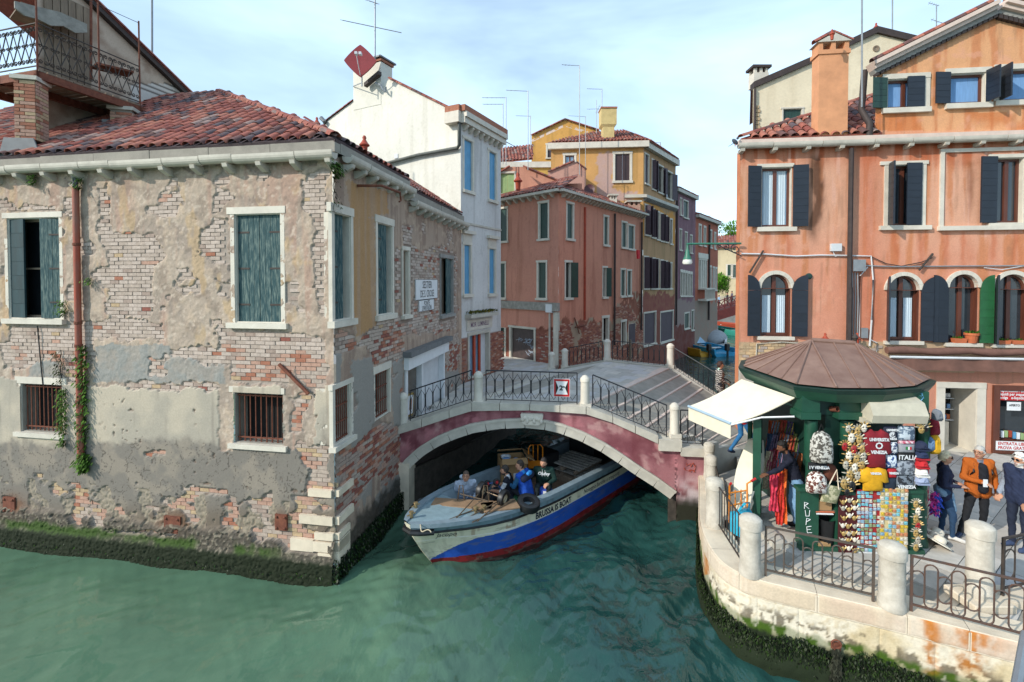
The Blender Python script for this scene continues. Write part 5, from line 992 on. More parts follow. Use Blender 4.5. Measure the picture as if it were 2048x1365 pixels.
g=MB();g.add(vs,[(2*i,2*i+1,2*i+3,2*i+2)for i in range(nA_-1)]);put('vault',g.mesh('vault',mat('dark_brick_vault','#3f342f',.9,.4,5,.5,40)),bridge)
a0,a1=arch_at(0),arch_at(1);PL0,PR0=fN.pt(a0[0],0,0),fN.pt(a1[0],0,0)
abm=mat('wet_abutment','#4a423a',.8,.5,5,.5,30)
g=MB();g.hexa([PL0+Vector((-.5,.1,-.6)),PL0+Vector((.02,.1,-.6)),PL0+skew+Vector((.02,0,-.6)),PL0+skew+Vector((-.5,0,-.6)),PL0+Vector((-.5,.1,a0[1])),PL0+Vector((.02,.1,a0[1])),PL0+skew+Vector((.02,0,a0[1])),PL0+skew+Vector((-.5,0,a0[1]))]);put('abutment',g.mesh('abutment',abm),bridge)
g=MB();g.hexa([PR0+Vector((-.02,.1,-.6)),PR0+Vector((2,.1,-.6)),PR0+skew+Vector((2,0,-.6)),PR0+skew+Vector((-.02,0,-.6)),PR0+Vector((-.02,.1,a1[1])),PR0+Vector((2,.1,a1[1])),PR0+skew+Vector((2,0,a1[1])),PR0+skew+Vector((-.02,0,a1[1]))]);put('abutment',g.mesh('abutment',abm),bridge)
s0,z0=S_(796,925);s1,z1=S_(821,1000);g=MB();fN.box(g,s0,s1,-.3,z0,-.4,.12);put('pier_stone',g.mesh('pier_stone',M['stone_warm']),bridge)
cuts=np.linspace(-.05,fN.len,13);cuts=[-.05,.75,1.3,1.95,2.55,3.1,3.75,4.3,4.9,5.45];sP4=S_(1316,886)[0]
cuts=[-.05]+[S_(x,830)[0]for x in(845,900,945,1000,1060,1120,1172,1225,1270,1316)]
for a,b in zip(cuts,cuts[1:]):
 g=MB();p=[fN.pt(s,z,d)for z_,dz in(('b',0),('t',0))for s,d in((a+.008,.09),(b-.008,.09),(b-.008,-.42),(a+.008,-.42))for z in((zkb(s)if z_=='b' else zk(s)),)];g.hexa(p);put('kerb_stone',g.mesh('kerb_stone',M['stone']),bridge)
for x0,x1,y0,y1 in((1316,1362,877,901),(1360,1408,893,912)):
 a,zt=S_(x0,y0);b,zb=S_(x1,y1);g=MB();fN.box(g,a+.004,b,zb,zt,-.42,.11);put('kerb_stone',g.mesh('kerb_stone',M['stone']),bridge)
a,z=S_(1042,827);b,z2=S_(1087,849);g=MB();g.prism([(a,z),(a+.03,z2+.06),(a+.12,z2),(b-.12,z2),(b-.03,z2+.06),(b,z),(b-.02,z+.02),(a+.02,z+.02)],fN.pt(0,0,0),fN.e,UP,.0,.13)
ks=put('keystone',g.mesh('keystone',M['stone_white']),bridge)
for i in range(9):g=MB();g.ell(fN.pt(a+.05+(b-a-.1)*i/8,z2+.14+.05*math.sin(i*2.2),.13),.045,.03,.06,fN.M,7,5);put('carving',g.mesh('carving',M['stone_white'],True),ks)
def post(p,h,r=.115,parent=bridge,m=None,name='post'):
 g=MB();g.box(p+UP*.05,r*1.15,r*1.15,.05);g.lathe([(r*1.05,.10),(r*1.05,.16),(r,.18),(r*.97,h-.14),(r*1.08,h-.13),(r*1.08,h-.05),(r*.9,h-.03),(r*.55,h+.02),(.01,h+.04)],p,14)
 return put(name,g.mesh(name,m or M['stone_white'],True),parent)
NP=[]
for px,y0,y1 in((807,786,853),(957,743,806),(1170,751,812),(1349,806,872)):
 s,z=fN.sz(px,y1,-.12);p=fN.pt(s,z-.03,-.12);h=fN.sz(px,y0,-.12)[1]-z;post(p,h);NP.append((p,h))
def lattice(parent,p0,p1,h,n,m=None,lw=.011,drop=.05,end=True):
 """honeycomb iron railing between two points, sheared along the slope"""
 m=m or M['iron'];r=put('railing',MB().tube([p0+UP*h,p1+UP*h],.018,6).mesh('railing',m,True),parent)
 put('bottom_rail',MB().tube([p0+UP*drop,p1+UP*drop],lw,5).mesh('bottom_rail',m),r)
 for i in range(n+1):
  p=p0+(p1-p0)*(i/n);e_=i in(0,n)
  put('bar',MB().tube([p+UP*(0 if e_ else drop),p+UP*h],lw*(1.3 if e_ else .85),5).mesh('bar',m),r)
 for i in range(n):
  P=[]
  for u,v in((.5,.90),(.93,.70),(.93,.32),(.5,.12),(.07,.32),(.07,.70)):P.append(p0+(p1-p0)*((i+u)/n)+UP*(h*v))
  g=MB();g.tube(P,lw*.85,4,closed=True);put('lattice_cell',g.mesh('lattice_cell',m),r)
 return r
for i,n in((0,8),(1,10),(2,9)):
 (p,h),(q,h2)=NP[i],NP[i+1];d=(q-p).normalized();pa,pb=p+d*.2,q-d*.2;za=zk((pa-fN.o).dot(fN.e));zb=zk((pb-fN.o).dot(fN.e));pa.z,pb.z=float(za),float(zb);lattice(bridge,pa,pb,.80,n)
p,h=NP[3];pa=fN.pt(S_(1363,870)[0],S_(1363,893)[1],-.12);pb=fN.pt(S_(1408,870)[0],S_(1363,893)[1],-.12);lattice(bridge,pa,pb,.86,3)
sg=thing('width_sign',fN.pt(S_(1124,790)[0],S_(1124,797)[1],.0),'square red bordered sign reading 2 m on the bridge railing','sign');a,z=fN.sz(1107,758,-.05);b,z2=fN.sz(1140,795,-.05)
g=MB();fN.box(g,a,b,z2,z,-.09,-.07);put('board',g.mesh('board',M['white_paint']),sg);W_,H_=b-a,z-z2;o_=fN.pt(a,z2,-.07);RED=mat('sign_red','#b01c1e',.5,.05)
for q in((.03,.97,.02,.13),(.03,.97,.87,.98),(.03,.13,.13,.87),(.87,.97,.13,.87)):g=MB();fN.box(g,a+W_*q[0],a+W_*q[1],z2+H_*q[2],z2+H_*q[3],-.07,-.066);put('border',g.mesh('border',RED),sg)
for P in([(.13,.13),(.30,.5),(.13,.87)],[(.87,.87),(.70,.5),(.87,.13)]):g=MB();g.prism([(x*W_,y*H_)for x,y in P],o_,fN.e,UP,0,.004);put('arrow',g.mesh('arrow',M['black']),sg)
g=text_on('2',fN.pt(a+W_*.46,z2+H_*.48,-.07),fN.e,UP,.17,.003,bold=.008);put('lettering',g.mesh('lettering',M['black']),sg);g=text_on('m',fN.pt(a+W_*.62,z2+H_*.56,-.07),fN.e,UP,.08,.003,bold=.004);put('lettering',g.mesh('lettering',M['black']),sg)
def NPt(px,z):s=fN.sz(px,800,-.3)[0];p=fN.pt(s,z,-.25);return p
FA=[Vector((.9,20.9,2.05)),Vector((2.06,19.2,2.42)),Vector((3.64,18.4,2.86)),Vector((5.75,17.3,2.80))]
NA=[NPt(812,2.06),NPt(957,2.84),NPt(1060,2.86),NPt(1174,2.80)]
def pave4(A,B,C_,D_,nu,nv,parent,m,gap=.008,th=.08,name='paver',jit=.25,ms=None):
 """individual slabs filling a (bi)linear patch A-B (near edge) D-C (far edge)"""
 def P(u,v):return(A*(1-u)+B*u)*(1-v)+(D_*(1-u)+C_*u)*v
 for i in range(nu):
  for j in range(nv):
   o=((j%2)*.5)/nu;u0,u1=i/nu+o,(i+1)/nu+o
   for a,b in((max(0,u0),min(1,u1)),)+(((0,o),)if i==0 and o>0 else()):
    if b-a<.01:continue
    L=max((P(b,.5)-P(a,.5)).length,.01);W=max((P(.5,(j+1)/nv)-P(.5,j/nv)).length,.01);gu,gv=gap/L*(b-a)/2,gap/W/nv/2;dz=random.uniform(-.003,.003)
    c=[P(a+gu,j/nv+gv),P(b-gu,j/nv+gv),P(b-gu,(j+1)/nv-gv),P(a+gu,(j+1)/nv-gv)];g=MB();g.hexa([p-UP*th for p in c]+[p+UP*dz for p in c]);put(name,g.mesh(name,random.choice(ms)if ms else m),parent)
PV=[mat('trachyte%d'%i,c,.8,.14,5,.2,50)for i,c in enumerate(('#b3afa8','#a8a49d','#bbb6ad','#ada69c','#b5b2b0'))]
for i,(nu,nv_)in enumerate(((4,12),(3,13),(4,12))):pave4(NA[i],NA[i+1],FA[i+1],FA[i],nu,nv_,bridge,None,ms=PV)
g=MB();g.add([p-UP*.03 for p in NA]+[p-UP*.03 for p in FA],[(0,1,5,4),(1,2,6,5),(2,3,7,6)]);put('deck_bed',g.mesh('deck_bed',M['cement']),bridge)
def stone_line(A,B,w,h,n,name='border_stone',m=None,lift=.012):
 d=(B-A).normalized();s=UP.cross(d).normalized()*w/2
 for i in range(n):
  a,b=A+(B-A)*(i/n)+d*.004,A+(B-A)*((i+1)/n)-d*.004;g=MB();g.hexa([a-s-UP*h,b-s-UP*h,b+s-UP*h,a+s-UP*h,a-s+UP*lift,b-s+UP*lift,b+s+UP*lift,a+s+UP*lift]);put(name,g.mesh(name,m or M['stone']),bridge)
stone_line(NA[1],FA[1],.22,.1,8)
E=[];nst=10;zq=1.2
for i in range(nst+1):
 z=2.80-(2.80-zq)*i/nst;sn=fN.sz(1174,800,-.3)[0]+(i*.50 if i<=4 else 2.0+(i-4)*.37);n_=fN.pt(sn,0,-.25 if i<5 else-.35-.25*(i-4));ff=FA[3]+Vector((.56,-.83,0))*(.46*min(i,4))+Vector((.1,-.36,0))*max(0,i-4);E.append((n_,Vector((ff.x,ff.y,0)),z))
for i in range(nst):
 (a,b,z),(a2,b2,z2)=E[i],E[i+1];zt=z-(2.8-zq)/nst if i else z;zt=2.80-(2.80-zq)*(i+1)/nst
 n1=7;w=min(.34,(a2-a).length*.75)
 for j in range(n1):
  f0,f1=j/n1,(j+1)/n1;p,q=a+(b-a)*f0,a+(b-a)*f1;d=(q-p).normalized();p=p+d*.003;q=q-d*.003;s=Vector((d.y,-d.x,0));back=-s*.30
  zt0=2.80-(2.80-zq)*i/nst;g=MB();g.hexa([v+UP*zz for zz in(zt0-.175,zt0+.006)for v in(p+s*.012,q+s*.012,q+back,p+back)][:8]);put('step_edge',g.mesh('step_edge',M['stone_pink']),bridge)
 A_,B_,C_,D_=[Vector((v.x,v.y,zt))for v in(a,a2,b2,b)]
 if i<nst-1:pave4(A_,D_,C_,B_,6,1,bridge,None,ms=PV,name='tread',th=.06)
g=MB();g.add([Vector((p.x,p.y,p_z-.02))for n_,f_,p_z in E for p in(n_,f_)],[(2*i,2*i+1,2*i+3,2*i+2)for i in range(nst)])
g.add([E[0][0]+UP*2.7,E[-1][0]+UP*1.1,E[-1][0]+UP*-.5,E[0][0]+UP*-.5],[(0,1,2,3)])if False else None
put('stair_bed',g.mesh('stair_bed',M['cement']),bridge)
for i in range(4,nst):
 a,b=E[i][0],E[i+1][0];a,b=Vector((a.x,a.y,0)),Vector((b.x,b.y,0));s=UP.cross(b-a).normalized()*.09;zt=2.80-.16*i-.02;g=MB();g.hexa([a-s+UP*.6,b-s+UP*.6,b+s+UP*.6,a+s+UP*.6,a-s+UP*zt,b-s+UP*zt,b+s+UP*zt,a+s+UP*zt]);put('stair_cheek',g.mesh('stair_cheek',M['stone']),bridge)
FP=[Vector((1.55,19.6,2.3)),Vector((2.06,19.2,2.42)),Vector((3.64,18.4,2.86)),Vector((5.75,17.3,2.80)),Vector((7.25,14.95,1.75))]
for p,h in zip(FP[:4],(.7,.78,.82,.86)):post(p+Vector((.1,.18,0)),h,.13)
for a,b,n in((1,2,8),(2,3,10),(3,4,13)):
 p,q=FP[a]+Vector((.1,.18,0)),FP[b]+Vector((.1,.18,0));d=(q-p).normalized();lattice(bridge,p+d*.2,q-d*(.2 if b<4 else 0),.80,n,lw=.012);stone_line(p-UP*.0,q,.36,.25,5,'kerb_stone',M['stone'],.05)
scribble(fN,(S_(1355,940)[0],S_(1390,940)[0],S_(1370,955)[1],S_(1370,915)[1]),2,.02,mat('orange_spray','#a5452f',.7,.1),bridge,9,.008)
stp=[(-3.0,12.5),(-2.78,12.55),(.1,18.6),(2.1,22.4),(2.2,22.5),(-1.5,26.5),(-.5,21.3),(-2.0,18.4)]
st_=put('street',MB().prism(stp,(0,0,0),(1,0,0),(0,1,0),1.5,1.985).mesh('street',M['cement']),None,kind='structure')
dd=Vector((.45,.89,0));dn=Vector((.89,-.45,0));cnt=0
for i in range(-6,20):
 for j in range(-12,14):
  c=Vector((-1.5,18,0))+dd*(i*.62+(j%2)*.3)+dn*(j*.36)
  if inpoly(np.array([c.x]),np.array([c.y]),stp)[0]and(c.x+3)*6.8-(c.y-12.5)*5<6 and cnt<260:g=MB();g.box((c.x,c.y,1.97),.305,.175,.03+random.uniform(-.002,.002),basis(dd,dn*-1,UP));put('paver',g.mesh('paver',random.choice(PV)),st_);cnt+=1
  # ------------------------------------------------------------------ the quay on the right
qz=1.2
Q=[(4.60,11.55),(4.46,11.15),(4.12,10.3),(3.80,9.5),(3.60,8.8),(3.53,8.25),(3.56,7.85),(3.80,7.50),(4.5,7.18),(5.45,6.76),(6.7,6.14),(8.2,5.4),(10.5,4.25)]
def chaik(P,n=2):
 for _ in range(n):
  R=[P[0]]
  for a,b in zip(P,P[1:]):R+=[(a[0]*.75+b[0]*.25,a[1]*.75+b[1]*.25),(a[0]*.25+b[0]*.75,a[1]*.25+b[1]*.75)]
  P=R+[P[-1]]
 return P
QS=chaik(Q,2);qk=[0]
for a,b in zip(QS,QS[1:]):qk.append(qk[-1]+math.dist(a,b))
QX,QY=np.array([p[0]for p in QS]),np.array([p[1]for p in QS])
def qpt(t):return np.interp(t,qk,QX),np.interp(t,qk,QY)
def qn(t):
 a,b=qpt(np.asarray(t)-.06),qpt(np.asarray(t)+.06);dx,dy=b[0]-a[0],b[1]-a[1];L=np.hypot(dx,dy)+1e-9;return dy/L,-dx/L
_t=qk[-1]*.3;_x,_y=qpt(_t);_n=qn(_t);QSG=-1 if(_n[0]>0)else 1
def tpx(px,py,z=1.25):
 p=on_z(px,py,z);d=(QX-p.x)**2+(QY-p.y)**2;return qk[int(d.argmin())]
quay=thing('quay_wall',(5,7.2,0),'pale stone quay wall with rust stains and green algae rounding the corner below the kiosk','quay wall')
def wall_patch(name,t0,t1,z0,z1,paint,parent,res=.025,d=0):
 T=np.linspace(t0,t1,max(2,int((t1-t0)/res)));Z=np.linspace(z0,z1,max(2,int((z1-z0)/res)));A,B=np.meshgrid(T,Z,indexing='ij');x,y=qpt(A);nx,ny=qn(A);nx,ny=nx*QSG,ny*QSG
 PX,PY=project(x,y,B);D,C=paint(A,B,PX,PY);ed=np.minimum(np.minimum(A-t0,t1-A),np.minimum(B-z0,z1-B));D=D+d-.012*(1-sstep(ed,0,.02))
 X=x+nx*D;Y=y+ny*D;na,nb=A.shape;I=np.arange(na*nb).reshape(na,nb);q=np.stack([I[:-1,:-1],I[1:,:-1],I[1:,1:],I[:-1,1:]],-1).reshape(-1,4)
 return put(name,gridmesh(name,np.stack([X,Y,B],-1).reshape(-1,3),q if QSG>0 else q[:,::-1],C.reshape(-1,3),VM),parent)
def paint_Q(A,Z,PX,PY):
 big,med,fine=fbm(A*1.5,Z*1.5,601),fbm(A*5,Z*5,602),fbm(A*20,Z*20,603,3);sp=fbm(A*8,Z*5,604,5);C=base(A,'#c6b592');C=mixc(C,'#d5ccb8',sstep(big,.4,.65));C=mixc(C,'#b5a27f',sstep(fine,.5,.7)*.5)
 lev=Z+(med-.5)*.22+(sp-.5)*.22;li=(1-sstep(lev,.72,.84))*sstep(sp+(fine-.5)*.3,.48,.54);C=mixc(C,'#514838',li*.8)
 up_=.34*(1-sstep(A,1.2,4.2));alg=1-sstep(Z+(med-.5)*.16-up_*.7,.56,.64);C=mixc(C,'#3c5512',alg*(.55+.45*sstep(sp,.42,.55)));lo=1-sstep(Z+(fine-.5)*.1-up_*.4,.40,.48);C=mixc(C,'#1b2512',lo)
 for x,w in((1413,5),(1860,13),(1945,26)):
  if x<1500:k=np.exp(-((PX-x-(fine-.5)*8)/w)**2)*(PY>1105)*(PY<1150)
  else:k=np.exp(-((PX-x-(med-.5)*30)/w)**2)*sstep(PY,1215,1240)*sstep(fine,.2,.6)*(1-sstep(PY,1325,1365))
  C=mixc(C,'#b06a1c',np.clip(k,0,1)*.85)
 return(med-.5)*.02+(fine-.5)*.014,C
def paint_K(A,Z,PX,PY):
 D,C=paint_Q(A,np.full_like(Z,1.2),PX,PY);k=sstep(fbm(A*2,Z*2,611),.45,.7);C=mixc(C,'#cbb9a6',.6);C=mixc(C,'#c2a894',k*.5)
 for x,w in((1860,14),(1950,46)):C=mixc(C,'#b56d20',np.exp(-((PX-x+(fbm(A*6,Z*3,612)-.5)*30)/w)**2)*sstep(PY,1205,1235)*sstep(fbm(A*9,Z*5,613),.3,.55)*.95)
 return D*.5,C
jt=[0]+sorted(tpx(x,y)for x,y in((1402,1030),(1430,1110),(1508,1160),(1608,1190),(1743,1222),(1900,1258)))+[qk[-1]*.84,qk[-1]]
for a,b in zip(jt,jt[1:]):wall_patch('ashlar_block',a,b,.30,.96,paint_Q,quay)
wall_patch('footing',0,qk[-1],-.4,.302,lambda A,Z,X,Y:(paint_Q(A,Z,X,Y)[0]*2+.03+.05*sstep(-Z,-.3,0),paint_Q(A,Z,X,Y)[1]),quay,.04)
g=MB();n=60;T=np.linspace(0,qk[-1],n);x,y=qpt(T);nx,ny=qn(T);
def kerbblock(t0,t1,z0,z1,din,dout):
 T=np.linspace(t0,t1,max(3,int((t1-t0)/.12)));x,y=qpt(T);nx,ny=qn(T);nx,ny=nx*QSG,ny*QSG;A,R,Vv,Cc=[],[],[],[]
 prof=[(din,z0),(dout,z0),(dout,z1-.03),(dout-.03,z1),(din,z1)];k=len(prof);V=np.array([[(x[i]+nx[i]*d,y[i]+ny[i]*d,z)for d,z in prof]for i in range(len(T))])
 I=np.arange(len(T)*k).reshape(len(T),k);q=np.array([[I[i,j],I[i+1,j],I[i+1,(j+1)%k],I[i,(j+1)%k]]for i in range(len(T)-1)for j in range(k)])
 return V.reshape(-1,3),q
kt_=[0]+sorted(tpx(x,y)for x,y in((1405,1000),(1400,1050),(1428,1100),(1470,1150),(1620,1188),(1800,1232),(1980,1280)))+[qk[-1]*.85,qk[-1]]
for a,b in zip(kt_,kt_[1:]):
 wall_patch('kerb_face',a+.003,b-.003,.965,1.245,paint_K,quay,.025,.035)
 V,q=kerbblock(a+.003,b-.003,.97,1.25,-.52,.03);me=bpy.data.meshes.new('kerb_stone');me.from_pydata(V.tolist(),[],q.tolist());me.materials.append(M['stone_warm']);put('kerb_stone',me,quay)
sp=[]
for i in range(22000):
 t=random.uniform(0,qk[-1]);z=random.uniform(-.05,.46*(.5+fbm(np.array([t*2.2]),np.array([.3]),67,3)[0]));x,y=qpt(t);nx,ny=qn(t);nn_=Vector((float(nx)*QSG,float(ny)*QSG,0));sp.append((Vector((float(x),float(y),z))+nn_*(.02+.05*random.random()),nn_))
growth('seaweed',sp,.038,('#141d0e','#18260e','#223510','#10180c','#1a2416','#12170f','#2a3a1a','#3c4232'),kind='stuff')
a=tpx(1678,1210);x,y=qpt(a);nx,ny=qn(a);nn_=Vector((float(nx)*QSG,float(ny)*QSG,0));c=Vector((float(x),float(y),.60))+nn_*.06;g=MB();e_=nn_.cross(UP);g.tube([c+e_*.06*math.cos(q)+UP*.06*math.sin(q)+nn_*.02 for q in np.linspace(0,6.28,13)[:-1]],.013,5,closed=True)
mr=thing('mooring_ring',c,'rusty mooring ring with hanging weed fixed to the quay wall','mooring ring');put('ring',g.mesh('ring',M['rust']),mr);g=MB();g.box(c-UP*.06+nn_*-.02,.05,.04,.05);put('staple',g.mesh('staple',M['rust']),mr)
o=growth('weed',[(c-UP*(.06+.45*random.random())+e_*random.gauss(0,.025)+nn_*.02,nn_)for _ in range(240)],.08,('#2a2c22','#1c1e16','#3a3c30'),parent=mr);o.location=-mr.location
_nx,_ny=qn(np.array(qk));pav_poly=[(float(x-a*QSG*.15),float(y-b*QSG*.15))for x,y,a,b in zip(QX,QY,_nx,_ny)]+[(16,3.5),(24,6),(24,12),(14.2,13.2),(6.6,14.2),(5.9,12.2)]
camp=struct('pavement',MB().prism(pav_poly,(0,0,0),(1,0,0),(0,1,0),-.5,1.17).mesh('pavement',M['cement']))
inner=[]
for t in np.linspace(0,qk[-1],60):x,y=qpt(t);nx,ny=qn(t);inner.append((float(x)-float(nx)*QSG*.53,float(y)-float(ny)*QSG*.53))
pp_=inner+[(16,3.5),(24,6),(24,12),(14.2,13.2),(6.6,14.2),(5.9,12.2)]
d1=Vector((math.cos(.62),math.sin(.62),0));d2=Vector((-d1.y,d1.x,0));L_,W_=.78,.42;cand=[]
for i in range(-30,40):
 for j in range(-40,40):
  c=Vector((8,8,0))+d1*(i*L_+(j%2)*L_/2)+d2*(j*W_);cr=[c+d1*(a*L_/2)+d2*(b*W_/2)for a,b in((-1,-1),(1,-1),(1,1),(-1,1))]
  if all(inpoly(np.array([p.x]),np.array([p.y]),pp_)[0]for p in cr)and c.x<c.y*1.25+1:cand.append((c.length,c))
for _,c in sorted(cand,key=lambda t:t[0])[:420]:
 g=MB();g.box((c.x,c.y,1.175),L_/2-.006,W_/2-.006,.025+random.uniform(-.002,.002),basis(d1,d2,UP));put('paver',g.mesh('paver',random.choice(PV)),camp)
def bollard(px,py,y_top,label,r=.155,z=1.25):
 p=on_z(px,py,z);h=at_y(px,y_top,p.y+.0).z-z;t=thing('bollard',p,label,'bollard','white stone bollards along the quay');g=MB()
 g.lathe([(r*1.06,0),(r*1.06,.10),(r*.99,.13),(r*.95,h-.24),(r*.95,h-.2),(r*1.07,h-.19),(r*1.07,h-.05),(r*1.0,h-.035)],(0,0,0),20);o=put('shaft',g.mesh('shaft',BOLL,True),t,False)
 g=MB();g.lathe([(r*1.0,h-.035),(r*.8,h-.005),(r*.3,h+.02),(.01,h+.025)],(0,0,0),20);put('cap',g.mesh('cap',BOLL,True),t,False);return t,p,h
BOLL=mat('bollard_stone','#a59d8f',.85,.15,5,.5,25,col2='#cbc4b6')
b3=bollard(1428,1052,957,'stone bollard on the quay beside the red bridge end');b1=bollard(1500,1148,1032,'stone bollard on the rounded quay corner left of the kiosk',.16);b2=bollard(1783,1214,1087,'stone bollard with worn cap nearest the camera, in front of the magnet boards',.165)
b4=bollard(1958,1190,1047,'stone bollard on a raised block at the far right of the quay',.165,1.32)
b5=bollard(1418,958,886,'slender stone bollard at the foot of the bridge railing',.12);b6=bollard(1422,985,912,'slender stone bollard with an iron strut next to the bridge foot',.12)
g=MB();g.tube([b6[1]+Vector((.06,-.1,.62)),b6[1]+Vector((.18,-.15,.1))],.018,5);single('iron_strut',g,M['iron_brown'],'slanting iron strut against the slender bollard at the bridge foot','strut')
def ring_rail(p0,p1,h,n,label,m,rise=.0):
 p0,p1=Vector(p0),Vector(p1);t=thing('quay_railing',p0,label,'railing','iron railings between the bollards');d=(p1-p0)
 put('top_rail',MB().box((p0+p1)/2+UP*h,d.length/2,.018,.012,basis(d.normalized(),UP.cross(d.normalized()),d.normalized().cross(UP.cross(d.normalized())))).mesh('top_rail',m),t)
 put('bottom_rail',MB().box((p0+p1)/2+UP*.1,d.length/2,.015,.012,basis(d.normalized(),UP.cross(d.normalized()),d.normalized().cross(UP.cross(d.normalized())))).mesh('bottom_rail',m),t)
 for p in(p0,p1):put('stanchion',MB().box(p+UP*h/2,.017,.017,h/2+.01,rotz(math.atan2(d.y,d.x))).mesh('stanchion',m),t)
 w=d.length/n;dn_=d.normalized()
 for i in range(n):
  small=i%2==0;c=p0+dn_*(w*(i+.5))+UP*(h*(.52 if small else .52));rr=w*.5;hh=(h*.18 if small else h*.34);P=[]
  for q in range(8):a=math.pi*q/7;P.append(c+dn_*(rr*math.cos(a))+UP*(hh-rr*.4+rr*math.sin(a)))
  for q in range(8):a=math.pi+math.pi*q/7;P.append(c+dn_*(rr*math.cos(a))+UP*(-hh+rr*.4+rr*math.sin(a)))
  put('ring',MB().tube(P,.011,5,closed=True).mesh('ring',m,True),t)
 return t
def onk(px,py):return on_z(px,py,1.25)
ring_rail(onk(1531,1152),onk(1746,1203),.80,11,'grey iron railing of linked ovals between the two nearest bollards',mat('iron_grey','#47443f',.6,.3,9,.1,50,col2='#5a4a3f'))
ring_rail(onk(1822,1222),onk(2110,1300),.80,10,'rust brown railing of linked ovals at the right edge of the quay',mat('iron_rusty','#5d3d2c',.7,.3,9,.1,50,col2='#4a4340'))
pa,pb=on_z(2005,1190,1.32),on_z(2140,1160,1.32);ring_rail(pa,pb,.85,6,'grey iron railing beyond the raised bollard, behind the rust brown one',M['iron_brown'])
pa,pb=onk(1434,1055),onk(1482,1132);t=thing('quay_railing',pa,'short iron railing of plain bars by the orange hand truck','railing','iron railings between the bollards');d=pb-pa
for z,nm in((.82,'top_rail'),(.1,'bottom_rail')):put(nm,MB().tube([pa+UP*z,pb+UP*z],.016,5).mesh(nm,M['iron_brown']),t)
for i in range(10):p=pa+d*(i/9);put('bar',MB().tube([p+UP*(.0 if i in(0,9)else .1),p+UP*.82],.012 if i in(0,9)else .009,5).mesh('bar',M['iron_brown']),t)
g=MB();p=b4[1];g.bevbox((p.x,p.y,1.26),.3,.26,.06,.015);g.hexa([p+Vector((.15,-.1,-.12)),p+Vector((1.6,-.35,-.12)),p+Vector((1.6,.1,-.12)),p+Vector((.15,.3,-.12)),p+Vector((.15,-.1,-.01)),p+Vector((1.6,-.35,-.01)),p+Vector((1.6,.1,-.01)),p+Vector((.15,.3,-.01))])
single('stone_step',g,M['stone_warm'],'pale stone plinth under the raised bollard at the right','plinth')
g=MB();g.tube([at_y(2030,1400,1.1),at_y(2052,1270,1.35)],.012,8);single('handrail',g,M['grey_metal'],'grey metal handrail corner at the bottom right edge','handrail')
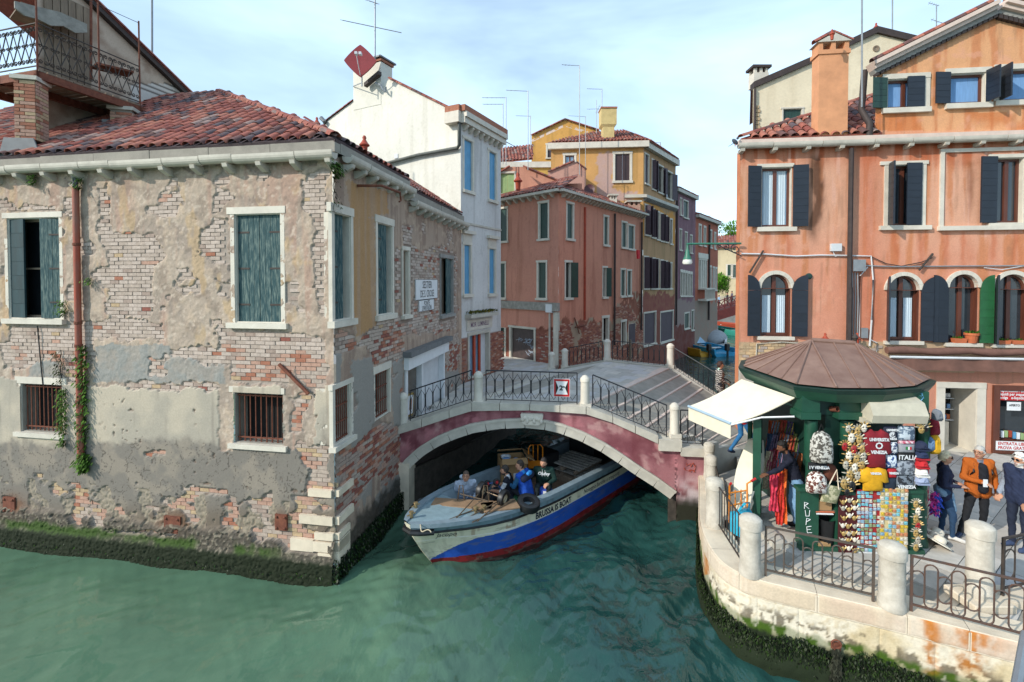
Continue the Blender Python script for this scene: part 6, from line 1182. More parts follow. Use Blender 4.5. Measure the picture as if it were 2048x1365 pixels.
# ------------------------------------------------------------------ people
SKIN='#b98a70'
VPERS=vmat('cloth_and_skin',rough=.85,bump=.25,bscale=90,var=.10)
def person(label,base_p,yaw,J,wear,H=1.72,bulk=1.0,vox=.012,group=None,head_yaw=0,head_pitch=0,hair='short',hairc='#2a2320',extra=None,beard=None,glasses=None,hand_pose='curl',sleeve=True,female=False):
 """J: joint overrides in the body frame (x to the person's right, y forward, z up), metres for a 1.72 m figure"""
 D=dict(pel=(0,0,.95),chest=(0,.01,1.26),neck=(0,.0,1.45),head=(0,.02,1.585),shR=(.18,0,1.40),shL=(-.18,0,1.40),elR=(.24,-.03,1.12),elL=(-.24,-.03,1.12),wrR=(.25,.06,.88),wrL=(-.25,.06,.88),hipR=(.09,0,.92),hipL=(-.09,0,.92),knR=(.10,.02,.50),knL=(-.10,.02,.50),anR=(.10,-.02,.08),anL=(-.10,-.02,.08),toR=(.12,.15,.035),toL=(-.12,.15,.035))
 D.update(J);k=H/1.72;Rm=rotz(yaw);B=Vector(base_p);P={n:B+Rm@(Vector(v)*k)for n,v in D.items()};col=dict(skin=SKIN,hair=hairc,shoe='#1c1c20',sock='#1c1c20');col.update(wear)
 S=[]
 def cap(a,b,ra,rb,c):S.append((P[a]if isinstance(a,str)else a,P[b]if isinstance(b,str)else b,ra*k,rb*k,c))
 bx=(P['shR']-P['shL']).normalized();up_=(P['neck']-P['pel']).normalized();fw=up_.cross(bx).normalized()
 if fw.dot(Rm@Vector((0,1,0)))<0:fw=-fw
 hx_=(P['hipR']-P['hipL']).normalized();t=bulk
 top,bot=col['top'],col['bottom'];hem=P['pel']+up_*(.02-col.get('hem',.06))*k
 for sg in(-1,1):
  sh=P['shR']if sg>0 else P['shL'];hp=P['hipR']if sg>0 else P['hipL']
  mid=P['chest']+bx*sg*.075*k;cap(sh.lerp(P['neck'],.35)-up_*.07*k,mid-up_*.05*k,.095*t,.108*t,top);cap(mid-up_*.05*k,hem+hx_*sg*.075*k,.105*t,.108*t,top);cap(sh,sh.lerp(P['neck'],.6)-up_*.02*k,.062*t,.055,top)
  cap(hp+up_*.02,hp+up_*.06*k,.108,.105,bot)
 if female:cap(P['chest']+fw*.07*k+bx*.07*k,P['chest']+fw*.075*k-bx*.07*k,.062,.062,top)
 cap(P['chest']+fw*.02*k,P['pel']+fw*.02*k+up_*.05*k,.10*t,.105*t,col.get('front',top))
 for s in 'RL':
  cap('hip'+s,'kn'+s,.088,.062,bot);cap('kn'+s,'an'+s,.060,.043,bot if not col.get('shin')else col['shin']);an,to=P['an'+s],P['to'+s];cap(an-UP*.02*k,to,.043,.036,col['shoe']);cap(an+(an-to).normalized()*.04*k-UP*.035*k,to,.036,.034,col['shoe'])
  ac=col.get('arm',top);cap('sh'+s,'el'+s,.056*t,.047*t,ac);cap('el'+s,'wr'+s,.046*t,.034*(t if sleeve else 1),col.get('fore',ac))
  w=P['wr'+s];d=(w-P['el'+s]).normalized();sd_=d.cross(UP);sd_=sd_.normalized()if sd_.length>.1 else bx;pn=sd_.cross(d).normalized();sgn=1 if s=='R' else-1
  pal=w+d*.075*k;cap(w,pal,.023,.025,col['skin']);cap(w+sd_*.015,pal+sd_*.022,.022,.022,col['skin']);cap(w-sd_*.015,pal-sd_*.022,.022,.022,col['skin'])
  cl={'curl':-.5,'flat':-.08,'fist':-1.0}[hand_pose if isinstance(hand_pose,str)else hand_pose[s]]
  for i,(o,L)in enumerate(((-.036,.07),(-.012,.08),(.012,.075),(.034,.06))):
   a=pal+sd_*o*k+d*.012;b=a+(d+pn*cl*.6).normalized()*L*.5*k;c=b+(d*(.6 if cl<-.3 else 1)+pn*cl*1.6).normalized()*L*.5*k;cap(a,b,.0115,.0105,col['skin']);cap(b,c,.0105,.009,col['skin'])
  th=w+d*.03*k-sd_*.035*sgn*1;cap(w+d*.02,th+(d*.5-sd_*sgn*.7).normalized()*.03,.015,.013,col['skin']);cap(th+(d*.5-sd_*sgn*.7).normalized()*.03,th+(d*.9-sd_*sgn*.3).normalized()*.07,.012,.010,col['skin'])
 cap('neck',P['neck'].lerp(P['head'],.6),.053,.050,col['skin']);cap(P['neck']-up_*.03,P['neck']+up_*.01,.07,.06,col.get('collar',top))
 HM=Rm@Matrix.Rotation(head_yaw,3,'Z')@Matrix.Rotation(-head_pitch,3,'X');hc=P['head'];hX,hY,hZ=HM.col[0],HM.col[1],HM.col[2]
 mb=MB()
 for a,b,ra,rb,c in S:
  n=12;d=(b-a);L=d.length;R3=look(d)if L>1e-5 else Matrix.Identity(3);prof=[]
  for i in range(5):an=-math.pi/2+math.pi/2*i/4;prof.append((max(.0008,ra*math.cos(an)),ra*math.sin(an)))
  for i in range(5):an=math.pi/2*i/4;prof.append((max(.0008,rb*math.cos(an)),L+rb*math.sin(an)))
  mb.lathe(prof,a,n,M=R3)
 mb.ell(hc,.074*k,.092*k,.112*k,HM,16,12);mb.ell(hc+hY*.028*k-hZ*.055*k,.052*k,.062*k,.058*k,HM,12,8)
 ns=MB();S2=[(hc+hY*.09*k+hZ*.012*k,hc+hY*.107*k-hZ*.022*k,.011,.016)]
 for a,b,ra,rb in S2:mb.lathe([(.001,-ra),(ra,0),(rb,(b-a).length),(.001,(b-a).length+rb)],a,8,M=look(b-a))
 for sg in(-1,1):mb.ell(hc+hX*sg*.076*k-hY*.005*k,.013*k,.026*k,.033*k,HM,8,6)
 for e in(extra or[]):
  a,b,ra,rb,c=e;a,b=B+Rm@(Vector(a)*k),B+Rm@(Vector(b)*k);S.append((a,b,ra,rb,c));L=(b-a).length;prof=[(max(.0008,ra*math.cos(q)),ra*math.sin(q))for q in np.linspace(-math.pi/2,0,5)]+[(max(.0008,rb*math.cos(q)),L+rb*math.sin(q))for q in np.linspace(0,math.pi/2,5)];mb.lathe(prof,a,12,M=look(b-a)if L>1e-5 else Matrix.Identity(3))
 me=mb.mesh('body',VPERS);o=bpy.data.objects.new('person',me);COLL.objects.link(o);rmod=o.modifiers.new('r','REMESH');rmod.mode='VOXEL';rmod.voxel_size=vox;sm=o.modifiers.new('s','SMOOTH');sm.factor=.5;sm.iterations=2
 dg=bpy.context.evaluated_depsgraph_get();m2=bpy.data.meshes.new_from_object(o.evaluated_get(dg));bpy.data.objects.remove(o);bpy.data.meshes.remove(me)
 V=np.zeros(len(m2.vertices)*3,np.float32);m2.vertices.foreach_get('co',V);V=V.reshape(-1,3).astype(float);best=np.full(len(V),9.);C=np.zeros((len(V),3))
 for a,b,ra,rb,c in S:
  a_,d=np.array(a),np.array(b-a);L2=max(d@d,1e-9);tt=np.clip((V-a_)@d/L2,0,1);dist=np.linalg.norm(V-a_-tt[:,None]*d,axis=1)-(ra+(rb-ra)*tt);w=dist<best;best[w]=dist[w];C[w]=lin(c)
 Lh=(V-np.array(hc))@np.array(HM)/k;dh=np.sqrt((Lh[:,0]/.08)**2+(Lh[:,1]/.10)**2+(Lh[:,2]/.118)**2);hd=(dh<1.35)&(Lh[:,2]>-.125)&((Lh[:,1]>-.03)|(Lh[:,2]>-.08));C[hd]=lin(col['skin'])
 if hair!='none':
  line=.045 if hair!='bald' else .2;hr=hd&((Lh[:,2]>line+.25*np.maximum(Lh[:,1]-.05,0))&(Lh[:,1]<.085)|((Lh[:,1]<-.012)&(Lh[:,2]>(-.06 if hair!='bald' else-.04))&(Lh[:,2]<9))|((np.abs(Lh[:,0])>.062)&(Lh[:,1]<.03)&(Lh[:,2]>.0)));C[hr]=lin(col['hair'])
 if beard:C[hd&(Lh[:,2]<-.045)&(Lh[:,1]>.0)]=lin(beard)
 lip=hd&(np.abs(Lh[:,2]+.062)<.008)&(np.abs(Lh[:,0])<.026)&(Lh[:,1]>.06);C[lip]=lin('#8a4a42')
 N_=np.zeros(len(V)*3,np.float32);m2.vertices.foreach_get('normal',N_);N_=N_.reshape(-1,3);cl_=np.any(np.abs(C-np.array(lin(col['skin'])))>.004,axis=1)&~hd;fo=fbm(V[:,0]*14+V[:,2]*9,V[:,1]*14-V[:,2]*12,75,3)-.5;V2=V+N_*(fo*.030*cl_)[:,None];m2.vertices.foreach_set('co',V2.astype(np.float32).ravel())
 nz_=fbm(V[:,0]*9+V[:,2]*4,V[:,1]*9+V[:,2]*7,71,3);C=C*(.86+.28*nz_)[:,None]
 if 'pattern' in wear:
  pk,pc,fr=wear['pattern'];sel=np.all(np.abs(C/(.86+.28*nz_)[:,None]-lin(pk))<.004,axis=1);ln=np.abs(np.mod(V[:,2]*fr+1.5*fbm(V[:,0]*fr*.6,V[:,1]*fr*.6+V[:,2]*fr*.3,72,2),1)-.5)<.17;C[sel&ln]=lin(pc)
 at=m2.attributes.new('Col','FLOAT_COLOR','POINT');at.data.foreach_set('color',np.concatenate([C,np.ones((len(C),1))],1).astype(np.float32).ravel());m2.materials.clear();m2.materials.append(VPERS);m2.polygons.foreach_set('use_smooth',[True]*len(m2.polygons))
 t=thing('person',B,label,'person',group);put('body',m2,t)
 if hair in('short','long','puffy','bald'):
  g=MB();sc={'short':1.05,'long':1.12,'puffy':1.22,'bald':1.02}[hair];n,kk=14,9;vs,fs,keep=[],[],[]
  e=MB();e.ell(hc+hZ*.008*k-hY*.006*k,.076*k*sc,.094*k*sc,.112*k*sc,HM,16,12);low={'short':-.02,'long':-.12,'puffy':-.07,'bald':-.04}[hair]
  vv=[Vector(v)for v in e.v];loc_=[HM.transposed()@(v-hc)/k for v in vv]
  def hairy(l):return(l.z>.06 and hair!='bald' and l.y<.085)or(l.y<-.01 and l.z>low)or(l.z>-.02 and l.y<.02 and hair in('long','puffy'))
  fs=[f for f in e.f if all(hairy(loc_[i])for i in f)];vv=[v+Vector((random.uniform(-1,1),random.uniform(-1,1),random.uniform(-1,1)))*.007*(2 if hair=='puffy' else 1)for v in vv]
  if fs:g.add(vv,fs);put('hair',g.mesh('hair',mat('hair',col['hair'],.7,.3,30,.5,120,stretch=(4,4,1)),True),t)
 for sg in(-1,1):g=MB();g.ell(hc+hX*sg*.03*k+hY*.083*k+hZ*.018*k,.013,.006,.0065,HM,8,5);put('eye',g.mesh('eye',M['black']),t)
 if glasses:
  g=MB()
  for sg in(-1,1):
   c=hc+hX*sg*.032*k+hY*.098*k+hZ*.016*k;g.tube([c+hX*.026*math.cos(q)+hZ*.02*math.sin(q)for q in np.linspace(0,6.28,11)[:-1]],.003,4,closed=True);g.tube([c+hX*sg*.026,hc+hX*sg*.08*k+hZ*.02*k],.003,4)
   if glasses=='dark':g.ell(c,.025,.003,.019,HM,8,4)
  put('glasses',g.mesh('glasses',M['black']),t)
 return t,P,(hc,HM)
def sit(seat=.0,lean=0.,knee=.42,arms='knees',spread=.13):
 """joints of a seated figure; seat = z of the seat under the hips"""
 z=seat;J=dict(pel=(0,0,z+.12),chest=(0,.04+lean,z+.42),neck=(0,.06+lean*1.6,z+.60),head=(0,.11+lean*1.9,z+.73),shR=(.18,.06+lean*1.5,z+.55),shL=(-.18,.06+lean*1.5,z+.55),hipR=(.09,0,z+.10),hipL=(-.09,0,z+.10),knR=(spread,.40,z+.10+knee*.35),knL=(-spread,.40,z+.10+knee*.35),anR=(spread,.42,z-knee+.22),anL=(-spread,.42,z-knee+.22),toR=(spread+.02,.58,z-knee+.18),toL=(-spread-.02,.58,z-knee+.18))
 J.update(elR=(.25,.16+lean,z+.32),elL=(-.25,.16+lean,z+.32),wrR=(.16,.36,z+.30),wrL=(-.16,.36,z+.30));return J
 # ------------------------------------------------------------------ the cargo barge
ang=R_(46.5);bA=Vector((math.cos(ang),math.sin(ang),0));bN=Vector((bA.y,-bA.x,0));B0=Vector((-2.1,9.42,0));BL=9.6
def bp(x,y,z):return B0+bA*x+bN*y+UP*z
def ip(x,xs,ys):return np.interp(x,xs,ys)
def hbg(x):return ip(x,[0,.12,.3,.6,1.0,1.5,2.2,3.2,7,9,9.6],[.10,.24,.38,.56,.74,.90,1.02,1.08,1.06,.98,.94])
def hbw(x):return ip(x,[.62,.7,1.0,1.4,2.0,2.8,3.6,7,9.6],[0,.05,.30,.56,.86,1.05,1.10,1.08,.9])
def zg(x):return ip(x,[0,1,2,3.5,6,9.6],[1.14,1.07,1.0,.94,.90,.95])
boat=thing('cargo_boat',bp(4.5,0,0),'long cream and blue cargo barge lettered BRUSSA IS BOAT coming out from under the bridge','boat')
def hull_pt(x,v,sg,off=0):
 """v 0 at the waterline, 1 at the gunwale"""
 xs=x+np.clip(.66*(1-v)**1.3*(1-np.clip(x/2.2,0,1)),0,1);hw=hbw(xs)if False else None
 zz=zg(x)*v;w=(hbw(np.maximum(xs,.62))*(1-v)+hbg(x)*v)+.10*np.sin(np.pi*v)*np.clip(1.6-x,0,1)*-.6
 w=w+off;P=np.stack([B0.x+bA.x*xs+bN.x*w*sg,B0.y+bA.y*xs+bN.y*w*sg,zz],-1);return P
xg=np.concatenate([np.linspace(0,3,150),np.linspace(3.05,BL,100)]);vg=np.linspace(-.25,1,120);XA,VA=np.meshgrid(xg,vg,indexing='ij')
def hull_col(XA,VA):
 n=fbm(XA*3,VA*4,701);n2=fbm(XA*9,VA*3,702,3);C=base(XA,'#d3ceb5');C=mixc(C,'#b0ab95',sstep(n2,.52,.75)*.6)
 bt=ip(XA,[0,.2,.45,.8,1.2,1.7,9.6],[.13,.18,.27,.42,.54,.565,.56]);C=mixc(C,'#2450a6',VA<bt);C=mixc(C,'#1b3f8c',(VA<bt)*sstep(n,.45,.7)*.6);rt=ip(XA,[0,.3,1.5,9.6],[.13,.14,.17,.20]);C=mixc(C,'#7d1f22',VA<rt);C=mixc(C,'#5c1a1a',(VA<rt)*sstep(n2,.45,.6)*.7)
 C=mixc(C,'#2a2620',(VA<.025)*.8);C=mixc(C,'#dedad0',(np.abs(VA-.60-.02*np.clip(1.5-XA,0,1))<.012)&(XA<2.5))
 sc=sstep(fbm(XA*3.5,VA*22,703,4),.60,.68);C=mixc(C,'#6b685c',sc*.4*((VA<.58)|(XA<2.2)&(XA>1.2)));C=mixc(C,'#8a5a34',sstep(fbm(XA*9,VA*2,704,3),.68,.76)*(XA<2.4)*(VA>.62)*(VA<.8)*.5);C=mixc(C,'#c9c8c0',(np.abs(VA-.578)<.012)&(XA>1.6));C=mixc(C,'#15181c',(VA>.80)&(VA<.835));C=mixc(C,'#6f8791',VA>=.835);C=mixc(C,'#4f6068',(VA>=.835)*sstep(n2,.5,.7)*.6);return C
for sg,nm in((1,'hull_side'),(-1,'hull_side')):
 P=hull_pt(XA,VA,sg);I=np.arange(XA.size).reshape(XA.shape);q=np.stack([I[:-1,:-1],I[1:,:-1],I[1:,1:],I[:-1,1:]],-1).reshape(-1,4);
 put(nm,gridmesh(nm,P.reshape(-1,3),q if sg>0 else q[:,::-1],hull_col(XA,VA).reshape(-1,3),vmat('hull_paint',.38,.08,30,.07,.5)if sg>0 else bpy.data.materials['hull_paint']),boat)
g=MB();vs=[];vv=np.linspace(-.25,1,20)
for v in vv:
 for s in(-1,1):vs.append(tuple(hull_pt(np.array(0.),np.array(v),s)))
g.add(vs,[(2*i,2*i+2,2*i+3,2*i+1)for i in range(len(vv)-1)]);put('stem',g.mesh('stem',mat('cream_paint','#d3ceb5',.4,.12,5)),boat)
DECK=mat('deck_blue','#7f949b',.55,.18,5,.1);GRAYB=mat('gunwale_blue','#7a8a93',.45,.18,6,.1)
for sg in(1,-1):
 vs=[];xs=np.linspace(0,BL,70)
 for x in xs:
  w,z=float(hbg(x)),float(zg(x));wi=max(.02,w-.15)
  for y,dz in((wi,-.02),(wi,.035),(w+.02,.035),(w+.02,-.05)):vs.append(bp(x,sg*y,z+dz))
 g=MB();g.add(vs,[(i*4+j,i*4+4+j,i*4+4+(j+1)%4,i*4+(j+1)%4)for i in range(len(xs)-1)for j in range(4)]);put('gunwale',g.mesh('gunwale',GRAYB),boat)
 g=MB();g.tube([Vector(tuple(hull_pt(np.array(x),np.array(.815),sg,.012)))for x in np.linspace(0,BL,60)],.024,6);put('rubbing_strake',g.mesh('rubbing_strake',M['black'],True),boat)
 vs=[]
 for x in np.linspace(1.45,BL,40):
  w,z=float(hbg(x))-.15,float(zg(x));vs+=[bp(x,sg*w,z),bp(x,sg*(w-.02-.34*max(0,min(1,(2.8-x)/1.3))),.35)]
 g=MB();g.add(vs,[(2*i,2*i+1,2*i+3,2*i+2)for i in range(39)]);put('bulwark',g.mesh('bulwark',GRAYB),boat)
g=MB();xs=np.linspace(.02,1.45,26);vs=[]
for x in xs:w=float(hbg(x))-.05;vs+=[bp(x,w,zg(x)-.03),bp(x,w*.4,zg(x)+.01),bp(x,-w*.4,zg(x)+.01),bp(x,-w,zg(x)-.03)]
g.add(vs,[(i*4+j,i*4+4+j,i*4+5+j,i*4+1+j)for i in range(25)for j in range(3)]);g.add([bp(1.45,.84,1.02),bp(1.45,-.84,1.02),bp(1.45,-.42,.4),bp(1.45,.42,.4)],[(0,1,2,3)]);put('foredeck',g.mesh('foredeck',DECK),boat)
flm=mat('hold_plank','#7a6250',.85,.3,7,.3,40,stretch=(1,1,1))
for i in range(37):
 x0,x1=1.5+i*.22,1.5+(i+1)*.22-.012
 if x1<BL-.1:g=MB();w=float(hbg(x0))-.17-.34*max(0,min(1,(2.8-x0)/1.3));g.hexa([bp(x,y,z)for z in(.42,.455+random.uniform(-.004,.004))for x,y in((x0,w),(x0,-w),(x1,-w),(x1,w))][:8]);put('floor_plank',g.mesh('floor_plank',flm),boat)
g=MB();g.hexa([bp(x,y,z)for z in(-.3,.95)for x,y in((BL-.08,.95),(BL-.08,-.95),(BL,-.95),(BL,.95))]);put('transom',g.mesh('transom',GRAYB),boat)
def hull_text(s,x0,v0,size,m,sx=1.,shear=0,bold=.0,sl=0.):
 t=text_mb(s,size,align='LEFT',bold=bold,shear=shear);vx=np.array([v[0]*sx for v in t.v]);vy=np.array([v[1]for v in t.v]);X_=x0+vx;Vv=v0+(vy+sl*vx)/1.0;P=hull_pt(X_,Vv,1,.008)
 g=MB();g.add([tuple(p)for p in P],t.f);put('lettering',g.mesh('lettering',m),boat)
navy=mat('navy_letter','#10152c',.5,.1)
hull_text('BRUSSA IS BOAT',2.72,.665,.21,navy,.84,bold=.006);hull_text('s.a.s.',4.3,.64,.07,navy,.8);hull_text('Noleggio barche e trasporti',4.55,.675,.17,navy,.9,.25);hull_text('Jacopo',.40,.705,.15,navy,.95,.35)
g=MB();g.tube([Vector(tuple(hull_pt(np.array(x),np.array(.86),sg,.05)))-bA*.03 for x,sg in((.22,-1),(.1,-1),(.0,-1),(.0,1),(.1,1),(.22,1),(.36,1))],.06,8)
single('fender',g,M['plastic_black'],'black rubber fender wrapped round the bow of the cargo barge','fender')
def bitt(x,y):
 g=MB();p=bp(x,y,float(zg(x))+.02);g.lathe([(.035,0),(.035,.1),(.05,.11),(.05,.13),(.01,.135)],p,10);g.tube([p+UP*.07-bA*.1,p+UP*.07+bA*.1],.014,6);put('bitt',g.mesh('bitt',mat('bronze','#9a8560',.4,.2,6,metal=.6)if 'bronze' not in bpy.data.materials else bpy.data.materials['bronze'],True),boat)
bitt(1.35,.55);bitt(1.52,.62);bitt(.18,-.12);bitt(.5,-.42)
g=MB();g.tube([bp(.1+.04*math.cos(q*2),.22+q*.12,1.13+.03*math.sin(q*3))for q in np.linspace(0,3.2,14)],.012,5);single('rope',g,mat('rope','#b7ab92',.9,.2),'pale rope trailing over the bow deck of the cargo barge','rope')
tb=mat('raw_board','#8a6f55',.8,.25,5,.2,30)
for i,(px,py,L,W,l)in enumerate(((925,1008,1.35,.38,'long plywood board lying across the foredeck under the upturned cart'),(1000,1012,.8,.42,'shorter brown board beside the tyre on the foredeck'))):
 p=on_z(px,py,1.06);g=MB();d=Vector((.97,-.12+i*.4,0)).normalized();g.bevbox(p,L/2,W/2,.018,.006,basis(d,UP.cross(d),UP));single('board',g,tb,l,'board')
def tyre(c,axis,R,r,label,rim=None,wide=1.3):
 t=thing('tyre' if not rim else 'wheel',c,label,'tyre' if not rim else 'wheel');R3=look(axis);prof=[(R-r*1.7,-r*wide*.8),(R-r*.6,-r*wide),(R-r*.12,-r*wide*.8),(R,-r*wide*.35),(R,r*wide*.35),(R-r*.12,r*wide*.8),(R-r*.6,r*wide),(R-r*1.7,r*wide*.8)]
 g=MB();n=26;k=len(prof);vs=[c+R3@Vector((a*math.cos(6.2832*i/n),a*math.sin(6.2832*i/n),b))for i in range(n)for a,b in prof];g.add(vs,[(i*k+j,((i+1)%n)*k+j,((i+1)%n)*k+(j+1)%k,i*k+(j+1)%k)for i in range(n)for j in range(k)]);put('tyre_ring' if not rim else 'tyre',g.mesh('tyre',M['plastic_black'],True),t)
 if rim:g=MB();a=R-r*1.6;g.lathe([(.02,-.03),(a*.4,-.045),(a*.75,-.02),(a,-r*.8),(a,r*.8),(a*.75,.02),(a*.4,.045),(.02,.05)],c,18,M=R3);put('rim',g.mesh('rim',rim,True),t)
 return t
tyre(on_z(1057,1011,1.0)+UP*.04,Vector((.12,-.22,.95)),.26,.075,'loose black car tyre lying on the near gunwale of the barge')
tyre(on_z(838,1016,.8),Vector((-.6,.4,.5)),.25,.08,'black tyre fender hanging on the far side of the bow')
CT=mat('cart_steel','#6b5a48',.5,.3,9,.1,50,metal=.4);cw1=at_y(964,981,10.75);cw2=at_y(1007,997,10.45);ax=(cw2-cw1).normalized();rimm=mat('beige_rim','#a09378',.5,.2,8)
cart=thing('cart',(cw1+cw2)/2-UP*.3,'upturned tubular steel cart on the foredeck with two pneumatic wheels in the air','cart')
for c in(cw1,cw2):
 w=tyre(c,ax,.19,.055,'x',rimm);ch_=list(w.children)
 for c_ in ch_:c_.parent=cart;c_.location=-cart.location;c_.name='wheel_'+('rim' if 'rim' in c_.name else 'tyre')
 bpy.data.objects.remove(w)
def cp(px,py,z):return on_z(px,py,z)
gb=[cp(908,1046,1.06),cp(962,1040,1.06),cp(1000,1002,1.06),cp(935,1000,1.06)]
for a,b in((cp(905,1045,1.07),cw1),(cp(955,1043,1.07),cw2),(cp(920,988,1.35),cp(978,1003,1.2)),(cp(925,1042,1.07),cp(1020,990,1.15)),(cp(885,1045,1.07),cp(960,1015,1.07)),(cp(945,1045,1.07),cp(1030,1000,1.1)),(cw1,cw2)):
 put('tube',MB().tube([a,b],.013,6).mesh('tube',CT,True),cart)
for px in(922,971):a=cp(px,1003,1.06);put('leg',MB().tube([a+Vector((-.08,0,0)),a+UP*.36+Vector((-.03,0,0)),a+UP*.36+Vector((.04,0,0)),a+Vector((.08,0,0))],.014,6).mesh('leg',CT,True),cart)
cbx=thing('cardboard_box',on_z(1024,966,.46),'tall open cardboard box full of goods on the far side of the barge','box');c=on_z(1024,966,.46);CB=mat('cardboard','#a5835a',.85,.12,4,.1);R3=rotz(R_(10));w=.34;h=.70
for s,(dx,dy,hx,hy)in enumerate(((0,-w,w,.012),(0,w,w,.012),(-w,0,.012,w-.014),(w,0,.012,w-.014))):put('side_panel',MB().box(c+R3@Vector((dx,dy,h/2)),hx,hy,h/2,R3).mesh('side_panel',CB),cbx)
for dx,dy,a,b in((0,-w,0,-.1),(0,w,0,.1),(w,0,.12,0)):put('flap',MB().box(c+R3@Vector((dx+a,dy+b,h+.05)),w if dx==0 else .12,.1 if dx==0 else w,.008,R3@Matrix.Rotation(.5*(1 if b<0 or a>0 else-1),3,'X' if dx==0 else 'Y')).mesh('flap',CB),cbx)
put('printed_label',MB().box(c+R3@Vector((.08,-w-.014,h*.45)),.10,.002,.09,R3).mesh('printed_label',M['white_paint']),cbx);put('lettering',text_on('VETRO',c+R3@Vector((-.02,-w-.013,h*.18)),R3.col[0],UP,.13,.002,bold=.004).mesh('lettering',M['trim_dark']),cbx)
for i in range(5):g=MB();q=c+R3@Vector((random.uniform(-.22,.22),random.uniform(-.2,.2),h-.02));g.ell(q,.1,.08,.07,None,8,5);single('parcel',g,M['white_metal']if i%2 else M['curtain_blue'],'%s wrapped parcel sticking out of the tall cardboard box, %s'%(('pale blue','white')[i%2],('at its front','at its left edge','in its middle','at its right edge','at its back')[i]),'parcel')
OR=mat('orange_paint','#d07a14',.4,.1);ht=thing('hand_truck',on_z(1071,938,.46),'orange hand truck standing in the barge behind the cardboard box','hand truck');o_=at_y(1057,934,13.0);x_=Vector((.98,.1,0));H_=.60;W_=.40
g=MB();g.tube([o_,o_+UP*(H_-.08),o_+UP*H_+x_*.06,o_+UP*H_+x_*(W_-.06),o_+UP*(H_-.08)+x_*W_,o_+x_*W_],.017,7);put('frame',g.mesh('frame',OR,True),ht)
for f in(.33,.66):put('bar',MB().tube([o_+x_*W_*f,o_+x_*W_*f+UP*H_],.012,6).mesh('bar',OR),ht)
put('plate',MB().prism([(0,0),(W_,0),(W_,.2),(0,.2)],o_-UP*.04,x_,UP,-.01,.01).mesh('plate',OR),ht)
t2=thing('hand_truck',on_z(985,990,.5),'small blue hand truck lying with two red hubbed wheels up','hand truck');rh=mat('red_hub','#b8262c',.4,.1)
for px,py in((975,968),(993,965)):
 c=at_y(px,py,11.3);w=tyre(c,Vector((.5,-.8,.15)),.085,.026,'x',rh);ch_=list(w.children)
 for c_ in ch_:c_.parent=t2;c_.location=-t2.location;c_.name='wheel_'+('rim' if 'rim' in c_.name else 'tyre')
 bpy.data.objects.remove(w)
put('axle',MB().tube([at_y(975,968,11.3),at_y(993,965,11.3),at_y(1010,990,11.4)],.014,6).mesh('axle',mat('blue_tube','#2f4f8a',.4,.1)),t2)
pl=thing('pallet',on_z(1165,945,.8),'stack of grey wooden pallets on the barge under the arch','pallet');PO=bp(5.6,.05,.0)
for k_ in range(2):
 for i in range(7):put('slat',MB().box(PO+bA*(i*.17-.5)+UP*(.72+k_*.16),.05,.55,.012,basis(bA,bN*-1,UP)).mesh('slat',M['wood_grey']),pl)
 for j in(-.45,0,.45):put('bearer',MB().box(PO+bN*j+UP*(.66+k_*.16),.62,.04,.045,basis(bA,bN*-1,UP)).mesh('bearer',M['wood_old']),pl)
g=MB();g.bevbox(bp(5.6,.05,.545),.62,.5,.09,.01,basis(bA,bN*-1,UP));single('crate',g,M['wood_old'],'low wooden crate carrying the pallets in the barge','crate')
for x,y,s,l in((5.0,-.55,(.3,.28,.35),'dark plastic tub aft of the orange hand truck'),(6.9,-.3,(.5,.45,.42),'dark bale of goods deep under the arch'),(4.7,.75,(.28,.14,.1),'dark tool box by the near gunwale behind the seated men')):
 g=MB();g.bevbox(bp(x,y,.46+s[2]),s[0],s[1],s[2],.03,basis(bA,bN*-1,UP));single('cargo_box',g,M['plastic_black'],l,'container')
by=math.atan2(bA.y,bA.x)
def on_boat(px,py,z):return on_z(px,py,z)
HB=1.86;m1=on_boat(929,1006,.52);J=sit(0,.10,.30);J.update(elR=(.27,.10,.26),wrR=(.2,.3,.12),elL=(-.27,.1,.27),wrL=(-.12,.34,.16));person('seated man in pale grey hooded jacket and glasses in the barge',m1,R_(180+12),J,dict(top='#a9b3c2',bottom='#5a6272',collar='#b4becb',hem=.04),head_yaw=R_(-12),head_pitch=-.25,hairc='#5a4a40',glasses='clear',bulk=1.12,vox=.012,H=HB,extra=[((-.07,-.03,.60),(.07,-.02,.60),.048,.048,'#b4becb')])
m2=on_boat(1022,1005,.5);J=sit(0,.02,.3);person('seated dark haired man in white shirt and dark vest looking to the far bank',m2,R_(78),J,dict(top='#20222c',arm='#d7d9dc',fore=SKIN,bottom='#30343c',collar='#d7d9dc',hem=.04),head_yaw=R_(20),hairc='#3a332e',beard='#4a4038',vox=.012,H=HB,sleeve=False)
m3=on_boat(1054,998,.66);J=sit(0,.04,.3);person('seated man in bright blue and navy jacket looking towards the left bank',m3,R_(58),J,dict(top='#1f4fae',arm='#2a5f86',bottom='#2a2d34',collar='#2f7fc0',hem=.08),head_yaw=R_(48),hairc='#3a302a',bulk=1.12,vox=.012,H=HB,extra=[((-.16,-.02,.52),(.16,-.02,.52),.088,.088,'#1b2138'),((-.05,-.06,.60),(.05,-.05,.60),.052,.052,'#2f7fc0')])
m4=on_boat(1096,982,.70)-bN*.12;J=sit(0,.08,.34);J.update(elL=(-.26,.2,.34),wrL=(-.12,.36,.30),elR=(.32,.02,.28),wrR=(.36,.12,.05));t4,P4,_=person('bearded man in dark green hoodie with white print by the near gunwale',m4,R_(172),J,dict(top='#16302b',bottom='#1c2528',collar='#1a3a34',hem=.04),head_yaw=R_(-12),hairc='#2a2320',beard='#3a2d28',bulk=1.1,vox=.012,H=HB)
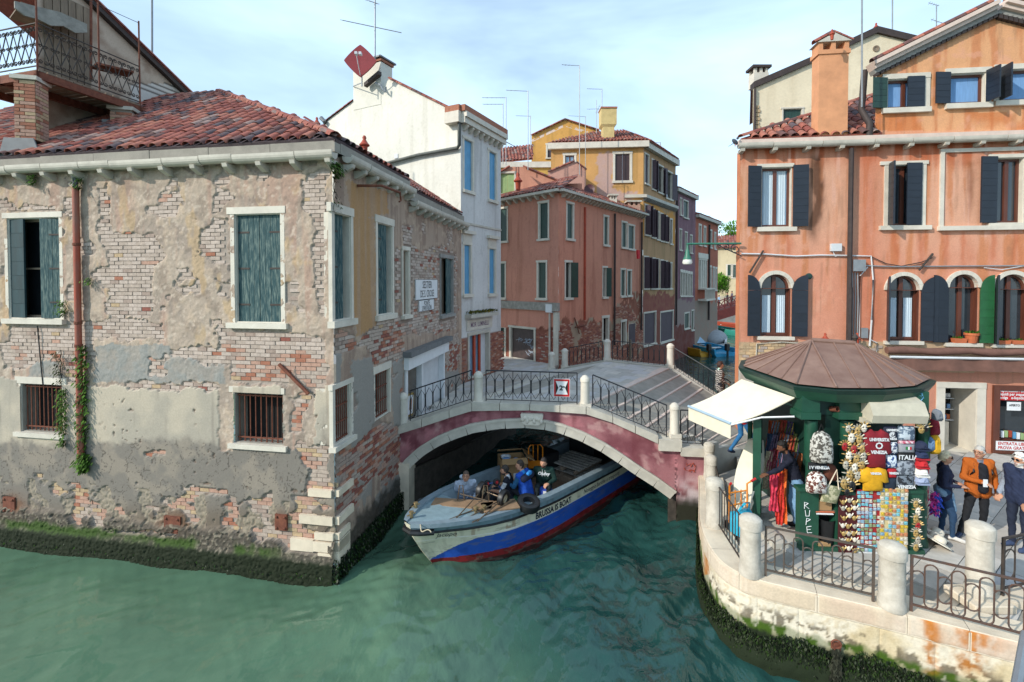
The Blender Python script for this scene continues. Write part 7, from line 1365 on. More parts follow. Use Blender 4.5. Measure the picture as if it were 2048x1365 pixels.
ch=P4['chest'];fw_=rotz(R_(172))@Vector((0,1,0));rx=rotz(R_(172))@Vector((1,0,0));w_=text_on('Oluley',ch+fw_*.152+UP*.06,-rx,UP,.11,.0,bold=.003,shear=.25);put('lettering',w_.mesh('lettering',M['white_paint']),t4)
for s in(-.03,.03):put('drawstring',MB().tube([ch+fw_*.12+rx*s+UP*.19,ch+fw_*.16+rx*s*1.2+UP*.0],.005,4).mesh('drawstring',M['white_paint']),t4)
bag=thing('shoulder_bag',P4['knL']+Vector((.1,-.1,-.1)),'blue and white sports bag on the lap of the man in green','bag');g=MB();c=m4+fw_*.33+UP*.10+rx*-.02;R3=rotz(R_(172));g.bevbox(c,.19,.11,.11,.06,R3);put('body',g.mesh('body',mat('bag_blue','#1f3f9a',.7,.15,8,.2)),bag);put('panel',MB().box(c+R3@Vector((-.06,.115,-.01)),.08,.004,.06,R3).mesh('panel',M['white_paint']),bag);put('strap',MB().tube([c+R3@Vector((-.17,0,.09)),c+UP*.22,c+R3@Vector((.17,0,.09))],.012,5).mesh('strap',M['black']),bag)
g=MB();c=on_z(1040,1000,.62);g.ell(c,.28,.14,.12,rotz(R_(-20)),12,8);g.ell(c+Vector((.16,-.02,.02)),.16,.12,.12,None,10,7);single('duffel_bag',g,mat('bag_green','#1f5a3a',.8,.2,9,.3,30),'green duffel bag between the two seated men in the barge','bag',smooth=True)
# ------------------------------------------------------------------ the orange house on the campo
EL,ER=Vector((6.7,14.0,0)),Vector((15.6,12.92,0));fE=Facade(EL,ER)
oh=thing('orange_house',(10,15,1.2),'weathered orange house with navy shutters and arched windows above the kiosk','house')
def eR(*r):return fE.rect(*r)
zG=(fE.sz(1500,303)[1]+fE.sz(1980,283)[1])/2
U=[eR(1522,335,1583,455),eR(1775,330,1843,452),eR(1992,316,2046,447)];AR=[eR(1521,549,1580,673),eR(1775,552,1837,682),eR(1896,549,1954,686),eR(1990,549,2056,688)];T=[eR(1774,158,1848,217),eR(1900,147,1970,208),eR(1998,139,2070,202)]
dr,sw_=eR(1888,776,1952,906),eR(1996,782,2110,885)
sg0=fE.sz(1752,200)[0];rk_=[fE.sz(1745,150),fE.sz(1990,30),fE.sz(2110,60)]
def topE(S):return np.where(S<sg0,zG+.15,np.interp(S,[p[0]for p in rk_],[p[1]for p in rk_]))
def arched(h,ca,cz):r=(h[1]-h[0])/2;c=(h[0]+h[1])/2;return(ca>h[0])&(ca<h[1])&(cz>h[2])&(cz<h[3]-r+np.sqrt(np.clip(r*r-(ca-c)**2,0,None)))
def paint_E(S,Z,PX,PY):
 big,med,fine=fbm(S*1.1,Z*1.1,801),fbm(S*4,Z*4,802),fbm(S*18,Z*18,803,3);st=fbm(S*5,Z*.45,804,4);wx,wy=PX+(fbm(S*4,Z*1.2,805)-.5)*30,PY+(med-.5)*24
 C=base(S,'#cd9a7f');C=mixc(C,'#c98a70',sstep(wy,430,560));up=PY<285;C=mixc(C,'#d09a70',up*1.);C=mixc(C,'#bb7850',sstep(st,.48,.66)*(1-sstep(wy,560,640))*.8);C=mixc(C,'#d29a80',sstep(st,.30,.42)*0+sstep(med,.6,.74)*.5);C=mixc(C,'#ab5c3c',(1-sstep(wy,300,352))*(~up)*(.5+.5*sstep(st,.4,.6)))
 C=mixc(C,'#cfa08c',sstep(fbm(S*9,Z*.7,806,3),.62,.74)*(wy<470)*(~up)*.7)
 dk=np.exp(-((wx-1633)/13)**2)*sstep(PY,300,330)*(1-sstep(wy,430,505));C=mixc(C,'#4d3122',np.clip(dk*1.1,0,.9));dk=np.exp(-((wx-1938)/9)**2)*sstep(PY,318,330)*(1-sstep(wy,380,450));C=mixc(C,'#7a4524',dk*.7)
 for x in(1530,1575,1785,1840,1890,1930,1990,2030):C=mixc(C,'#b3623f',np.exp(-((wx-x)/9)**2)*sstep(PY,458,470)*(1-sstep(wy,500,560))*.65)
 C=mixc(C,'#b8684a',(np.exp(-((wx-1735)/30)**2)*(PY>300)*(PY<690)*.6));C=mixc(C,'#bb6a38',up*(PY>225)*sstep(big,.4,.62)*.7);C=mixc(C,'#cf9a7e',up*(PY>262)*.6)
 sb=wy*0+PY>684;C=mixc(C,'#b59a7c',sb*1.);C=mixc(C,'#b9b2a6',(PY>733)*(PX<1510)*1.);C=mixc(C,'#bb8069',(PY>745)*(PX>1770));C=mixc(C,'#8d6a52',(sstep(fbm(S*12,Z*.6,813,3),.60,.72)*sstep(big,.4,.6)*.35));return(med-.5)*.014+(fine-.5)*.006,C
fE.relief('front_wall',0,fE.len,.6,15.5,.035,paint_E,U+T+[dr,sw_],oh,top=topE,cut=lambda a,z:arched(AR[0],a,z)|arched(AR[1],a,z)|arched(AR[2],a,z)|arched(AR[3],a,z))
zb0=fE.sz(1600,735)[1];zb1=fE.sz(1600,688)[1];ys=mat('yellow_stone','#c3a57e',.85,.2,9,.3,40)
bricks(fE,(0,4.2,zb0,zb1),lambda a,z,x,y:x<1760,oh,([ys,M['brick5'],M['brick1'],M['brick3']],lambda x,y:random.choices(range(4),[6,4,2,.6])[0]),L=.2,H=.085,d=(0,.022))
g=MB();g.hexa([fE.pt(0,z,d)if k else fE.pt(0,z,d)+Vector((.76,1,0))*6 for z in(.4,zG)for k,d in((1,-.01),(0,-.01),(0,-.3),(1,-.3))]);put('side_wall',g.mesh('side_wall',mat('orange_side','#c07a55',.85,.2,2,.2)),oh)
for i,r in enumerate(U):
 opening(oh,fE,r,.16,pane=M['glass_blue']if i==0 else M['glass'],sash=M['brown_wood'],cols=2,sw=.06,lint=.1,sill=.12,over=.12,jamb=.10 if i else None,curtain=(M['curtain'],.02,.98)if i==0 else None)
SH=M['shutter_navy']
def shut(hs,sd_,ang,w,r,m=SH,n=9,arch=0):leaf(oh,fE,hs,sd_,ang,w,r[2]+.01,r[3]+(.04 if not arch else-.02),m,n,True,d=.05,th=.04,arch=arch)
w_=(U[0][1]-U[0][0])/2;shut(U[0][0]-.02,1,165,w_*.95,U[0]);shut(U[0][1]+.02,-1,172,w_*.95,U[0]);shut(U[1][0]+.02,1,105,w_*.9,U[1]);shut(U[1][1]-.03,-1,4,w_*.95,U[1]);shut(U[2][0]-.02,1,172,w_*1.05,U[2])
fr=eR(1886,303,2110,452)
for q in((fr[0]-.1,fr[0],fr[2],fr[3]+.1),(fr[0],fr[1],fr[3],fr[3]+.1),(fr[0]-.14,fr[1],fr[2]-.12,fr[2])):g=MB();fE.box(g,*q,-.02,.05 if q[3]>fr[2]+.01 else .12);put('bay_frame',g.mesh('bay_frame',M['stone_white']),oh)
def arch_window(r,curt,label=None):
 s0,s1,z0,z1=r;rr=(s1-s0)/2;c=(s0+s1)/2;zs_=z1-rr;w=opening(oh,fE,(s0,s1,z0,zs_),.16,sill=.1,over=.1,name='arched_window',lining=M['brown_wood'])
 P=[(s0,z0+.02),(s1,z0+.02)]+[(c+rr*math.cos(q),zs_+rr*math.sin(q))for q in np.linspace(0,math.pi,15)];g=MB();g.prism(P,fE.pt(0,0,0),fE.e,UP,-.17,-.15);put('pane',g.mesh('pane',M['glass']),w)
 g=MB();t=.06
 for k in range(14):
  q0,q1=math.pi*k/14,math.pi*(k+1)/14;g.prism([(c+a*math.cos(q),zs_+a*math.sin(q))for a,q in((rr-t,q0),(rr,q0),(rr,q1),(rr-t,q1))],fE.pt(0,0,0),fE.e,UP,-.149,-.1)
 for q in((s0,s0+t,z0+.03,zs_),(s1-t,s1,z0+.03,zs_),(c-.05,c+.05,z0+.03,z1-t),(s0+t,c-.05,z0+.03,z0+.1),(c+.05,s1-t,z0+.03,z0+.1)):fE.box(g,*q,-.149,-.1)
 put('sash',g.mesh('sash',M['brown_wood']),w)
 for k in range(9):q0,q1=math.pi*k/9+.004,math.pi*(k+1)/9-.004;g=MB();g.prism([(c+a*math.cos(q),zs_+a*math.sin(q))for a,q in((rr,q0),(rr+.11,q0),(rr+.11,(q0+q1)/2),(rr+.11,q1),(rr,q1),(rr,(q0+q1)/2))],fE.pt(0,0,0),fE.e,UP,-.15,.05);put('arch_stone',g.mesh('arch_stone',M['stone_white']),w)
 if curt:
  for a0,a1 in((s0+.09,c-.09),(c+.09,s1-.09)):
   g=MB();k=12;zz=(z0+.1,z0+(z1-z0)*.66);g.add([fE.pt(a0+(a1-a0)*j/k,z,-.135+.01*math.sin(j*2.1))for z in zz for j in range(k+1)],[(j,j+1,k+2+j,k+1+j)for j in range(k)]);put('curtain',g.mesh('curtain',M['curtain'],True),w)
for i,r in enumerate(AR):arch_window(r,i<2)
w_=(AR[0][1]-AR[0][0])/2
shut(AR[0][0]-.03,1,160,w_,AR[0],arch=.45,n=8);shut(AR[0][1]+.03,-1,170,w_,AR[0],arch=.45,n=8);shut(AR[1][0]-.03,1,115,w_,AR[1],arch=.45,n=8);shut(AR[1][1]+.03,-1,172,w_,AR[1],arch=.45,n=8)
shut(AR[2][0]-.03,1,172,w_,AR[2],arch=.45,n=8);shut(AR[2][1]+.03,-1,165,w_*.75,AR[2],M['shutter_bright_green'],8,.45);shut(AR[3][0]-.03,1,120,w_,AR[3],arch=.45,n=8)
for i,r in enumerate(T):
 opening(oh,fE,r,.14,jamb=.14,lint=.14,sill=.14,pane=M['curtain_blue'],sash=M['brown_wood'],cols=1 if i else 2,sw=.06,over=.0)
 for k in range(9):a=r[0]+.1+(r[1]-r[0]-.2)*k/8
w_=T[0][1]-T[0][0];shut(T[0][0]-.03,1,170,w_*.42,T[0],M['shutter_green'],5);shut(T[0][1]-.02,-1,3,w_*.47,T[0],n=5);shut(T[1][0]-.03,1,172,w_*.42,T[1],n=5);shut(T[1][1]-.0,-1,95,w_*.4,T[1],n=5);shut(T[2][0],1,95,w_*.4,T[2],n=5)
gutter(fE,-.15,fE.len,zG+.08,r=.1,d=.22,step=1.1,brk=.93,parent=oh,bh=.1);band(oh,fE,-.1,fE.len,zG+.14,zG+.26,.2,M['stone_pink'])
for p,q,n in((rk_[0],rk_[1],12),(rk_[1],rk_[2],6)):
 dx,dz_=(q[0]-p[0]),(q[1]-p[1]);L=math.hypot(dx,dz_);ux,uz=dx/L,dz_/L
 for o,t,d,m in((-.02,.10,.12,M['stone_grey']),(.10,.2,.22,M['stone_pink']),(.2,.3,.3,M['stone_pink'])):g=MB();g.prism([(p[0]-uz*o,p[1]+ux*o),(q[0]-uz*o,q[1]+ux*o),(q[0]-uz*t,q[1]+ux*t),(p[0]-uz*t,p[1]+ux*t)],fE.pt(0,0,0),fE.e,UP,-.1,d);put('rake_cornice',g.mesh('rake_cornice',m),oh)
 for i in range(n*2):a=(p[0]+dx*(i+.5)/n/2,p[1]+dz_*(i+.5)/n/2);g=MB();g.prism([(a[0]-.05,a[1]-.12),(a[0]+.05,a[1]-.12+.1*uz),(a[0]+.05,a[1]+.0),(a[0]-.05,a[1]-.02)],fE.pt(0,0,0),fE.e,UP,0,.12);put('dentil',g.mesh('dentil',M['trim_dark']),oh)
 edge_tiles(oh,fE,(p[0]-uz*.32,p[1]+ux*.32),(q[0]-uz*.32,q[1]+ux*.32),.2,n)
e0,e1=fE.pt(-.05,zG+.3,.12),fE.pt(sg0+.1,zG+.3,.12);tp=at_y(1760,190,16.4);roof_poly(oh,[e0,e1,tp],w=.27,row=.33,limit=220,weights=[4,3,2,4,1.5,2],hb=.085);edge_tiles(oh,Facade((e0.x,e0.y),(tp.x,tp.y)),(0,e0.z+.05),(math.hypot(tp.x-e0.x,tp.y-e0.y),tp.z+.05),.0,14)
oc=thing('chimney',fE.pt(fE.sz(1664,270)[0],zG,-.5),'tall orange plastered chimney with tiled gabled cap on the orange house','chimney');s0,zt=fE.sz(1634,113);s1,_=fE.sz(1694,113);OM=mat('orange_render','#cb9068',.85,.16,2.5,.25,30)
g=MB();fE.box(g,s0+.01,s1-.01,zG+.2,zt,-.30,.10);put('stack',g.mesh('stack',OM),oc);g=MB();fE.box(g,s0-.03,s1+.03,zt,zt+.12,-.33,.13);put('collar',g.mesh('collar',OM),oc)
for f in(0,.42,.86):g=MB();a=s0+(s1-s0)*f;fE.box(g,a,a+(s1-s0)*.14,zt+.12,zt+.34,-.3,.1);put('cap_pier',g.mesh('cap_pier',OM),oc)
g=MB();c=(s0+s1)/2;g.prism([(s0-.06,zt+.34),(s1+.06,zt+.34),(c,zt+.58)],fE.pt(0,0,0),fE.e,UP,-.36,.14);put('cap_gable',g.mesh('cap_gable',M['stone']),oc)
for a,b in(((s0-.1,zt+.36),(c,zt+.62)),((s1+.1,zt+.36),(c,zt+.62))):edge_tiles(oc,fE,a,b,.02,3)
pipe(oh,fE,1696,300,692,.16,.065);pipe(oh,fE,1693,575,692,.16,.075)
g=MB();g.tube([fE.pt(*fE.sz(x,y),-.2 if y<250 else .1)for x,y in((1738,135),(1733,200),(1731,215),(1735,250),(1733,275))],.085,8);put('drain',g.mesh('drain',M['trim_dark'],True),oh)
def ebox(px0,py0,px1,py1,d,m,name):g=MB();r=fE.rect(px0,py0,px1,py1);fE.box(g,*r,.01,d);return put(name,g.mesh(name,m),oh)
ebox(1659,488,1680,503,.1,M['white_metal'],'junction_box');ebox(1700,520,1725,543,.16,M['grey_metal'],'cable_box');ebox(1720,656,1733,676,.08,M['grey_metal'],'meter_box')
def cable(pts,r=.016,m=None,name='cable',d=.05):put(name,MB().tube([fE.pt(*fE.sz(x,y),d)for x,y in pts],r,5).mesh(name,m or M['white_metal'],True),oh)
cable([(1482,508),(1530,509),(1590,513),(1640,511),(1700,512),(1740,513),(1744,560),(1741,640),(1737,692)],.022);cable([(1738,513),(1770,528),(1800,533),(1840,525),(1862,516)],.014,M['trim_dark']);cable([(1726,532),(1790,534),(1900,533),(2048,532)],.02,M['grey_metal']);cable([(1965,536),(2000,540),(2048,532)],.012)
for x in(1703,1708,1713):cable([(x,546),(x+1,600),(x-1,688)],.018,M['grey_metal'])
cable([(1733,535),(1718,552),(1716,690)],.016);cable([(1664,503),(1668,513),(1690,512)],.012);cable([(1740,680),(1752,686),(1750,720)],.016);cable([(1510,730),(1512,688),(1560,684),(1640,690)],.016,M['stone'])
for x0,y0,x1,y1 in((1525,502,1497,546),(1862,508,1834,541)):put('iron_tie',MB().tube([fE.pt(*fE.sz(x0,y0),.07),fE.pt(*fE.sz(x1,y1),.09)],.03,5).mesh('iron_tie',M['iron_brown']),oh)
put('wall_vent',MB().lathe([(.09,0),(.09,.04),(.06,.05),(.01,.05)],fE.pt(*fE.sz(1617,553)),12,M=look(fE.n)).mesh('wall_vent',M['shutter_green']),oh)
for px in(1641,1704):pot(fE.pt(*fE.sz(px,688),.25),.42,'small rusty vent pot above the kiosk roof at its %s'%('left' if px<1700 else 'right'))
TC=mat('terracotta','#b5623c',.8,.15,6,.1)
for px,py,kind,l in((1916,686,'trough','long terracotta trough, left one under the wide arched window'),(1941,686,'pot','round terracotta pot with a green shoot on the arched window sill'),(2003,690,'trough','terracotta trough on the far right sill, left of the pair'),(2032,690,'trough','terracotta trough on the far right sill, right of the pair')):
 p=fE.pt(*fE.sz(px,py),.03);t=thing('flower_pot',p,l,'flower pot');g=MB()
 if kind=='pot':g.lathe([(.11,0),(.15,.22),(.17,.22),(.17,.28),(.15,.28),(.14,.24),(.01,.24)],p,14)
 else:g.hexa([p+fE.M@Vector((a*w,b*.07,z))for z,w in((0,.14),(.13,.17))for a,b in((-1,1),(1,1),(1,-1),(-1,-1))])
 put('pot',g.mesh('pot',TC),t);o=growth('leaves',[(p+fE.M@Vector((random.gauss(0,.05),random.gauss(0,.04),.24 if kind=='pot' else .13)),(fE.n+UP).normalized())for _ in range(30)],.11 if kind=='pot' else .06,('#3f6a24','#55802c','#2c4a1a'),parent=t,down=False);o.location=-p
growth('weed',[(fE.pt(*fE.sz(1975+random.gauss(0,5),703),.06),fE.n)for _ in range(60)],.1,('#3f6a24','#2c4a1a'),'green tuft growing under the sill above the brown awning','weed',down=False)
aw=thing('rolled_awning',fE.pt(7.5,fE.sz(1900,735)[1],.3),'rolled up brown shop awning on a white bar above the campo shop','awning');sA,sB=fE.sz(1762,700)[0],fE.len;zA=fE.sz(1850,700)[1];AW=mat('awning_brown','#6d4d42',.85,.2,4,.3,20)
put('roller',MB().tube([fE.pt(sA+(sB-sA)*i/12,zA+.02*math.sin(i*1.7),.24)for i in range(13)],[.10+.02*math.sin(i*2.3)for i in range(13)],9).mesh('roller',AW,True),aw);put('front_bar',MB().tube([fE.pt(sA,zA-.16,.4),fE.pt(sB,zA-.16,.4)],.035,7).mesh('front_bar',M['white_metal'],True),aw)
g=MB();k=26;g.add([fE.pt(sA+(sB-sA)*i/k,z,.39+.03*math.sin(i*1.3+z))for z in(zA-.18,zA-.36,zA-.52)for i in range(k+1)],[(i+j*(k+1),i+1+j*(k+1),i+1+(j+1)*(k+1),i+(j+1)*(k+1))for j in range(2)for i in range(k)]);put('valance',g.mesh('valance',AW,True),aw)
w=opening(oh,fE,dr,.9,jamb=.22,lint=.16,pane=M['dark_void'],name='shop_door',over=0,lining=M['stone_white'])
s0,s1,z0,z1=dr
for i in range(4):
 for k in range(6):g=MB();a=s0+.1+(s1-s0-.2)*(k+.5)/6;z=z0+.75+i*.32;g.box(fE.pt(a,z+.06,-.8),.04,.04,.05+.03*random.random(),fE.M);put('shelf_item',g.mesh('shelf_item',[M['white_paint'],TC,M['curtain_blue'],M['black']][random.randrange(4)]),w)
 g=MB();fE.box(g,s0+.05,s1-.05,z0+.72+i*.32,z0+.74+i*.32,-.86,-.7);put('shelf',g.mesh('shelf',M['white_metal']),w)
g=MB();fE.box(g,s0+.04,s1-.25,z0,z0+.7,-.82,-.6);put('counter',g.mesh('counter',M['stone_white']),w)
s0,s1,z0,z1=sw_;w=opening(oh,fE,sw_,.2,pane=M['glass'],sash=M['brown_wood'],cols=1,sw=.08,name='shop_window',lining=M['brown_wood'])
for q in((s0-.16,s0,1.2,z1+.14),(s0,s1,z1,z1+.14),(s0,s1,1.2,z0)):g=MB();fE.box(g,*q,-.05,.06);put('shopfront',g.mesh('shopfront',M['brown_wood']),w)
for i in range(8):g=MB();g.box(fE.pt(s0+.2+i*.1,z0+.12+random.random()*.1,-.12),.035,.03,.09,fE.M);put('display_item',g.mesh('display_item',[M['white_paint'],M['shutter_lime'],M['rust_red'],M['shutter_blue']][i%4]),w)
def notice(r,lines,col,tcol,label,d=.03):
 s0,s1,z0,z1=r;t=thing('shop_notice',fE.pt((s0+s1)/2,z0,d),label,'sign');g=MB();fE.box(g,s0,s1,z0,z1,d-.006,d);put('sheet',g.mesh('sheet',col),t)
 for f,s,sz_,sx in lines:put('lettering',text_on(s,fE.pt(s0+.05,z0+(z1-z0)*f,d),fE.e,UP,sz_,.003,sx,align='LEFT',bold=.003).mesh('lettering',tcol),t)
notice(eR(1993,776,2075,801),((.76,'vaporizzatori elettronici',.11,.85),(.48,'liquidi per svapare',.11,.85),(.2,'e-cigs   e-liquids',.11,.85)),RED,M['white_paint'],'red notice with white lines of print in the brown shop window')
notice(eR(2012,804,2040,821),((.6,'APERTO',.08,.9),),M['white_paint'],M['black'],'small white notice under the red one in the shop window');notice(eR(1987,882,2075,900),((.72,'ENTRATA LIBERA',.12,.9),(.26,'PROVA GRATUITA',.12,.9)),M['white_paint'],RED,'white notice reading ENTRATA LIBERA PROVA GRATUITA at the shop foot',.075)
lp=thing('street_lamp',fE.pt(.05,fE.sz(1480,490)[1],.1),'green wall lamp on a long scrolled arm at the corner of the orange house','lamp');LG=mat('lamp_green','#2f6b57',.45,.2,5,.05);a0=fE.pt(0,fE.sz(1478,488)[1],.12);a1=fE.pt(fE.sz(1371,488)[0],a0.z,.12);d=(a1-a0)
put('arm',MB().tube([a0,a1],.03,8).mesh('arm',LG,True),lp)
def spiral(c,r,a0_,turns,n=16):return[c+fE.e*(r*(1-.8*i/n)*math.cos(a0_+turns*6.283*i/n))+UP*(r*(1-.8*i/n)*math.sin(a0_+turns*6.283*i/n))for i in range(n+1)]
for c,r,q,tn in((a0+fE.e*-.16-UP*.16,.15,1.2,1.5),(a0+fE.e*-.42-UP*.11,.1,2.0,-1.4),(a0+fE.e*-.6-UP*.07,.06,1.5,1.2)):put('scroll',MB().tube(spiral(c,r,q,tn),.016,5).mesh('scroll',M['iron'],True),lp)
put('stay',MB().tube([a0-UP*.36,a0-UP*.3+fE.e*-.12,a0-UP*.12+fE.e*-.5,a1*.45+a0*.55],.016,5).mesh('stay',M['iron'],True),lp)
put('neck',MB().lathe([(.02,.02),(.03,-.04),(.035,-.16),(.06,-.2),(.075,-.32),(.12,-.44),(.13,-.46),(.12,-.46)],a1+fE.e*.03,14).mesh('neck',LG,True),lp);put('glass_bell',MB().lathe([(.12,-.455),(.145,-.55),(.12,-.6),(.02,-.61)],a1+fE.e*.03,14).mesh('glass_bell',mat('opal_glass','#d8d8d0',.2,.05),True),lp)
pg=thing('pigeon',fE.pt(-.15,zG+.2,.2),'grey pigeon perched on the left end of the orange house gutter','bird');c=at_y(1470,284,13.75);g=MB();R3=look(Vector((-.7,0,.7)));g.ell(c,.055,.06,.11,R3,10,8);g.ell(c+Vector((.07,0,.10)),.033,.03,.036,None,8,6);g.lathe([(.012,0),(.001,.035)],c+Vector((.10,0,.10)),6,M=look((1,0,-.2)));g.hexa([c+Vector(v)for v in((-.19,-.025,-.14),(-.05,-.03,-.06),(-.05,.03,-.06),(-.19,.025,-.14),(-.18,-.025,-.125),(-.04,-.03,-.03),(-.04,.03,-.03),(-.18,.025,-.125))]);put('body',g.mesh('body',mat('feather','#3d4450',.7,.3,20),True),pg)
for s in(-.02,.02):put('leg',MB().tube([c+Vector((0,s,-.06)),c+Vector((.01,s,-.14))],.006,4).mesh('leg',TC),pg)
ch2=thing('cream_gable_house',(12,20.5,1),'pale cream gabled house with dark rakes behind the orange chimney','house');fK=Facade((9.9,20.2),(18.5,19.4));kp=[fK.sz(*p)for p in((1506,176),(1640,118),(1752,66),(1842,88),(1900,110))];kw=fK.rect(1566,218,1604,247)
fK.relief('wall',kp[0][0],kp[-1][0],3,17.5,.12,paintf('#d8cbb0',901,'#b9a98c',streaky=.3,amp=.004),[kw],ch2,m=VMF,top=lambda S:np.interp(S,[p[0]for p in kp],[p[1]for p in kp]));far_window(ch2,fK,kw,M['shutter_green'],jamb=.06,lint=.06)
for p,q in zip(kp,kp[1:]):g=MB();g.prism([(p[0],p[1]-.04),(q[0],q[1]-.04),(q[0],q[1]+.22),(p[0],p[1]+.22)],fK.pt(0,0,0),fK.e,UP,-.3,.12);put('rake',g.mesh('rake',M['trim_dark']),ch2)
put('vent',MB().lathe([(.13,0),(.13,.03),(.1,.03),(.01,.0)],fK.pt(*fK.sz(1752,98)),14,M=look(fK.n)).mesh('vent',M['wood_old']),ch2)
chimney(1508,1538,126,172,20.3,'small cream chimney with dark flat cap at the end of the cream gable',M['stone_white'],M['trim_dark'],True,.5);pot(at_y(1664,80,13.2),.35,'chimney pot on top of the orange chimney cap');pot(at_y(1752,66,19.9),.5,'round ridge pot on the cream gable peak')
for p,q in zip(kp,kp[1:]):g=MB();P3=[fK.pt(p[0]+.02,p[1]+.1,-.31),fK.pt(q[0],q[1]+.1,-.31)];g.add(P3+[P3[1]-fK.n*5+fK.e*.9,P3[0]-fK.n*5+fK.e*1.9],[(0,1,2,3)]);put('roof',g.mesh('roof',M['tile1']),ch2)
pipe(ch2,fK,1508,180,300,.1,.05,M['trim_dark']);
for i in range(9):a,z=fK.sz(1513,215+i*8);g=MB();fK.box(g,a-.09,a+.09+(i%2)*.05,z-.06,z+.06,-.05,.05);put('quoin',g.mesh('quoin',BRICKS[5]),ch2)
# ------------------------------------------------------------------ the rio beyond the bridge
YB=52.0;wb=thing('wooden_bridge',at_y(1430,650,YB),'dark red wooden footbridge with crossed railings over the far canal','bridge');BR=mat('bridge_red','#5a2422',.7,.25,3,.1);dp0,dp1=at_y(1386,638,YB),at_y(1500,603,YB);dv=dp1-dp0
def bpan(a,b,h0,h1,m,name,w=.1,parent=wb):
 g=MB();n=Vector((0,w,0));g.hexa([a+UP*h0-n,b+UP*h0-n,b+UP*h0+n,a+UP*h0+n,a+UP*h1-n,b+UP*h1-n,b+UP*h1+n,a+UP*h1+n]);put(name,g.mesh(name,m),parent)
bpan(dp0,dp1,-1.0,-.1,BR,'girder',.15);bpan(dp0+Vector((0,1.5,0)),dp1+Vector((0,1.5,0)),-.1,0,BR,'deck',1.6)
for h in(.25,1.05):bpan(dp0,dp1,h,h+.09,BR,'rail',.06)
for i in range(10):
 p=dp0+dv*(i/9);put('post',MB().tube([p-UP*.1,p+UP*1.25],.07,5).mesh('post',BR),wb)
 if i<9:q=dp0+dv*((i+1)/9);put('brace',MB().tube([p+UP*.25,q+UP*1.05],.045,4).mesh('brace',BR),wb);put('brace',MB().tube([p+UP*1.05,q+UP*.25],.045,4).mesh('brace',BR),wb)
for i in(3,7):p=dp0+dv*(i/9);put('pile',MB().tube([Vector((p.x,p.y,-.5)),p],.14,6).mesh('pile',BR),wb)
for px,py,c,l in((1411,604,'#2c3448','walker in dark blue on the wooden footbridge, first from the left'),(1421,602,'#33405a','walker in slate blue on the wooden footbridge, second from the left'),(1438,598,'#86a6c2','walker in pale blue shirt on the wooden footbridge'),(1455,590,'#26262c','walker in black on the wooden footbridge, near its right end'),(1464,588,'#5c5560','walker in grey mauve on the wooden footbridge at its right end')):
 p=at_y(px,py,YB+1.2);f=(px-1386)/114;zz=(dp0+dv*f).z;person(l,(p.x,p.y,zz),R_(80),{},dict(top=c,bottom='#2a2c34'),vox=.035,group='walkers on the far footbridge')
def rowboat(px0,px1,py,Y,label,hull,inner,L,yaw,cover=None):
 a,b=at_y(px0,py,Y),at_y(px1,py,Y);c=Vector(((a.x+b.x)/2,Y,0));W=(b.x-a.x)*.5;R3=rotz(yaw);t=thing('motorboat',c,label,'boat');n=14;vs=[];prof=((0,-.15),(.75,-.1),(.95,.25),(1,.62),(.86,.62),(.8,.3),(0,.22))
 for i in range(n+1):
  f=i/n;w=W*(1-max(0,(f-.45)/.55)**2.2)*.98+.02;s=(f-.5)*L
  for y,z in prof:vs.append(c+R3@Vector((y*w,s,z+(.25*f*f if z>.2 else 0))))
  for y,z in prof[::-1]:vs.append(c+R3@Vector((-y*w,s,z+(.25*f*f if z>.2 else 0))))
 k=len(prof)*2;fs=[(i*k+j,i*k+(j+1)%k,(i+1)*k+(j+1)%k,(i+1)*k+j)for i in range(n)for j in range(k)]+[tuple(range(k))[::-1]];g=MB();g.add(vs,fs);put('hull',g.mesh('hull',hull,True),t)
 if cover:g=MB();g.ell(c+UP*.62,W*1.02,L*.47,.75,R3,14,9);put('tarpaulin',g.mesh('tarpaulin',cover,True),t)
 else:
  for f in(-.2,.15):g=MB();g.box(c+R3@Vector((0,f*L,.48)),W*.85,.14,.03,R3);put('thwart',g.mesh('thwart',inner),t)
  g=MB();g.bevbox(c+R3@Vector((0,-L*.53,.75)),.17,.14,.28,.05,R3);g.box(c+R3@Vector((0,-L*.54,.25)),.06,.06,.35,R3);put('outboard',g.mesh('outboard',M['plastic_black']),t)
 return t
bl=mat('boat_blue','#2a8fb8',.4,.1);rowboat(1377,1431,700,40,'bright blue motorboat with a dark outboard moored on the rio',bl,M['white_paint'],5.2,R_(20));rowboat(1352,1392,703,39.5,'yellow boat beside the bright blue motorboat',mat('boat_yellow','#b98a24',.5,.1),M['brown_wood'],4.5,R_(25))
rowboat(1400,1452,690,45,'boat under a grey tarpaulin behind the bright blue motorboat',M['white_paint'],M['grey_metal'],6,R_(-25),mat('tarp_grey','#8d9094',.8,.15,3,.4,8));rowboat(1432,1463,666,54,'small teal and white boat farthest up the rio',mat('boat_teal','#3f9a8c',.4,.1),M['white_paint'],5,R_(20));rowboat(1440,1470,652,60,'low red boat under the footbridge',M['rust_red'],M['white_paint'],4,R_(60))
bc=at_y(1400,690,40);g=MB();R3=rotz(R_(20));g.hexa([Vector((bc.x,40.3,.7))+R3@Vector(v)for v in((-.8,0,0),(.8,0,0),(.7,1.0,0),(-.7,1.0,0),(-.55,.5,.5),(.55,.5,.5),(.5,1.0,.45),(-.5,1.0,.45))]);single('windscreen',g,M['glass_blue'],'small windscreen of the bright blue motorboat','windscreen')
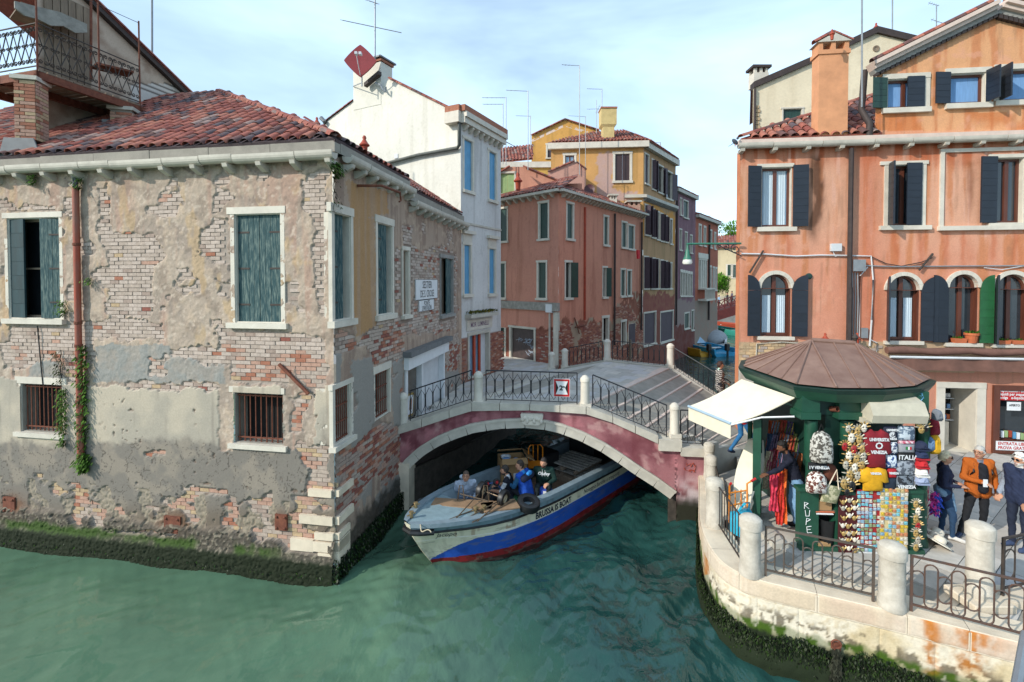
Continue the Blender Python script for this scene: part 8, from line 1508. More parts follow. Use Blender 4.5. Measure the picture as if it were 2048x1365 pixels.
p=at_y(1373,700,39.3);person('man with a backpack standing in the yellow boat',(p.x,p.y,.45),R_(-60),dict(wrR=(.12,.22,1.0),wrL=(-.12,.22,1.0)),dict(top='#8b93a8',bottom='#23273a'),vox=.03,extra=[((0,-.2,1.1),(0,-.2,1.34),.12,.11,'#1c1c22')])
for px,y0,y1,Y in((1293,610,690,33),(1305,605,690,33.5),(1322,610,700,35),(1332,605,702,35.2),(1341,612,698,36),(1396,632,675,47),(1402,634,672,48),(1260,680,735,29)):
 b=at_y(px,y1,Y);t_=at_y(px,y0,Y);g=MB();g.tube([Vector((b.x,Y,-.5)),Vector((b.x,Y,t_.z))],[.11,.09],7);single('mooring_post',g,M['wood_old'],'weathered wooden mooring post by the %s'%{1293:'ochre house, leftmost',1305:'ochre house, second from its left end',1322:'ochre house, middle',1332:'ochre house, next to its right end',1341:'right end of the ochre house',1396:'wooden footbridge, left of its pair',1402:'wooden footbridge, right of its pair',1260:'salmon house foot'}[px],'mooring post','mooring posts in the far canal')
def leafy(name,c,rx,ry,rz,n,size,label,cols,trunk=0):
 t=thing(name,(c.x,c.y,c.z-rz-trunk),label,'tree' if trunk else 'bush');sp=[];cl=[(Vector((random.gauss(0,.45)*rx,random.gauss(0,.45)*ry,random.gauss(0,.42)*rz)),random.uniform(.25,.5))for _ in range(16)]
 for i in range(n):o,r=random.choice(cl);v=Vector((random.gauss(0,1),random.gauss(0,1),random.gauss(0,1))).normalized();sp.append((c+o+Vector((v.x*rx,v.y*ry,v.z*rz))*r*random.uniform(.6,1),(v+UP*.4).normalized()))
 o=growth('crown',sp,size,cols,parent=t,down=False);o.location=-t.location
 b=Vector((c.x,c.y,c.z-rz-trunk));put('trunk',MB().tube([b,b+UP*(trunk+rz*.6),c+UP*rz*.3],[.2,.14,.05]if trunk else[.06,.05,.03],6).mesh('trunk',M['wood_old'],True),t)
 for q in range(4):put('limb',MB().tube([c-UP*rz*.5,c+Vector((math.cos(q*1.6)*rx*.6,math.sin(q*1.6)*ry*.6,rz*.3))],[.06,.02],5).mesh('limb',M['wood_old']),t)
GC=('#4d7a24','#5f8f2e','#3a5f1c','#74a03c');leafy('bush',at_y(1446,566,60),1.4,1.2,1.4,2600,.22,'bright green bush by the end of the wooden footbridge',GC);leafy('tree',at_y(1460,470,75),2.8,2.5,1.9,2600,.32,'green tree showing above the far roofs',GC,7)
bk2=thing('garden_wall',(27,63,0),'low cream garden wall behind the wooden footbridge','wall');put('wall',MB().box((28,62.5,1.8),6,.2,2.2).mesh('wall',M['stone_warm']),bk2)
# ------------------------------------------------------------------ the souvenir kiosk
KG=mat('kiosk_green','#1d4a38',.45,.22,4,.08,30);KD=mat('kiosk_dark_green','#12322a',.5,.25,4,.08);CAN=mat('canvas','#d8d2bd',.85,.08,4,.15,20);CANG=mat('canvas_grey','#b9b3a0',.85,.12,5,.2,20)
FAS=[(5.0,10.4),(5.08,8.52),(5.62,8.18),(6.45,8.16),(7.22,8.36),(8.05,9.0),(8.3,10.2),(7.7,11.2),(6.5,11.7),(5.5,11.3)];KC=(6.62,9.75);zf0,zf1=3.86,4.1
def kin(P,f,c=KC):return[(c[0]+(x-c[0])*f,c[1]+(y-c[1])*f)for x,y in P]
kk=thing('souvenir_kiosk',(KC[0],KC[1],1.2),'dark green polygonal souvenir kiosk with a brown seamed metal roof on the quay','kiosk')
def ring(P,P2,z0,z1,m,name):
 n=len(P);g=MB();g.add([(x,y,z0)for x,y in P]+[(x,y,z1)for x,y in P2],[(i,(i+1)%n,n+(i+1)%n,n+i)for i in range(n)]+[tuple(range(n))[::-1],tuple(range(n,2*n))]);return put(name,g.mesh(name,m),kk)
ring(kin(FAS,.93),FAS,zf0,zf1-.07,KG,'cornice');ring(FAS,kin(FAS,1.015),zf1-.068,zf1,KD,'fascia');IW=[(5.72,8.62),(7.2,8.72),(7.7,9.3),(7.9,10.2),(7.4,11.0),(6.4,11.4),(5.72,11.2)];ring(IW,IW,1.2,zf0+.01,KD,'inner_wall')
RF=kin(FAS,.95);r0_,r1_=Vector((6.1,9.65,4.78)),Vector((6.88,9.5,4.74))
for i in range(len(RF)):
 a,b=Vector((*RF[i],zf1+.03)),Vector((*RF[(i+1)%len(RF)],zf1+.03));ta=r0_ if(a.x<6.0)else r1_;tb=r0_ if(b.x<6.0)else r1_;up2=Vector((0,0,.02));n_=(b-a).cross(r1_-a).normalized()
 P=[a,b,tb,ta]if ta is not tb else[a,b,ta];g=MB();g.add(P,[tuple(range(len(P)))]);put('roof_panel',g.mesh('roof_panel',M['copper_brown']),kk);L=(b-a).length;k=max(1,round(L/.42))
 for j in range(k):
  f=j/k;p=a.lerp(b,f);q=ta.lerp(tb,f);g=MB();g.tube([p+UP*.012,q+UP*.012],.022 if j==0 else .015,5);put('seam',g.mesh('seam',M['copper_brown'],True),kk)
put('ridge',MB().tube([r0_+UP*.01,r1_+UP*.01],.05,8).mesh('ridge',M['copper_brown'],True),kk)
put('finial',MB().lathe([(.03,0),(.03,.08),(.06,.12),(.03,.18),(.01,.2)],r1_,8).mesh('finial',M['iron_brown'],True),kk)
FF=Facade((4.9,8.52),(7.6,8.36));FRr=lambda*r:FF.rect(*r)
def kp(px,py,d=0):a,z=FF.sz(px,py,d);return FF.pt(a,z,d)
def kbox(x0,y0,x1,y1,d0,d1,m,name,parent=None,z=None):
 r=FF.rect(x0,y0,x1,y1,d1);g=MB();FF.box(g,r[0],r[1],max(r[2],1.2)if z is None else z,r[3],d0,d1);return put(name,g.mesh(name,m),parent or kk)
for x0,x1 in((1604,1640),(1679,1722),(1834,1858)):
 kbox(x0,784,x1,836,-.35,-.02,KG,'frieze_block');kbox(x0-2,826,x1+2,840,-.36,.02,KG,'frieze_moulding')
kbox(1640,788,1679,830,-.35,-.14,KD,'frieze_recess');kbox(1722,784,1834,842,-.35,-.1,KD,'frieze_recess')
for px in(1622,1694,1846):a=kp(px,840,-.15);put('column',MB().lathe([(.11,0),(.11,.1),(.085,.14),(.08,1.5),(.11,1.55),(.11,a.z-1.2)],(a.x,a.y,1.2),14).mesh('column',KG,True),kk)
for x0,x1,y0,nm in((1599,1637,984,'cabinet'),(1671,1712,992,'cabinet'),(1811,1846,988,'cabinet')):
 kbox(x0,y0,x1,1125,-.02 if x0<1600 else-.3,.12,KG,nm,z=1.22);kbox(x0-2,y0-7,x1+2,y0,-.02 if x0<1600 else-.3,.15,KG,'cabinet_top')
kbox(1600,1098,1850,1130,-.2,.16,KG,'plinth',z=1.2);kbox(1640,985,1672,1100,-.5,-.35,M['dark_void'],'shelf_bay');kbox(1637,1022,1672,1027,-.34,.1,M['wood_old'],'shelf')
scr=[((0,0),(0,1)),((0,1),(.6,.8)),((.6,.8),(.05,.5)),((.05,.5),(.7,0))],[((0,1),(.1,.1)),((.1,.1),(.6,.1)),((.6,.1),(.7,1))],[((0,0),(.1,1)),((.1,1),(.7,.8)),((.7,.8),(.05,.45))],[((.7,1),(0,.9)),((0,.9),(.1,0)),((.1,0),(.8,0)),((.05,.5),(.6,.5))]
for i,L_ in enumerate(scr):
 g=MB()
 for(a,b),(c,d)in L_:g.tube([kp(1609+a*13+i*1.5,1018+i*16-b*13,.128),kp(1609+c*13+i*1.5,1018+i*16-d*13,.128)],.006,4)
 put('graffiti',g.mesh('graffiti',M['white_paint']),kk)
for i in range(3):g=MB();g.tube([kp(1836+random.uniform(0,14),792+i*9+random.uniform(-6,6),-.012)for _ in range(6)],.005,4);put('graffiti',g.mesh('graffiti',M['shutter_blue']),kk)
put('vent_pipe',MB().lathe([(.05,0),(.05,.14),(.04,.14),(.035,.02)],kp(1662,818,-.14),12,M=look(FF.n+Vector((.3,0,.2)))).mesh('vent_pipe',M['rust'],True),kk)
rr=FRr(1724,792,1832,842);g=MB();g.prism([(0,0),(.24,-.08),(.34,-.28),(.3,-.42),(0,-.38)],FF.pt(rr[0],rr[3],-.05),FF.n,UP,-(rr[1]-rr[0]),0);put('rolled_shade',g.mesh('rolled_shade',CANG),kk);kbox(1726,838,1808,848,-.1,.12,CANG,'shade_bar')
A_,B_=Vector((4.72,9.25,0)),Vector((5.2,8.62,0));dl=Facade(A_,B_);g=MB();DLF=Facade((4.78,9.9),(4.74,9.02));
g=MB();FD2=Facade((4.70,9.2),(4.86,9.12));FD2.box(g,0,.14,1.24,3.3,-.6,0);put('door_leaf',g.mesh('door_leaf',KG),kk)
for x0,y0,x1,y1 in((5.0,9.9,5.12,8.8),):put('corner_post',MB().box((5.03,9.6,2.2),.04,.04,1.0).mesh('corner_post',KD),kk)
put('corner_post',MB().tube([(5.12,10.15,1.2),(5.12,10.15,3.5)],.05,8).mesh('corner_post',KG),kk)
put('step',MB().box((5.0,9.0,1.23),.35,.55,.05,rotz(.1)).mesh('step',M['stone']),kk)
aw=thing('kiosk_awning',(4.7,9.7,3.2),'cream canvas awning stretched out from the left side of the kiosk','awning');i0,i1,o0,o1=Vector((5.0,10.3,3.86)),Vector((5.18,8.66,3.86)),on_z(1377,813,3.22),on_z(1462,848,3.22);k=10
g=MB();vs=[]
for i in range(k+1):
 for j in range(k+1):u,v=i/k,j/k;p=(i0*(1-u)+i1*u)*(1-v)+(o0*(1-u)+o1*u)*v;p.z-=.05*math.sin(math.pi*v);vs.append(p)
g.add(vs+[p-UP*.012 for p in vs],[(i*(k+1)+j,(i+1)*(k+1)+j,(i+1)*(k+1)+j+1,i*(k+1)+j+1)for i in range(k)for j in range(k)]+[((k+1)**2+i*(k+1)+j,(k+1)**2+i*(k+1)+j+1,(k+1)**2+(i+1)*(k+1)+j+1,(k+1)**2+(i+1)*(k+1)+j)for i in range(k)for j in range(k)]);put('canvas',g.mesh('canvas',CAN,True),aw)
put('front_bar',MB().tube([o0,o1],.03,8).mesh('front_bar',mat('bar_blue','#9db4c4',.4,.1),True),aw);g=MB();n=12;g.add([o0.lerp(o1,i/n)+UP*z+Vector((0,.012*math.sin(i*1.7),0))for z in(-.02,-.30)for i in range(n+1)],[(i,i+1,n+2+i,n+1+i)for i in range(n)]);put('valance',g.mesh('valance',CAN,True),aw)
for a,b in((i0,o0),(i1,o1)):put('arm',MB().tube([a-UP*.35,(a+b)/2-UP*.12,b-UP*.02],.018,6).mesh('arm',M['white_metal'],True),aw)
def puffy(P,d,t,m,name,parent,c=None):
 """a soft shape from an outline in kiosk-front coordinates"""
 n=len(P);c=c or(sum(p[0]for p in P)/n,sum(p[1]for p in P)/n);vs=[]
 for f,dd in((1,0),(.94,t*.6),(.7,t),(.35,t*1.15)):vs+=[FF.pt(c[0]+(x-c[0])*f,c[1]+(y-c[1])*f,d+dd+random.uniform(-.1,.1)*t*(f<.9))for x,y in P]
 vs.append(FF.pt(c[0],c[1],d+t));g=MB();g.add(vs,[(r*n+i,r*n+(i+1)%n,(r+1)*n+(i+1)%n,(r+1)*n+i)for r in range(3)for i in range(n)]+[(3*n+i,3*n+(i+1)%n,4*n)for i in range(n)]+[tuple(range(n))[::-1]]);return put(name,g.mesh(name,m,True),parent)
def outl(r,pts):return[(r[0]+(r[1]-r[0])*x,r[2]+(r[3]-r[2])*y)for x,y in pts]
SHIRT=[(.2,0),(.8,0),(.8,.6),(.88,.35),(1,.4),(.92,.9),(.66,1),(.58,.94),(.42,.94),(.34,1),(.08,.9),(0,.4),(.12,.35),(.2,.6)];SQ=[(0,.06),(.06,0),(.94,0),(1,.06),(1,.94),(.94,1),(.06,1),(0,.94)];PACK=[(.08,.0),(.92,0),(1,.1),(.97,.7),(.8,.93),(.6,1),(.4,1),(.2,.93),(.03,.7),(0,.1)];CAP_=[(0,.1),(.15,0),(.85,0),(1,.1),(.9,.25),(.85,.7),(.65,.95),(.35,.95),(.15,.7),(.1,.25)]
cm={}
def cloth(hx,var=.15):
 if hx not in cm:cm[hx]=mat('cloth_'+hx.strip('#'),hx,.85,var,12,.25,40)
 return cm[hx]
def printed(hx,h2,sc=26):
 k=hx+h2
 if k not in cm:m=mat('print_cloth',hx,.85,.1,sc,.15,40,col2=h2,detail=2);m.node_tree.nodes['Color Ramp'].color_ramp.elements[0].position=.47;m.node_tree.nodes['Color Ramp'].color_ramp.elements[1].position=.53;cm[k]=m
 return cm[k]
def ware(name,box,shape,m,label,cat,d=.14,t=.07,text=(),group=None,tcol=None):
 r=FF.rect(*box,d);q=thing(name,FF.pt((r[0]+r[1])/2,r[2],d),label,cat,group);puffy(outl(r,shape),d,t,m,'body',q)
 for f,s,size,sx in text:put('lettering',text_on(s,FF.pt((r[0]+r[1])/2,r[2]+(r[3]-r[2])*f,d+t*1.25),FF.e,UP,size,.004,sx,bold=.004).mesh('lettering',tcol or M['white_paint']),q)
 return q,r
WP=M['white_paint']
q,r=ware('backpack',(1619,862,1662,924),PACK,printed('#b9b6ad','#4a463f',22),'white backpack printed with a dark map pattern, hanging at the kiosk corner','backpack',.16,.16);puffy(outl((r[0]+.06,r[1]-.06,r[2]+.03,r[2]+.26),SQ),.3,.05,printed('#b9b6ad','#4a463f',22),'pocket',q);put('strap',MB().tube([FF.pt(r[0]+.1,r[3]-.1,.2),FF.pt((r[0]+r[1])/2,r[3]+.12,.18),FF.pt(r[1]-.1,r[3]-.1,.2)],.015,5).mesh('strap',M['black']),q)
ware('shoulder_bag',(1616,925,1653,941),SQ,cloth('#15161a'),'flat black bag with white VENEZIA lettering under the map backpack','bag',.16,.05,((.5,'I V VENEZIA',.07,.9),))
ware('shoulder_bag',(1611,942,1650,985),PACK,printed('#d5cfc6','#5c2c22',20),'drawstring bag in brown and white print above the left cabinet','bag',.16,.14)
q,r=ware('tote_bag',(1640,968,1682,1008),[(.0,.12),(.75,0),(1,.82),(.25,1)],printed('#b5ae8f','#7f805f',12),'cream and green tote bag hanging askew between the cabinets','bag',.2,.05);put('handle',MB().tube([FF.pt(r[0]+.1,r[3]-.06,.24),FF.pt((r[0]+r[1])/2+.1,r[3]+.25,.2),FF.pt(r[1]-.06,r[3]-.12,.24)],.012,5).mesh('handle',M['stone_warm']),q)
ware('leather_bag',(1645,928,1674,962),PACK,cloth('#5c2f1e'),'brown leather bag behind the tote handles','bag',.08,.06)
ware('sweatshirt',(1720,858,1782,936),SHIRT,cloth('#7a1220'),'dark red sweatshirt printed UNIVERSITA VENEZIA hanging under the rolled shade','sweatshirt',.16,.07,((.76,'UNIVERSITA',.075,.8),(.44,'VENEZIA',.075,.9),(.6,'O',.16,1)))
ware('hooded_top',(1713,934,1776,982),SHIRT,cloth('#d09a12'),'yellow hooded top hanging below the dark red sweatshirt','sweatshirt',.18,.07,((.8,'VENEZIA',.05,.9),))
for nm,bx,sh,m,l,c,tx in(('folded_shirt',(1766,852,1792,882),SQ,cloth('#1d2338'),'navy shirt printed UNIVERSITA VENEZIA right of the red sweatshirt','shirt',((.78,'UNIVERSITA',.05,.7),(.5,'@',.1,1),(.2,'VENEZIA',.05,.8))),('folded_shirt',(1794,852,1828,881),SQ,printed('#5c6d80','#b9c4cc',14),'blue grey printed bag top right of the kiosk front','bag',()),('belt_bag',(1795,881,1828,887),SQ,printed('#b8506a','#d9c4c8',30),'pink patterned belt bag above the grey flag bag','bag',()),('shoulder_bag',(1795,887,1828,905),SQ,cloth('#8d9096'),'grey bag with a small Italian flag patch','bag',()),('shoulder_bag',(1793,905,1829,920),SQ,cloth('#141518'),'black bag lettered ITALIA in white','bag',((.45,'ITALIA',.11,1),)),('shoulder_bag',(1791,921,1828,951),SQ,printed('#4d545e','#8f98a2',16),'grey bag with a printed city view below the ITALIA bag','bag',()),('shoulder_bag',(1790,951,1826,975),SQ,printed('#20252c','#6d7781',16),'dark bag lettered VENEZIA at the bottom of the bag column','bag',((.15,'VENEZIA',.075,1),)),('folded_shirt',(1772,884,1793,908),SQ,printed('#d9dde0','#2a3a60',20),'white and navy folded shirt beside the grey flag bag','shirt',()),('folded_shirt',(1770,910,1792,936),SQ,printed('#2a4a80','#c9d4dc',18),'blue printed shirt beside the city view bag','shirt',()),('folded_shirt',(1774,937,1791,955),SQ,cloth('#a51d28'),'small red shirt lettered VENEZIA by the yellow top','shirt',((.6,'VENEZIA',.05,.8),)),('folded_shirt',(1764,955,1790,980),SQ,cloth('#1c2a3a'),'dark folded shirt right of the yellow top','shirt',())):
 q,r=ware(nm,bx,sh,m,l,c,.14,.05,tx)
 if 'flag' in l and 'grey bag' in l:
  for i,h in enumerate(('#1f7a3c','#e0e0dc','#b8222a')):g=MB();a=(r[0]+r[1])/2-.045+i*.03;FF.box(g,a,a+.03,r[3]-.09,r[3]-.04,.205,.212);put('flag_stripe',g.mesh('flag_stripe',cloth(h)),q)
for i,(y,h,b,l)in enumerate(((881,'#1b2540','#1b2540','navy cap, topmost of the cap column'),(899,'#1d2a4a','#a51d28','navy cap with a red peak in the cap column'),(916,'#b01c24','#b01c24','red cap in the cap column'),(933,'#d8d6d0','#d8d6d0','white cap in the cap column under the red one'),(948,'#8f9cb8','#8f9cb8','pale blue cap, lowest of the cap column'))):
 q,r=ware('cap',(1827,y,1853,y+16),CAP_,cloth(h),l,'cap',.16,.11);g=MB();FF.box(g,r[0]+.0,r[1]-.02,r[2]-.02,r[2]+.01,.2,.27);put('peak',g.mesh('peak',cloth(b)),q)
for bx,h,l in(((1857,836,1874,870),'#7a1626','dark red cloth bag hanging at the kiosk right side'),((1858,866,1875,908),'#c99a1a','mustard cloth bag hanging below the dark red one'),((1862,818,1880,842),'#6a7078','grey cloth bag hanging highest at the kiosk right side'),((1851,872,1862,902),'#5c7ba0','blue cloth bag hanging beside the mustard one')):ware('cloth_bag',bx,PACK,cloth(h),l,'bag',-.1,.1)
ON='first second third fourth fifth sixth seventh eighth ninth tenth eleventh twelfth thirteenth fourteenth fifteenth'.split()
gold=mat('mask_gold','#9a7630',.45,.35,30,.3,60,metal=.35,col2='#c9b07a');silver=mat('mask_silver','#8f8b80',.45,.3,30,.3,60,metal=.25,col2='#c9c4b4');MK=[(mat('mask_white','#d6cfc0',.4,.1),gold,'white and gold'),(gold,silver,'gold and silver'),(mat('mask_red','#9a1f22',.4,.2),gold,'red and gold'),(silver,gold,'silver'),(M['black'],gold,'black and gold')]
def mask(px,py,s,k,where,d=.2):
 a,b,cn=MK[k];c=kp(px,py,d);t=thing('carnival_mask',c-UP*s*1.2,'%s carnival mask %s'%(cn,where%px if '%' in where else where),'mask','carnival masks on the kiosk');g=MB();s*=1.12;g.ell(c,s*.78,s*.36,s*1.2,FF.M,10,7);g.ell(c+FF.n*s*.34-UP*s*.15,s*.15,s*.26,s*.34,FF.M,6,5);put('face',g.mesh('face',a,True),t)
 for e in(-.33,.33):put('eye_hole',MB().ell(c+FF.e*e*s+FF.n*s*.31+UP*s*.22,s*.24,s*.08,s*.13,FF.M,8,4).mesh('eye_hole',M['black']),t)
 g=MB();n=random.choice((5,6,7))
 for i in range(n):q=math.pi*(.1+.8*i/(n-1));p0=c+FF.e*math.cos(q)*s*.7+UP*math.sin(q)*s*.9;g.tube([p0,p0+FF.e*math.cos(q)*s*.7+UP*math.sin(q)*s*.8+FF.n*s*.3,p0+FF.e*math.cos(q)*s*1.1+UP*math.sin(q)*s*.7],[s*.2,s*.16,s*.05],5)
 put('plume',g.mesh('plume',b,True),t)
for i,(px,py,k)in enumerate(((1697,858,3),(1716,862,1),(1728,856,0),(1703,876,0),(1719,880,1),(1690,893,2),(1708,900,2),(1725,897,1),(1698,912,0),(1714,918,1),(1728,912,3),(1692,930,3),(1709,935,0),(1724,930,1),(1700,950,1),(1716,952,3),(1688,967,1),(1704,972,4),(1694,985,4),(1838,845,1),(1848,838,3),(1843,858,1),(1852,856,4))):
 mask(px,py,random.uniform(.055,.075),k,'in the cluster by the red sweatshirt, %s tier, %s'%(ON[min(7,(i+3)//3+(i>2))],('left','middle','right')[i%3])if px<1750 else 'hanging above the caps, %s from the left'%ON[i-19])
for i,y in enumerate((1008,1022,1037,1052,1066,1080,1095)):mask(1832+(i%2)*4,y,.055,(1,0,1,2,1,3,1)[i],'in the string on the right cabinet, %s from the top'%ON[i])
tint=[mat('magnet%d'%i,h,.35,.3,20,col2=h2)for i,(h,h2)in enumerate((('#5f8fb0','#a8c4d0'),('#b8b4a4','#dcd8cc'),('#4f9ab0','#8fd0d8'),('#a89060','#d0c090'),('#6d7f5f','#a9b48c'),('#b0603f','#d09a70'),('#c0a030','#d9c050'),('#8a9db0','#c4ced8')))]
ON='first second third fourth fifth sixth seventh eighth ninth tenth eleventh twelfth thirteenth fourteenth fifteenth'.split()
TN='blue cream turquoise tan green rust yellow grey'.split()
def board(x0,y0,x1,y1,m,label,d=.17):
 r=FF.rect(x0,y0,x1,y1,d);t=thing('display_board',FF.pt((r[0]+r[1])/2,r[2],d),label,'board');g=MB();FF.box(g,*r,d-.03,d);put('panel',g.mesh('panel',m),t);return r
def magnets(r,nc,nr,d,cols,label,skip=.05):
 for i in range(nc):
  for j in range(nr):
   if random.random()<skip:continue
   a=r[0]+(r[1]-r[0])*(i+.5+random.uniform(-.1,.1))/nc;z=r[2]+(r[3]-r[2])*(j+.5+random.uniform(-.12,.12))/nr;w=(r[1]-r[0])/nc*random.uniform(.32,.44);h=(r[3]-r[2])/nr*random.uniform(.28,.42);g=MB();R3=FF.M@Matrix.Rotation(random.uniform(-.15,.15),3,'Y');g.box((0,0,0),w,.008,h,R3);g.prism([(-w*.6,h*.2),(w*.6,h*.2),(0,h*1.25)],R3@Vector((0,.012,0)),R3.col[0],UP,-.004,.006)
   tk=random.choice(cols);o=bpy.data.objects.new('magnet',g.mesh('magnet',tint[tk]));COLL.objects.link(o);o.location=FF.pt(a,z,d+.01);tag(o,'%s magnet %s from the left in the %s row of the %s'%(TN[tk],ON[i],ON[nr-1-j],label.split(' on the ')[1]),'magnet',label.replace('souvenir magnet','souvenir magnets'))
r=board(1678,992,1718,1117,cloth('#4a1418'),'dark red felt display board with gilt trinkets, left of the magnets')
for i in range(3):
 for j in range(7):p=kp(1687+i*11+random.uniform(-2,2),1003+j*16+random.uniform(-3,3),.19);g=MB();g.ell(p,.035,.015,.045,FF.M,8,5);g.tube([p+FF.e*.03,p+FF.e*.06+UP*.05],.01,4);g.tube([p-FF.e*.03,p-FF.e*.06+UP*.05],.01,4);single('trinket_mask',g,(gold,silver,gold,MK[0][0])[(i+j)%4],'small %s trinket mask %s from left in %s row of the dark red board'%(('gilt','silver','gilt','white')[(i+j)%4],ON[i],ON[j]),'trinket','trinket masks on the dark red board',True)
r=board(1713,981,1760,1104,cloth('#9a2226'),'red display board covered with pale souvenir magnets, in the middle');magnets((r[0],r[1],r[2],r[3]),6,15,.17,(0,1,2,7,1,4),'pale souvenir magnet on the red display board')
r=board(1760,977,1815,1097,mat('yellow_board','#c9a94a',.6,.3,2,col2='#d8d2bc'),'yellow and white display board of magnets beside the right cabinet',.18);magnets(r,7,15,.18,(0,2,3,5,6,6,1),'colourful souvenir magnet on the yellow display board')
kbox(1713,1104,1816,1119,0,.17,WP,'board_foot',z=1.2)
def goods(name,x0,y0,x1,y1,d0,d1,m,label,cat):r=FF.rect(x0,y0,x1,y1,d1);g=MB();c=FF.pt((r[0]+r[1])/2,(r[2]+r[3])/2,(d0+d1)/2);g.bevbox(c,(r[1]-r[0])/2,(d1-d0)/2,(r[3]-r[2])/2,.01,FF.M);return single(name,g,m,label,cat)
goods('cardboard_box',1634,1003,1664,1022,-.2,.1,CB,'small cardboard box on the shelf above the black bin','box');goods('magazine',1632,1024,1670,1027,-.2,.13,cloth('#b5603f'),'magazine with a red edge under the small cardboard box','magazine');goods('magazine',1633,1027.5,1668,1031,-.2,.13,WP,'white magazine lowest on the shelf over the bin','magazine');goods('cardboard_box',1633,1086,1662,1103,-.15,.12,CB,'cardboard box on the plinth under the black bin','box')
p=kp(1651,1085,0);put('bin_body',MB().lathe([(.12,0),(.15,.42),(.16,.45),(.14,.45),(.12,.1)],p,14).mesh('bin_body',M['plastic_black'],True),thing('waste_bin',p,'black plastic bin standing between the green cabinets','bin'),True)
FS=Facade((7.28,8.5),(7.72,8.95));BE=[cloth(h)for h in('#8a7a66','#a85a6a','#5a6a8a','#b0a890','#7a5a3a','#b83a4a','#d0ccc0','#6a8a7a')]
for i in range(22):a=.08+.5*(i%11)/10;z0=2.55 if i<11 else 2.0;L=random.uniform(.4,.75);g=MB();k=9;g.tube([FS.pt(a+random.uniform(-.02,.02),z0-L*j/k,.12+random.uniform(0,.03))for j in range(k+1)],[random.uniform(.012,.024)for _ in range(k+1)],5);single('bead_string',g,BE[i%8],'%s bead string hanging on the kiosk right end, %s tier, %s'%('brown rose blue sand umber red ivory sage'.split()[i%8],'upper' if i<11 else 'lower',ON[i%11]+' from the front'),'necklace','bead strings on the kiosk',True)
for i,(px,py)in enumerate(((1869,1080),(1872,1070),(1876,1086))):p=on_z(px,py,1.3);g=MB();g.lathe([(.2,0),(.19,.02),(.1,.03),(.095,.1),(.06,.13),(.01,.135)],p,18,M=Matrix.Rotation(.5,3,'Y'));single('sun_hat',g,cloth('#d6cdbb'),'white sun hat leaning at the kiosk foot, %s of three'%('first','second','third')[i],'hat',smooth=True)
for h,dx,l in(('#c2408a',0,'pink feather boa at the kiosk right side'),('#3a5ac0',4,'blue feather boa at the kiosk right side')):
 c=at_y(1869+dx,1000,8.75);sp=[(c+Vector((random.gauss(0,.03),random.gauss(0,.03),random.uniform(-.25,.15))),Vector((random.gauss(0,1),random.gauss(0,1),.2)).normalized())for _ in range(160)];growth('feather_boa',sp,.07,(h,),l,'feather boa')
SC=('#8f3a1a','#40365a','#641f22','#5f6c78','#96803a','#25384f','#7d4a28','#37503a','#6f5a70','#8a2e24','#a39a80','#2a2a36','#515c30','#7a3a48');SN='orange violet maroon grey mustard navy tan green mauve red cream charcoal olive rose'.split()
def scarf(p,L,w,h,label,d=Vector((-.3,-.95,0)),lean=(0,0)):
 x=Vector((d.y,-d.x,0))*-1;g=MB();k,n=12,7;ph=random.random()*6;g.add([p+x*((j/n-.5)*w*(1+.15*math.sin(i*.7+ph)))+d*(.025*math.sin(j*2.2+i*.5+ph))+Vector((lean[0]*i/k,lean[1]*i/k,-L*i/k))for i in range(k+1)for j in range(n+1)],[(i*(n+1)+j,i*(n+1)+j+1,(i+1)*(n+1)+j+1,(i+1)*(n+1)+j)for i in range(k)for j in range(n)])
 me=g.mesh('scarf',printed(h,'#%02x%02x%02x'%tuple(min(255,int(int(h[q:q+2],16)*1.18+8))for q in(1,3,5)),18),True);o=bpy.data.objects.new('scarf',me);COLL.objects.link(o);tag(o,label,'scarf','scarves on the kiosk rails')
for row,(y0,n,zz)in enumerate(((842,9,3.35),(868,9,3.0),(900,9,2.75))):
 for i in range(n):px=1545+i*7.5-row*3;p=at_y(px,y0+random.uniform(-4,4)+i*.5,9.7-row*.12-i*.02);scarf(p,random.uniform(.5,.8),.13,SC[(i*3+row*5)%14],'%s patterned scarf on the %s rail beside the vendor'%(SN[(i*3+row*5)%14],('top','middle','lower')[row]),lean=(-.08,0))
for px,y,h,l,L in((1560,946,'#a8281f','long red scarf hanging beside the vendor',1.0),(1566,938,'#c2571c','long orange scarf hanging beside the vendor',1.05),(1548,950,'#a82a40','crimson scarf hanging at the door leaf',.7)):scarf(at_y(px,y,8.95),L,.14,h,l)
g=MB();a,b=at_y(1512,880,9.75),on_z(1478,1052,1.27);ax_=(a-b);n,k=12,8;xx=Vector((.9,-.4,0));vs=[]
for i in range(k+1):
 for j in range(n):q=6.2832*j/n;rr_=.05+.26*math.sin(math.pi*min(1,.15+.85*(1-i/k)))*(.75+.25*math.sin(j*2.1));vs.append(b+ax_*(i/k)+xx*rr_*math.cos(q)+Vector((.4,.9,0))*rr_*.6*math.sin(q))
g.add(vs,[(i*n+j,i*n+(j+1)%n,(i+1)*n+(j+1)%n,(i+1)*n+j)for i in range(k)for j in range(n)]+[tuple(range(n))[::-1],tuple(range(k*n,k*n+n))]);single('furled_parasol',g,CAN,'furled cream canvas parasol leaning by the kiosk door','parasol',smooth=True)
ht=thing('hand_truck',on_z(1478,1068,1.2),'orange hand truck with red grips standing behind the quay railing','hand truck');h0,h1=at_y(1459,1045,8.95),at_y(1495,1035,9.0);t0,t1=at_y(1459,972,9.05),at_y(1494,968,9.1)
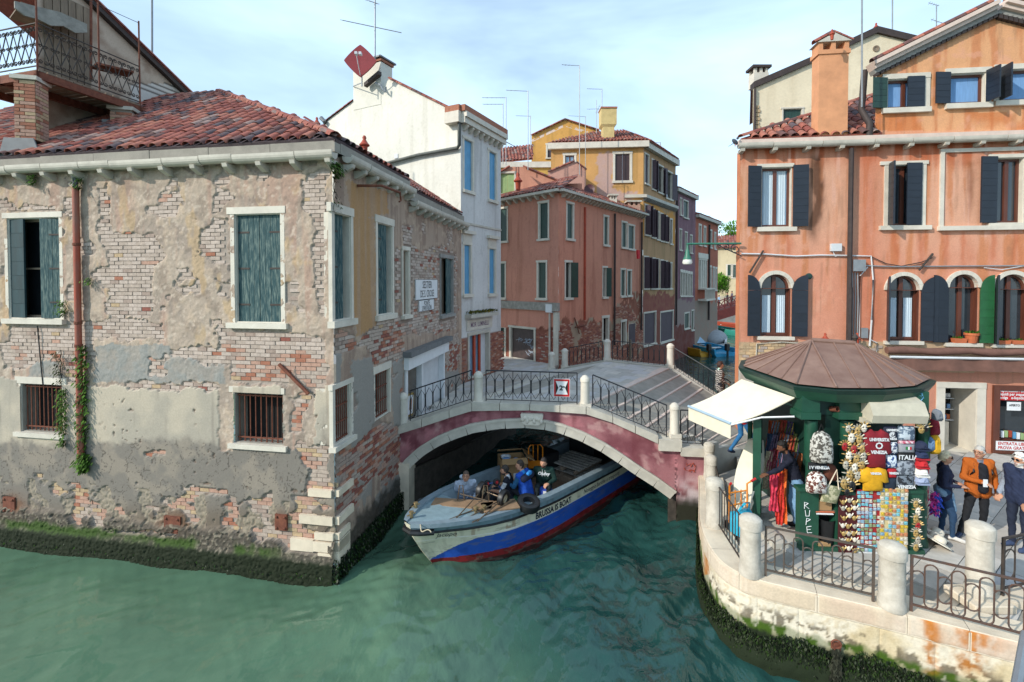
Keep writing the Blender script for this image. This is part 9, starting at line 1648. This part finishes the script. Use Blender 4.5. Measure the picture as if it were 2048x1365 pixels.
for a,b,q in((h0,t0,Vector((0,-.05,.06))),(h1,t1,Vector((.13,0,.08)))):put('side_rail',MB().tube([Vector((a.x,a.y,1.25)),a,b,b+q],.018,7).mesh('side_rail',OR,True),ht);put('grip',MB().tube([b+q*.6,b+q*1.3],.024,7).mesh('grip',RED,True),ht)
for f in(.1,.45,.8):put('cross_bar',MB().tube([h0.lerp(t0,f),h1.lerp(t1,f)],.014,6).mesh('cross_bar',OR,True),ht)
for f in(.33,.66):put('bar',MB().tube([h0.lerp(h1,f),t0.lerp(t1,f)-UP*.1],.012,6).mesh('bar',OR,True),ht)
for p in(h0,h1):put('wheel',MB().lathe([(.02,-.03),(.1,-.03),(.11,0),(.1,.03),(.02,.03)],(p.x,p.y+.05,1.31),14,M=look((1,.1,0))).mesh('wheel',M['plastic_black'],True),ht)
g=MB();p=on_z(1488,1072,1.22);g.bevbox(p+UP*.24,.2,.13,.24,.07,rotz(.4));g.tube([p+Vector((-.1,0,.46)),p+Vector((-.04,0,.62)),p+Vector((.08,0,.62)),p+Vector((.12,0,.46))],.018,5);g.v=[(x+.05*math.sin(z*19+y*7),y+.04*math.sin(x*23),z+.02*math.sin(x*31))for x,y,z in g.v];single('plastic_bag',g,mat('turquoise_bag','#1f9ab8',.5,.15,8,.3,20),'turquoise plastic bag behind the orange hand truck','bag',smooth=True)
# ------------------------------------------------------------------ people on the campo
p=on_z(1592,1060,1.22);hand=at_y(1530,948,8.75)-p;yw=R_(70);Ri=rotz(-yw);hl=Ri@hand;sc_=1/(1.76/1.72)
J=dict(pel=(0,0,.93),chest=(0,.10,1.23),neck=(0,.17,1.42),head=(0,.24,1.54),shR=(.18,.12,1.36),shL=(-.18,.14,1.36),wrL=(hl.x*.92,hl.y*.90,hl.z*.97),elL=(hl.x*.5-.1,hl.y*.5+.05,1.22),elR=(.26,.05,1.08),wrR=(.2,.25,1.0),knR=(.1,.06,.5),toR=(.12,.14,.035))
person('bearded vendor in dark navy sweatshirt and jeans reaching across the scarves',p,yw,J,dict(top='#1c1f2e',bottom='#6f93b4',skin='#6a4632',shoe='#3a3230',hem=.1),H=1.76,bulk=1.06,vox=.011,hairc='#15120f',beard='#1a1512',head_yaw=R_(15),head_pitch=.3,hand_pose={'L':'flat','R':'curl'})
p=on_z(1886,1073,1.2);person('woman with short blond hair, navy cardigan and a denim jacket round her waist',p,R_(-125),dict(elL=(-.26,-.02,1.12),wrL=(-.16,.2,1.08),elR=(.25,-.02,1.1),wrR=(.14,.22,1.10),anR=(.11,.12,.08),toR=(.13,.3,.035),knR=(.11,.12,.5)),dict(top='#22273e',bottom='#27405c',hair='#d8c8a6',shoe='#c9c6c0',front='#5a4a58',hem=.14),H=1.62,bulk=1.06,vox=.011,hair='puffy',hairc='#d8c8a6',glasses='dark',female=True,extra=[((-.08,-.03,.93),(.08,-.03,.93),.12,.12,'#6f8aa0'),((.06,.09,.9),(.08,.12,.60),.05,.06,'#6f8aa0'),((-.05,.08,.9),(-.02,.11,.66),.05,.055,'#6f8aa0')])
p=on_z(1954,1074,1.2);J=dict(chest=(0,.0,1.27),elL=(-.27,.04,1.12),wrL=(-.14,.26,1.12),elR=(.27,-.02,1.12),wrR=(.26,.05,.88),anL=(-.26,.02,.08),toL=(-.36,.14,.035),knL=(-.19,.05,.5),anR=(.12,-.1,.08),toR=(.16,.07,.035))
t,P,hd_=person('grey haired man in an orange jacket and dark trousers standing on the campo',p,R_(180-12),dict(J,elL=J['elR']and(-.27,-.02,1.12),wrL=(-.26,.05,.88),elR=(.27,.05,1.12),wrR=(.12,.27,1.12),anR=(.30,.05,.08),toR=(.42,.16,.035),knR=(.2,.06,.5),anL=(-.12,-.08,.08),toL=(-.16,.08,.035),knL=(-.11,-.01,.5)),dict(top='#a8561a',bottom='#1f2024',front='#1d1f26',collar='#6d7380',shoe='#26324a',hem=.12),H=1.74,bulk=1.14,vox=.011,hair='short',hairc='#b5b2ac',glasses='clear',head_yaw=R_(-55),extra=[((0,.10,1.34),(0,.11,.94),.072,.085,'#1d1f26')])
fwd=rotz(R_(168))@Vector((0,1,0));rgt=rotz(R_(168))@Vector((1,0,0))
for s in(-1,1):put('backpack_strap',MB().tube([P['neck']+rgt*s*.10-fwd*.05,P['neck']+rgt*s*.125+fwd*.08-UP*.06,P['chest']+rgt*s*.15+fwd*.12-UP*.02,P['chest']+rgt*s*.17-UP*.18],.018,5).mesh('backpack_strap',M['black'],True),t)
put('phone',MB().bevbox(P['wrR']+fwd*.09+UP*.02,.035,.006,.07,.004,rotz(R_(168))).mesh('phone',WP),t)
p=on_z(2037,1098,1.2);person('white haired bearded man in a navy padded vest at the right edge',p,R_(100),dict(elL=(-.26,.0,1.12),wrL=(-.22,.16,.92),elR=(.26,-.05,1.12),wrR=(.22,.12,.92)),dict(top='#262f48',arm='#8b95a3',bottom='#232a3c',collar='#262f48',shoe='#3a4866',hem=.08),H=1.74,bulk=1.16,vox=.011,hair='puffy',hairc='#d5d3cf',beard='#cfccc6',glasses='dark')
p=at_y(1442,841,15.3);person('woman with tied dark hair in a black and white zigzag jacket descending the steps',(6.78,15.45,1.72),R_(-100),dict(wrR=(.12,.2,1.0),wrL=(-.12,.2,1.0)),dict(top='#2a2628',bottom='#24242a',collar='#a8c8b8',pattern=('#2a2628','#c9c2ba',16),hem=.16),H=1.66,vox=.014,bulk=1.1,hair='long',hairc='#3a2018',female=True)
p=on_z(1484,910,1.55);person('passer by in a red and black jacket and blue jeans under the awning',p,R_(-75),dict(knR=(.1,.2,.5),anR=(.1,.22,.08),toR=(.12,.4,.035),knL=(-.1,.05,.5),anL=(-.1,-.28,.12),toL=(-.12,-.14,.05)),dict(top='#a81d22',bottom='#2f6a9a',arm='#1c1d24',shoe='#26304a'),H=1.7,vox=.014,hairc='#2a2320')
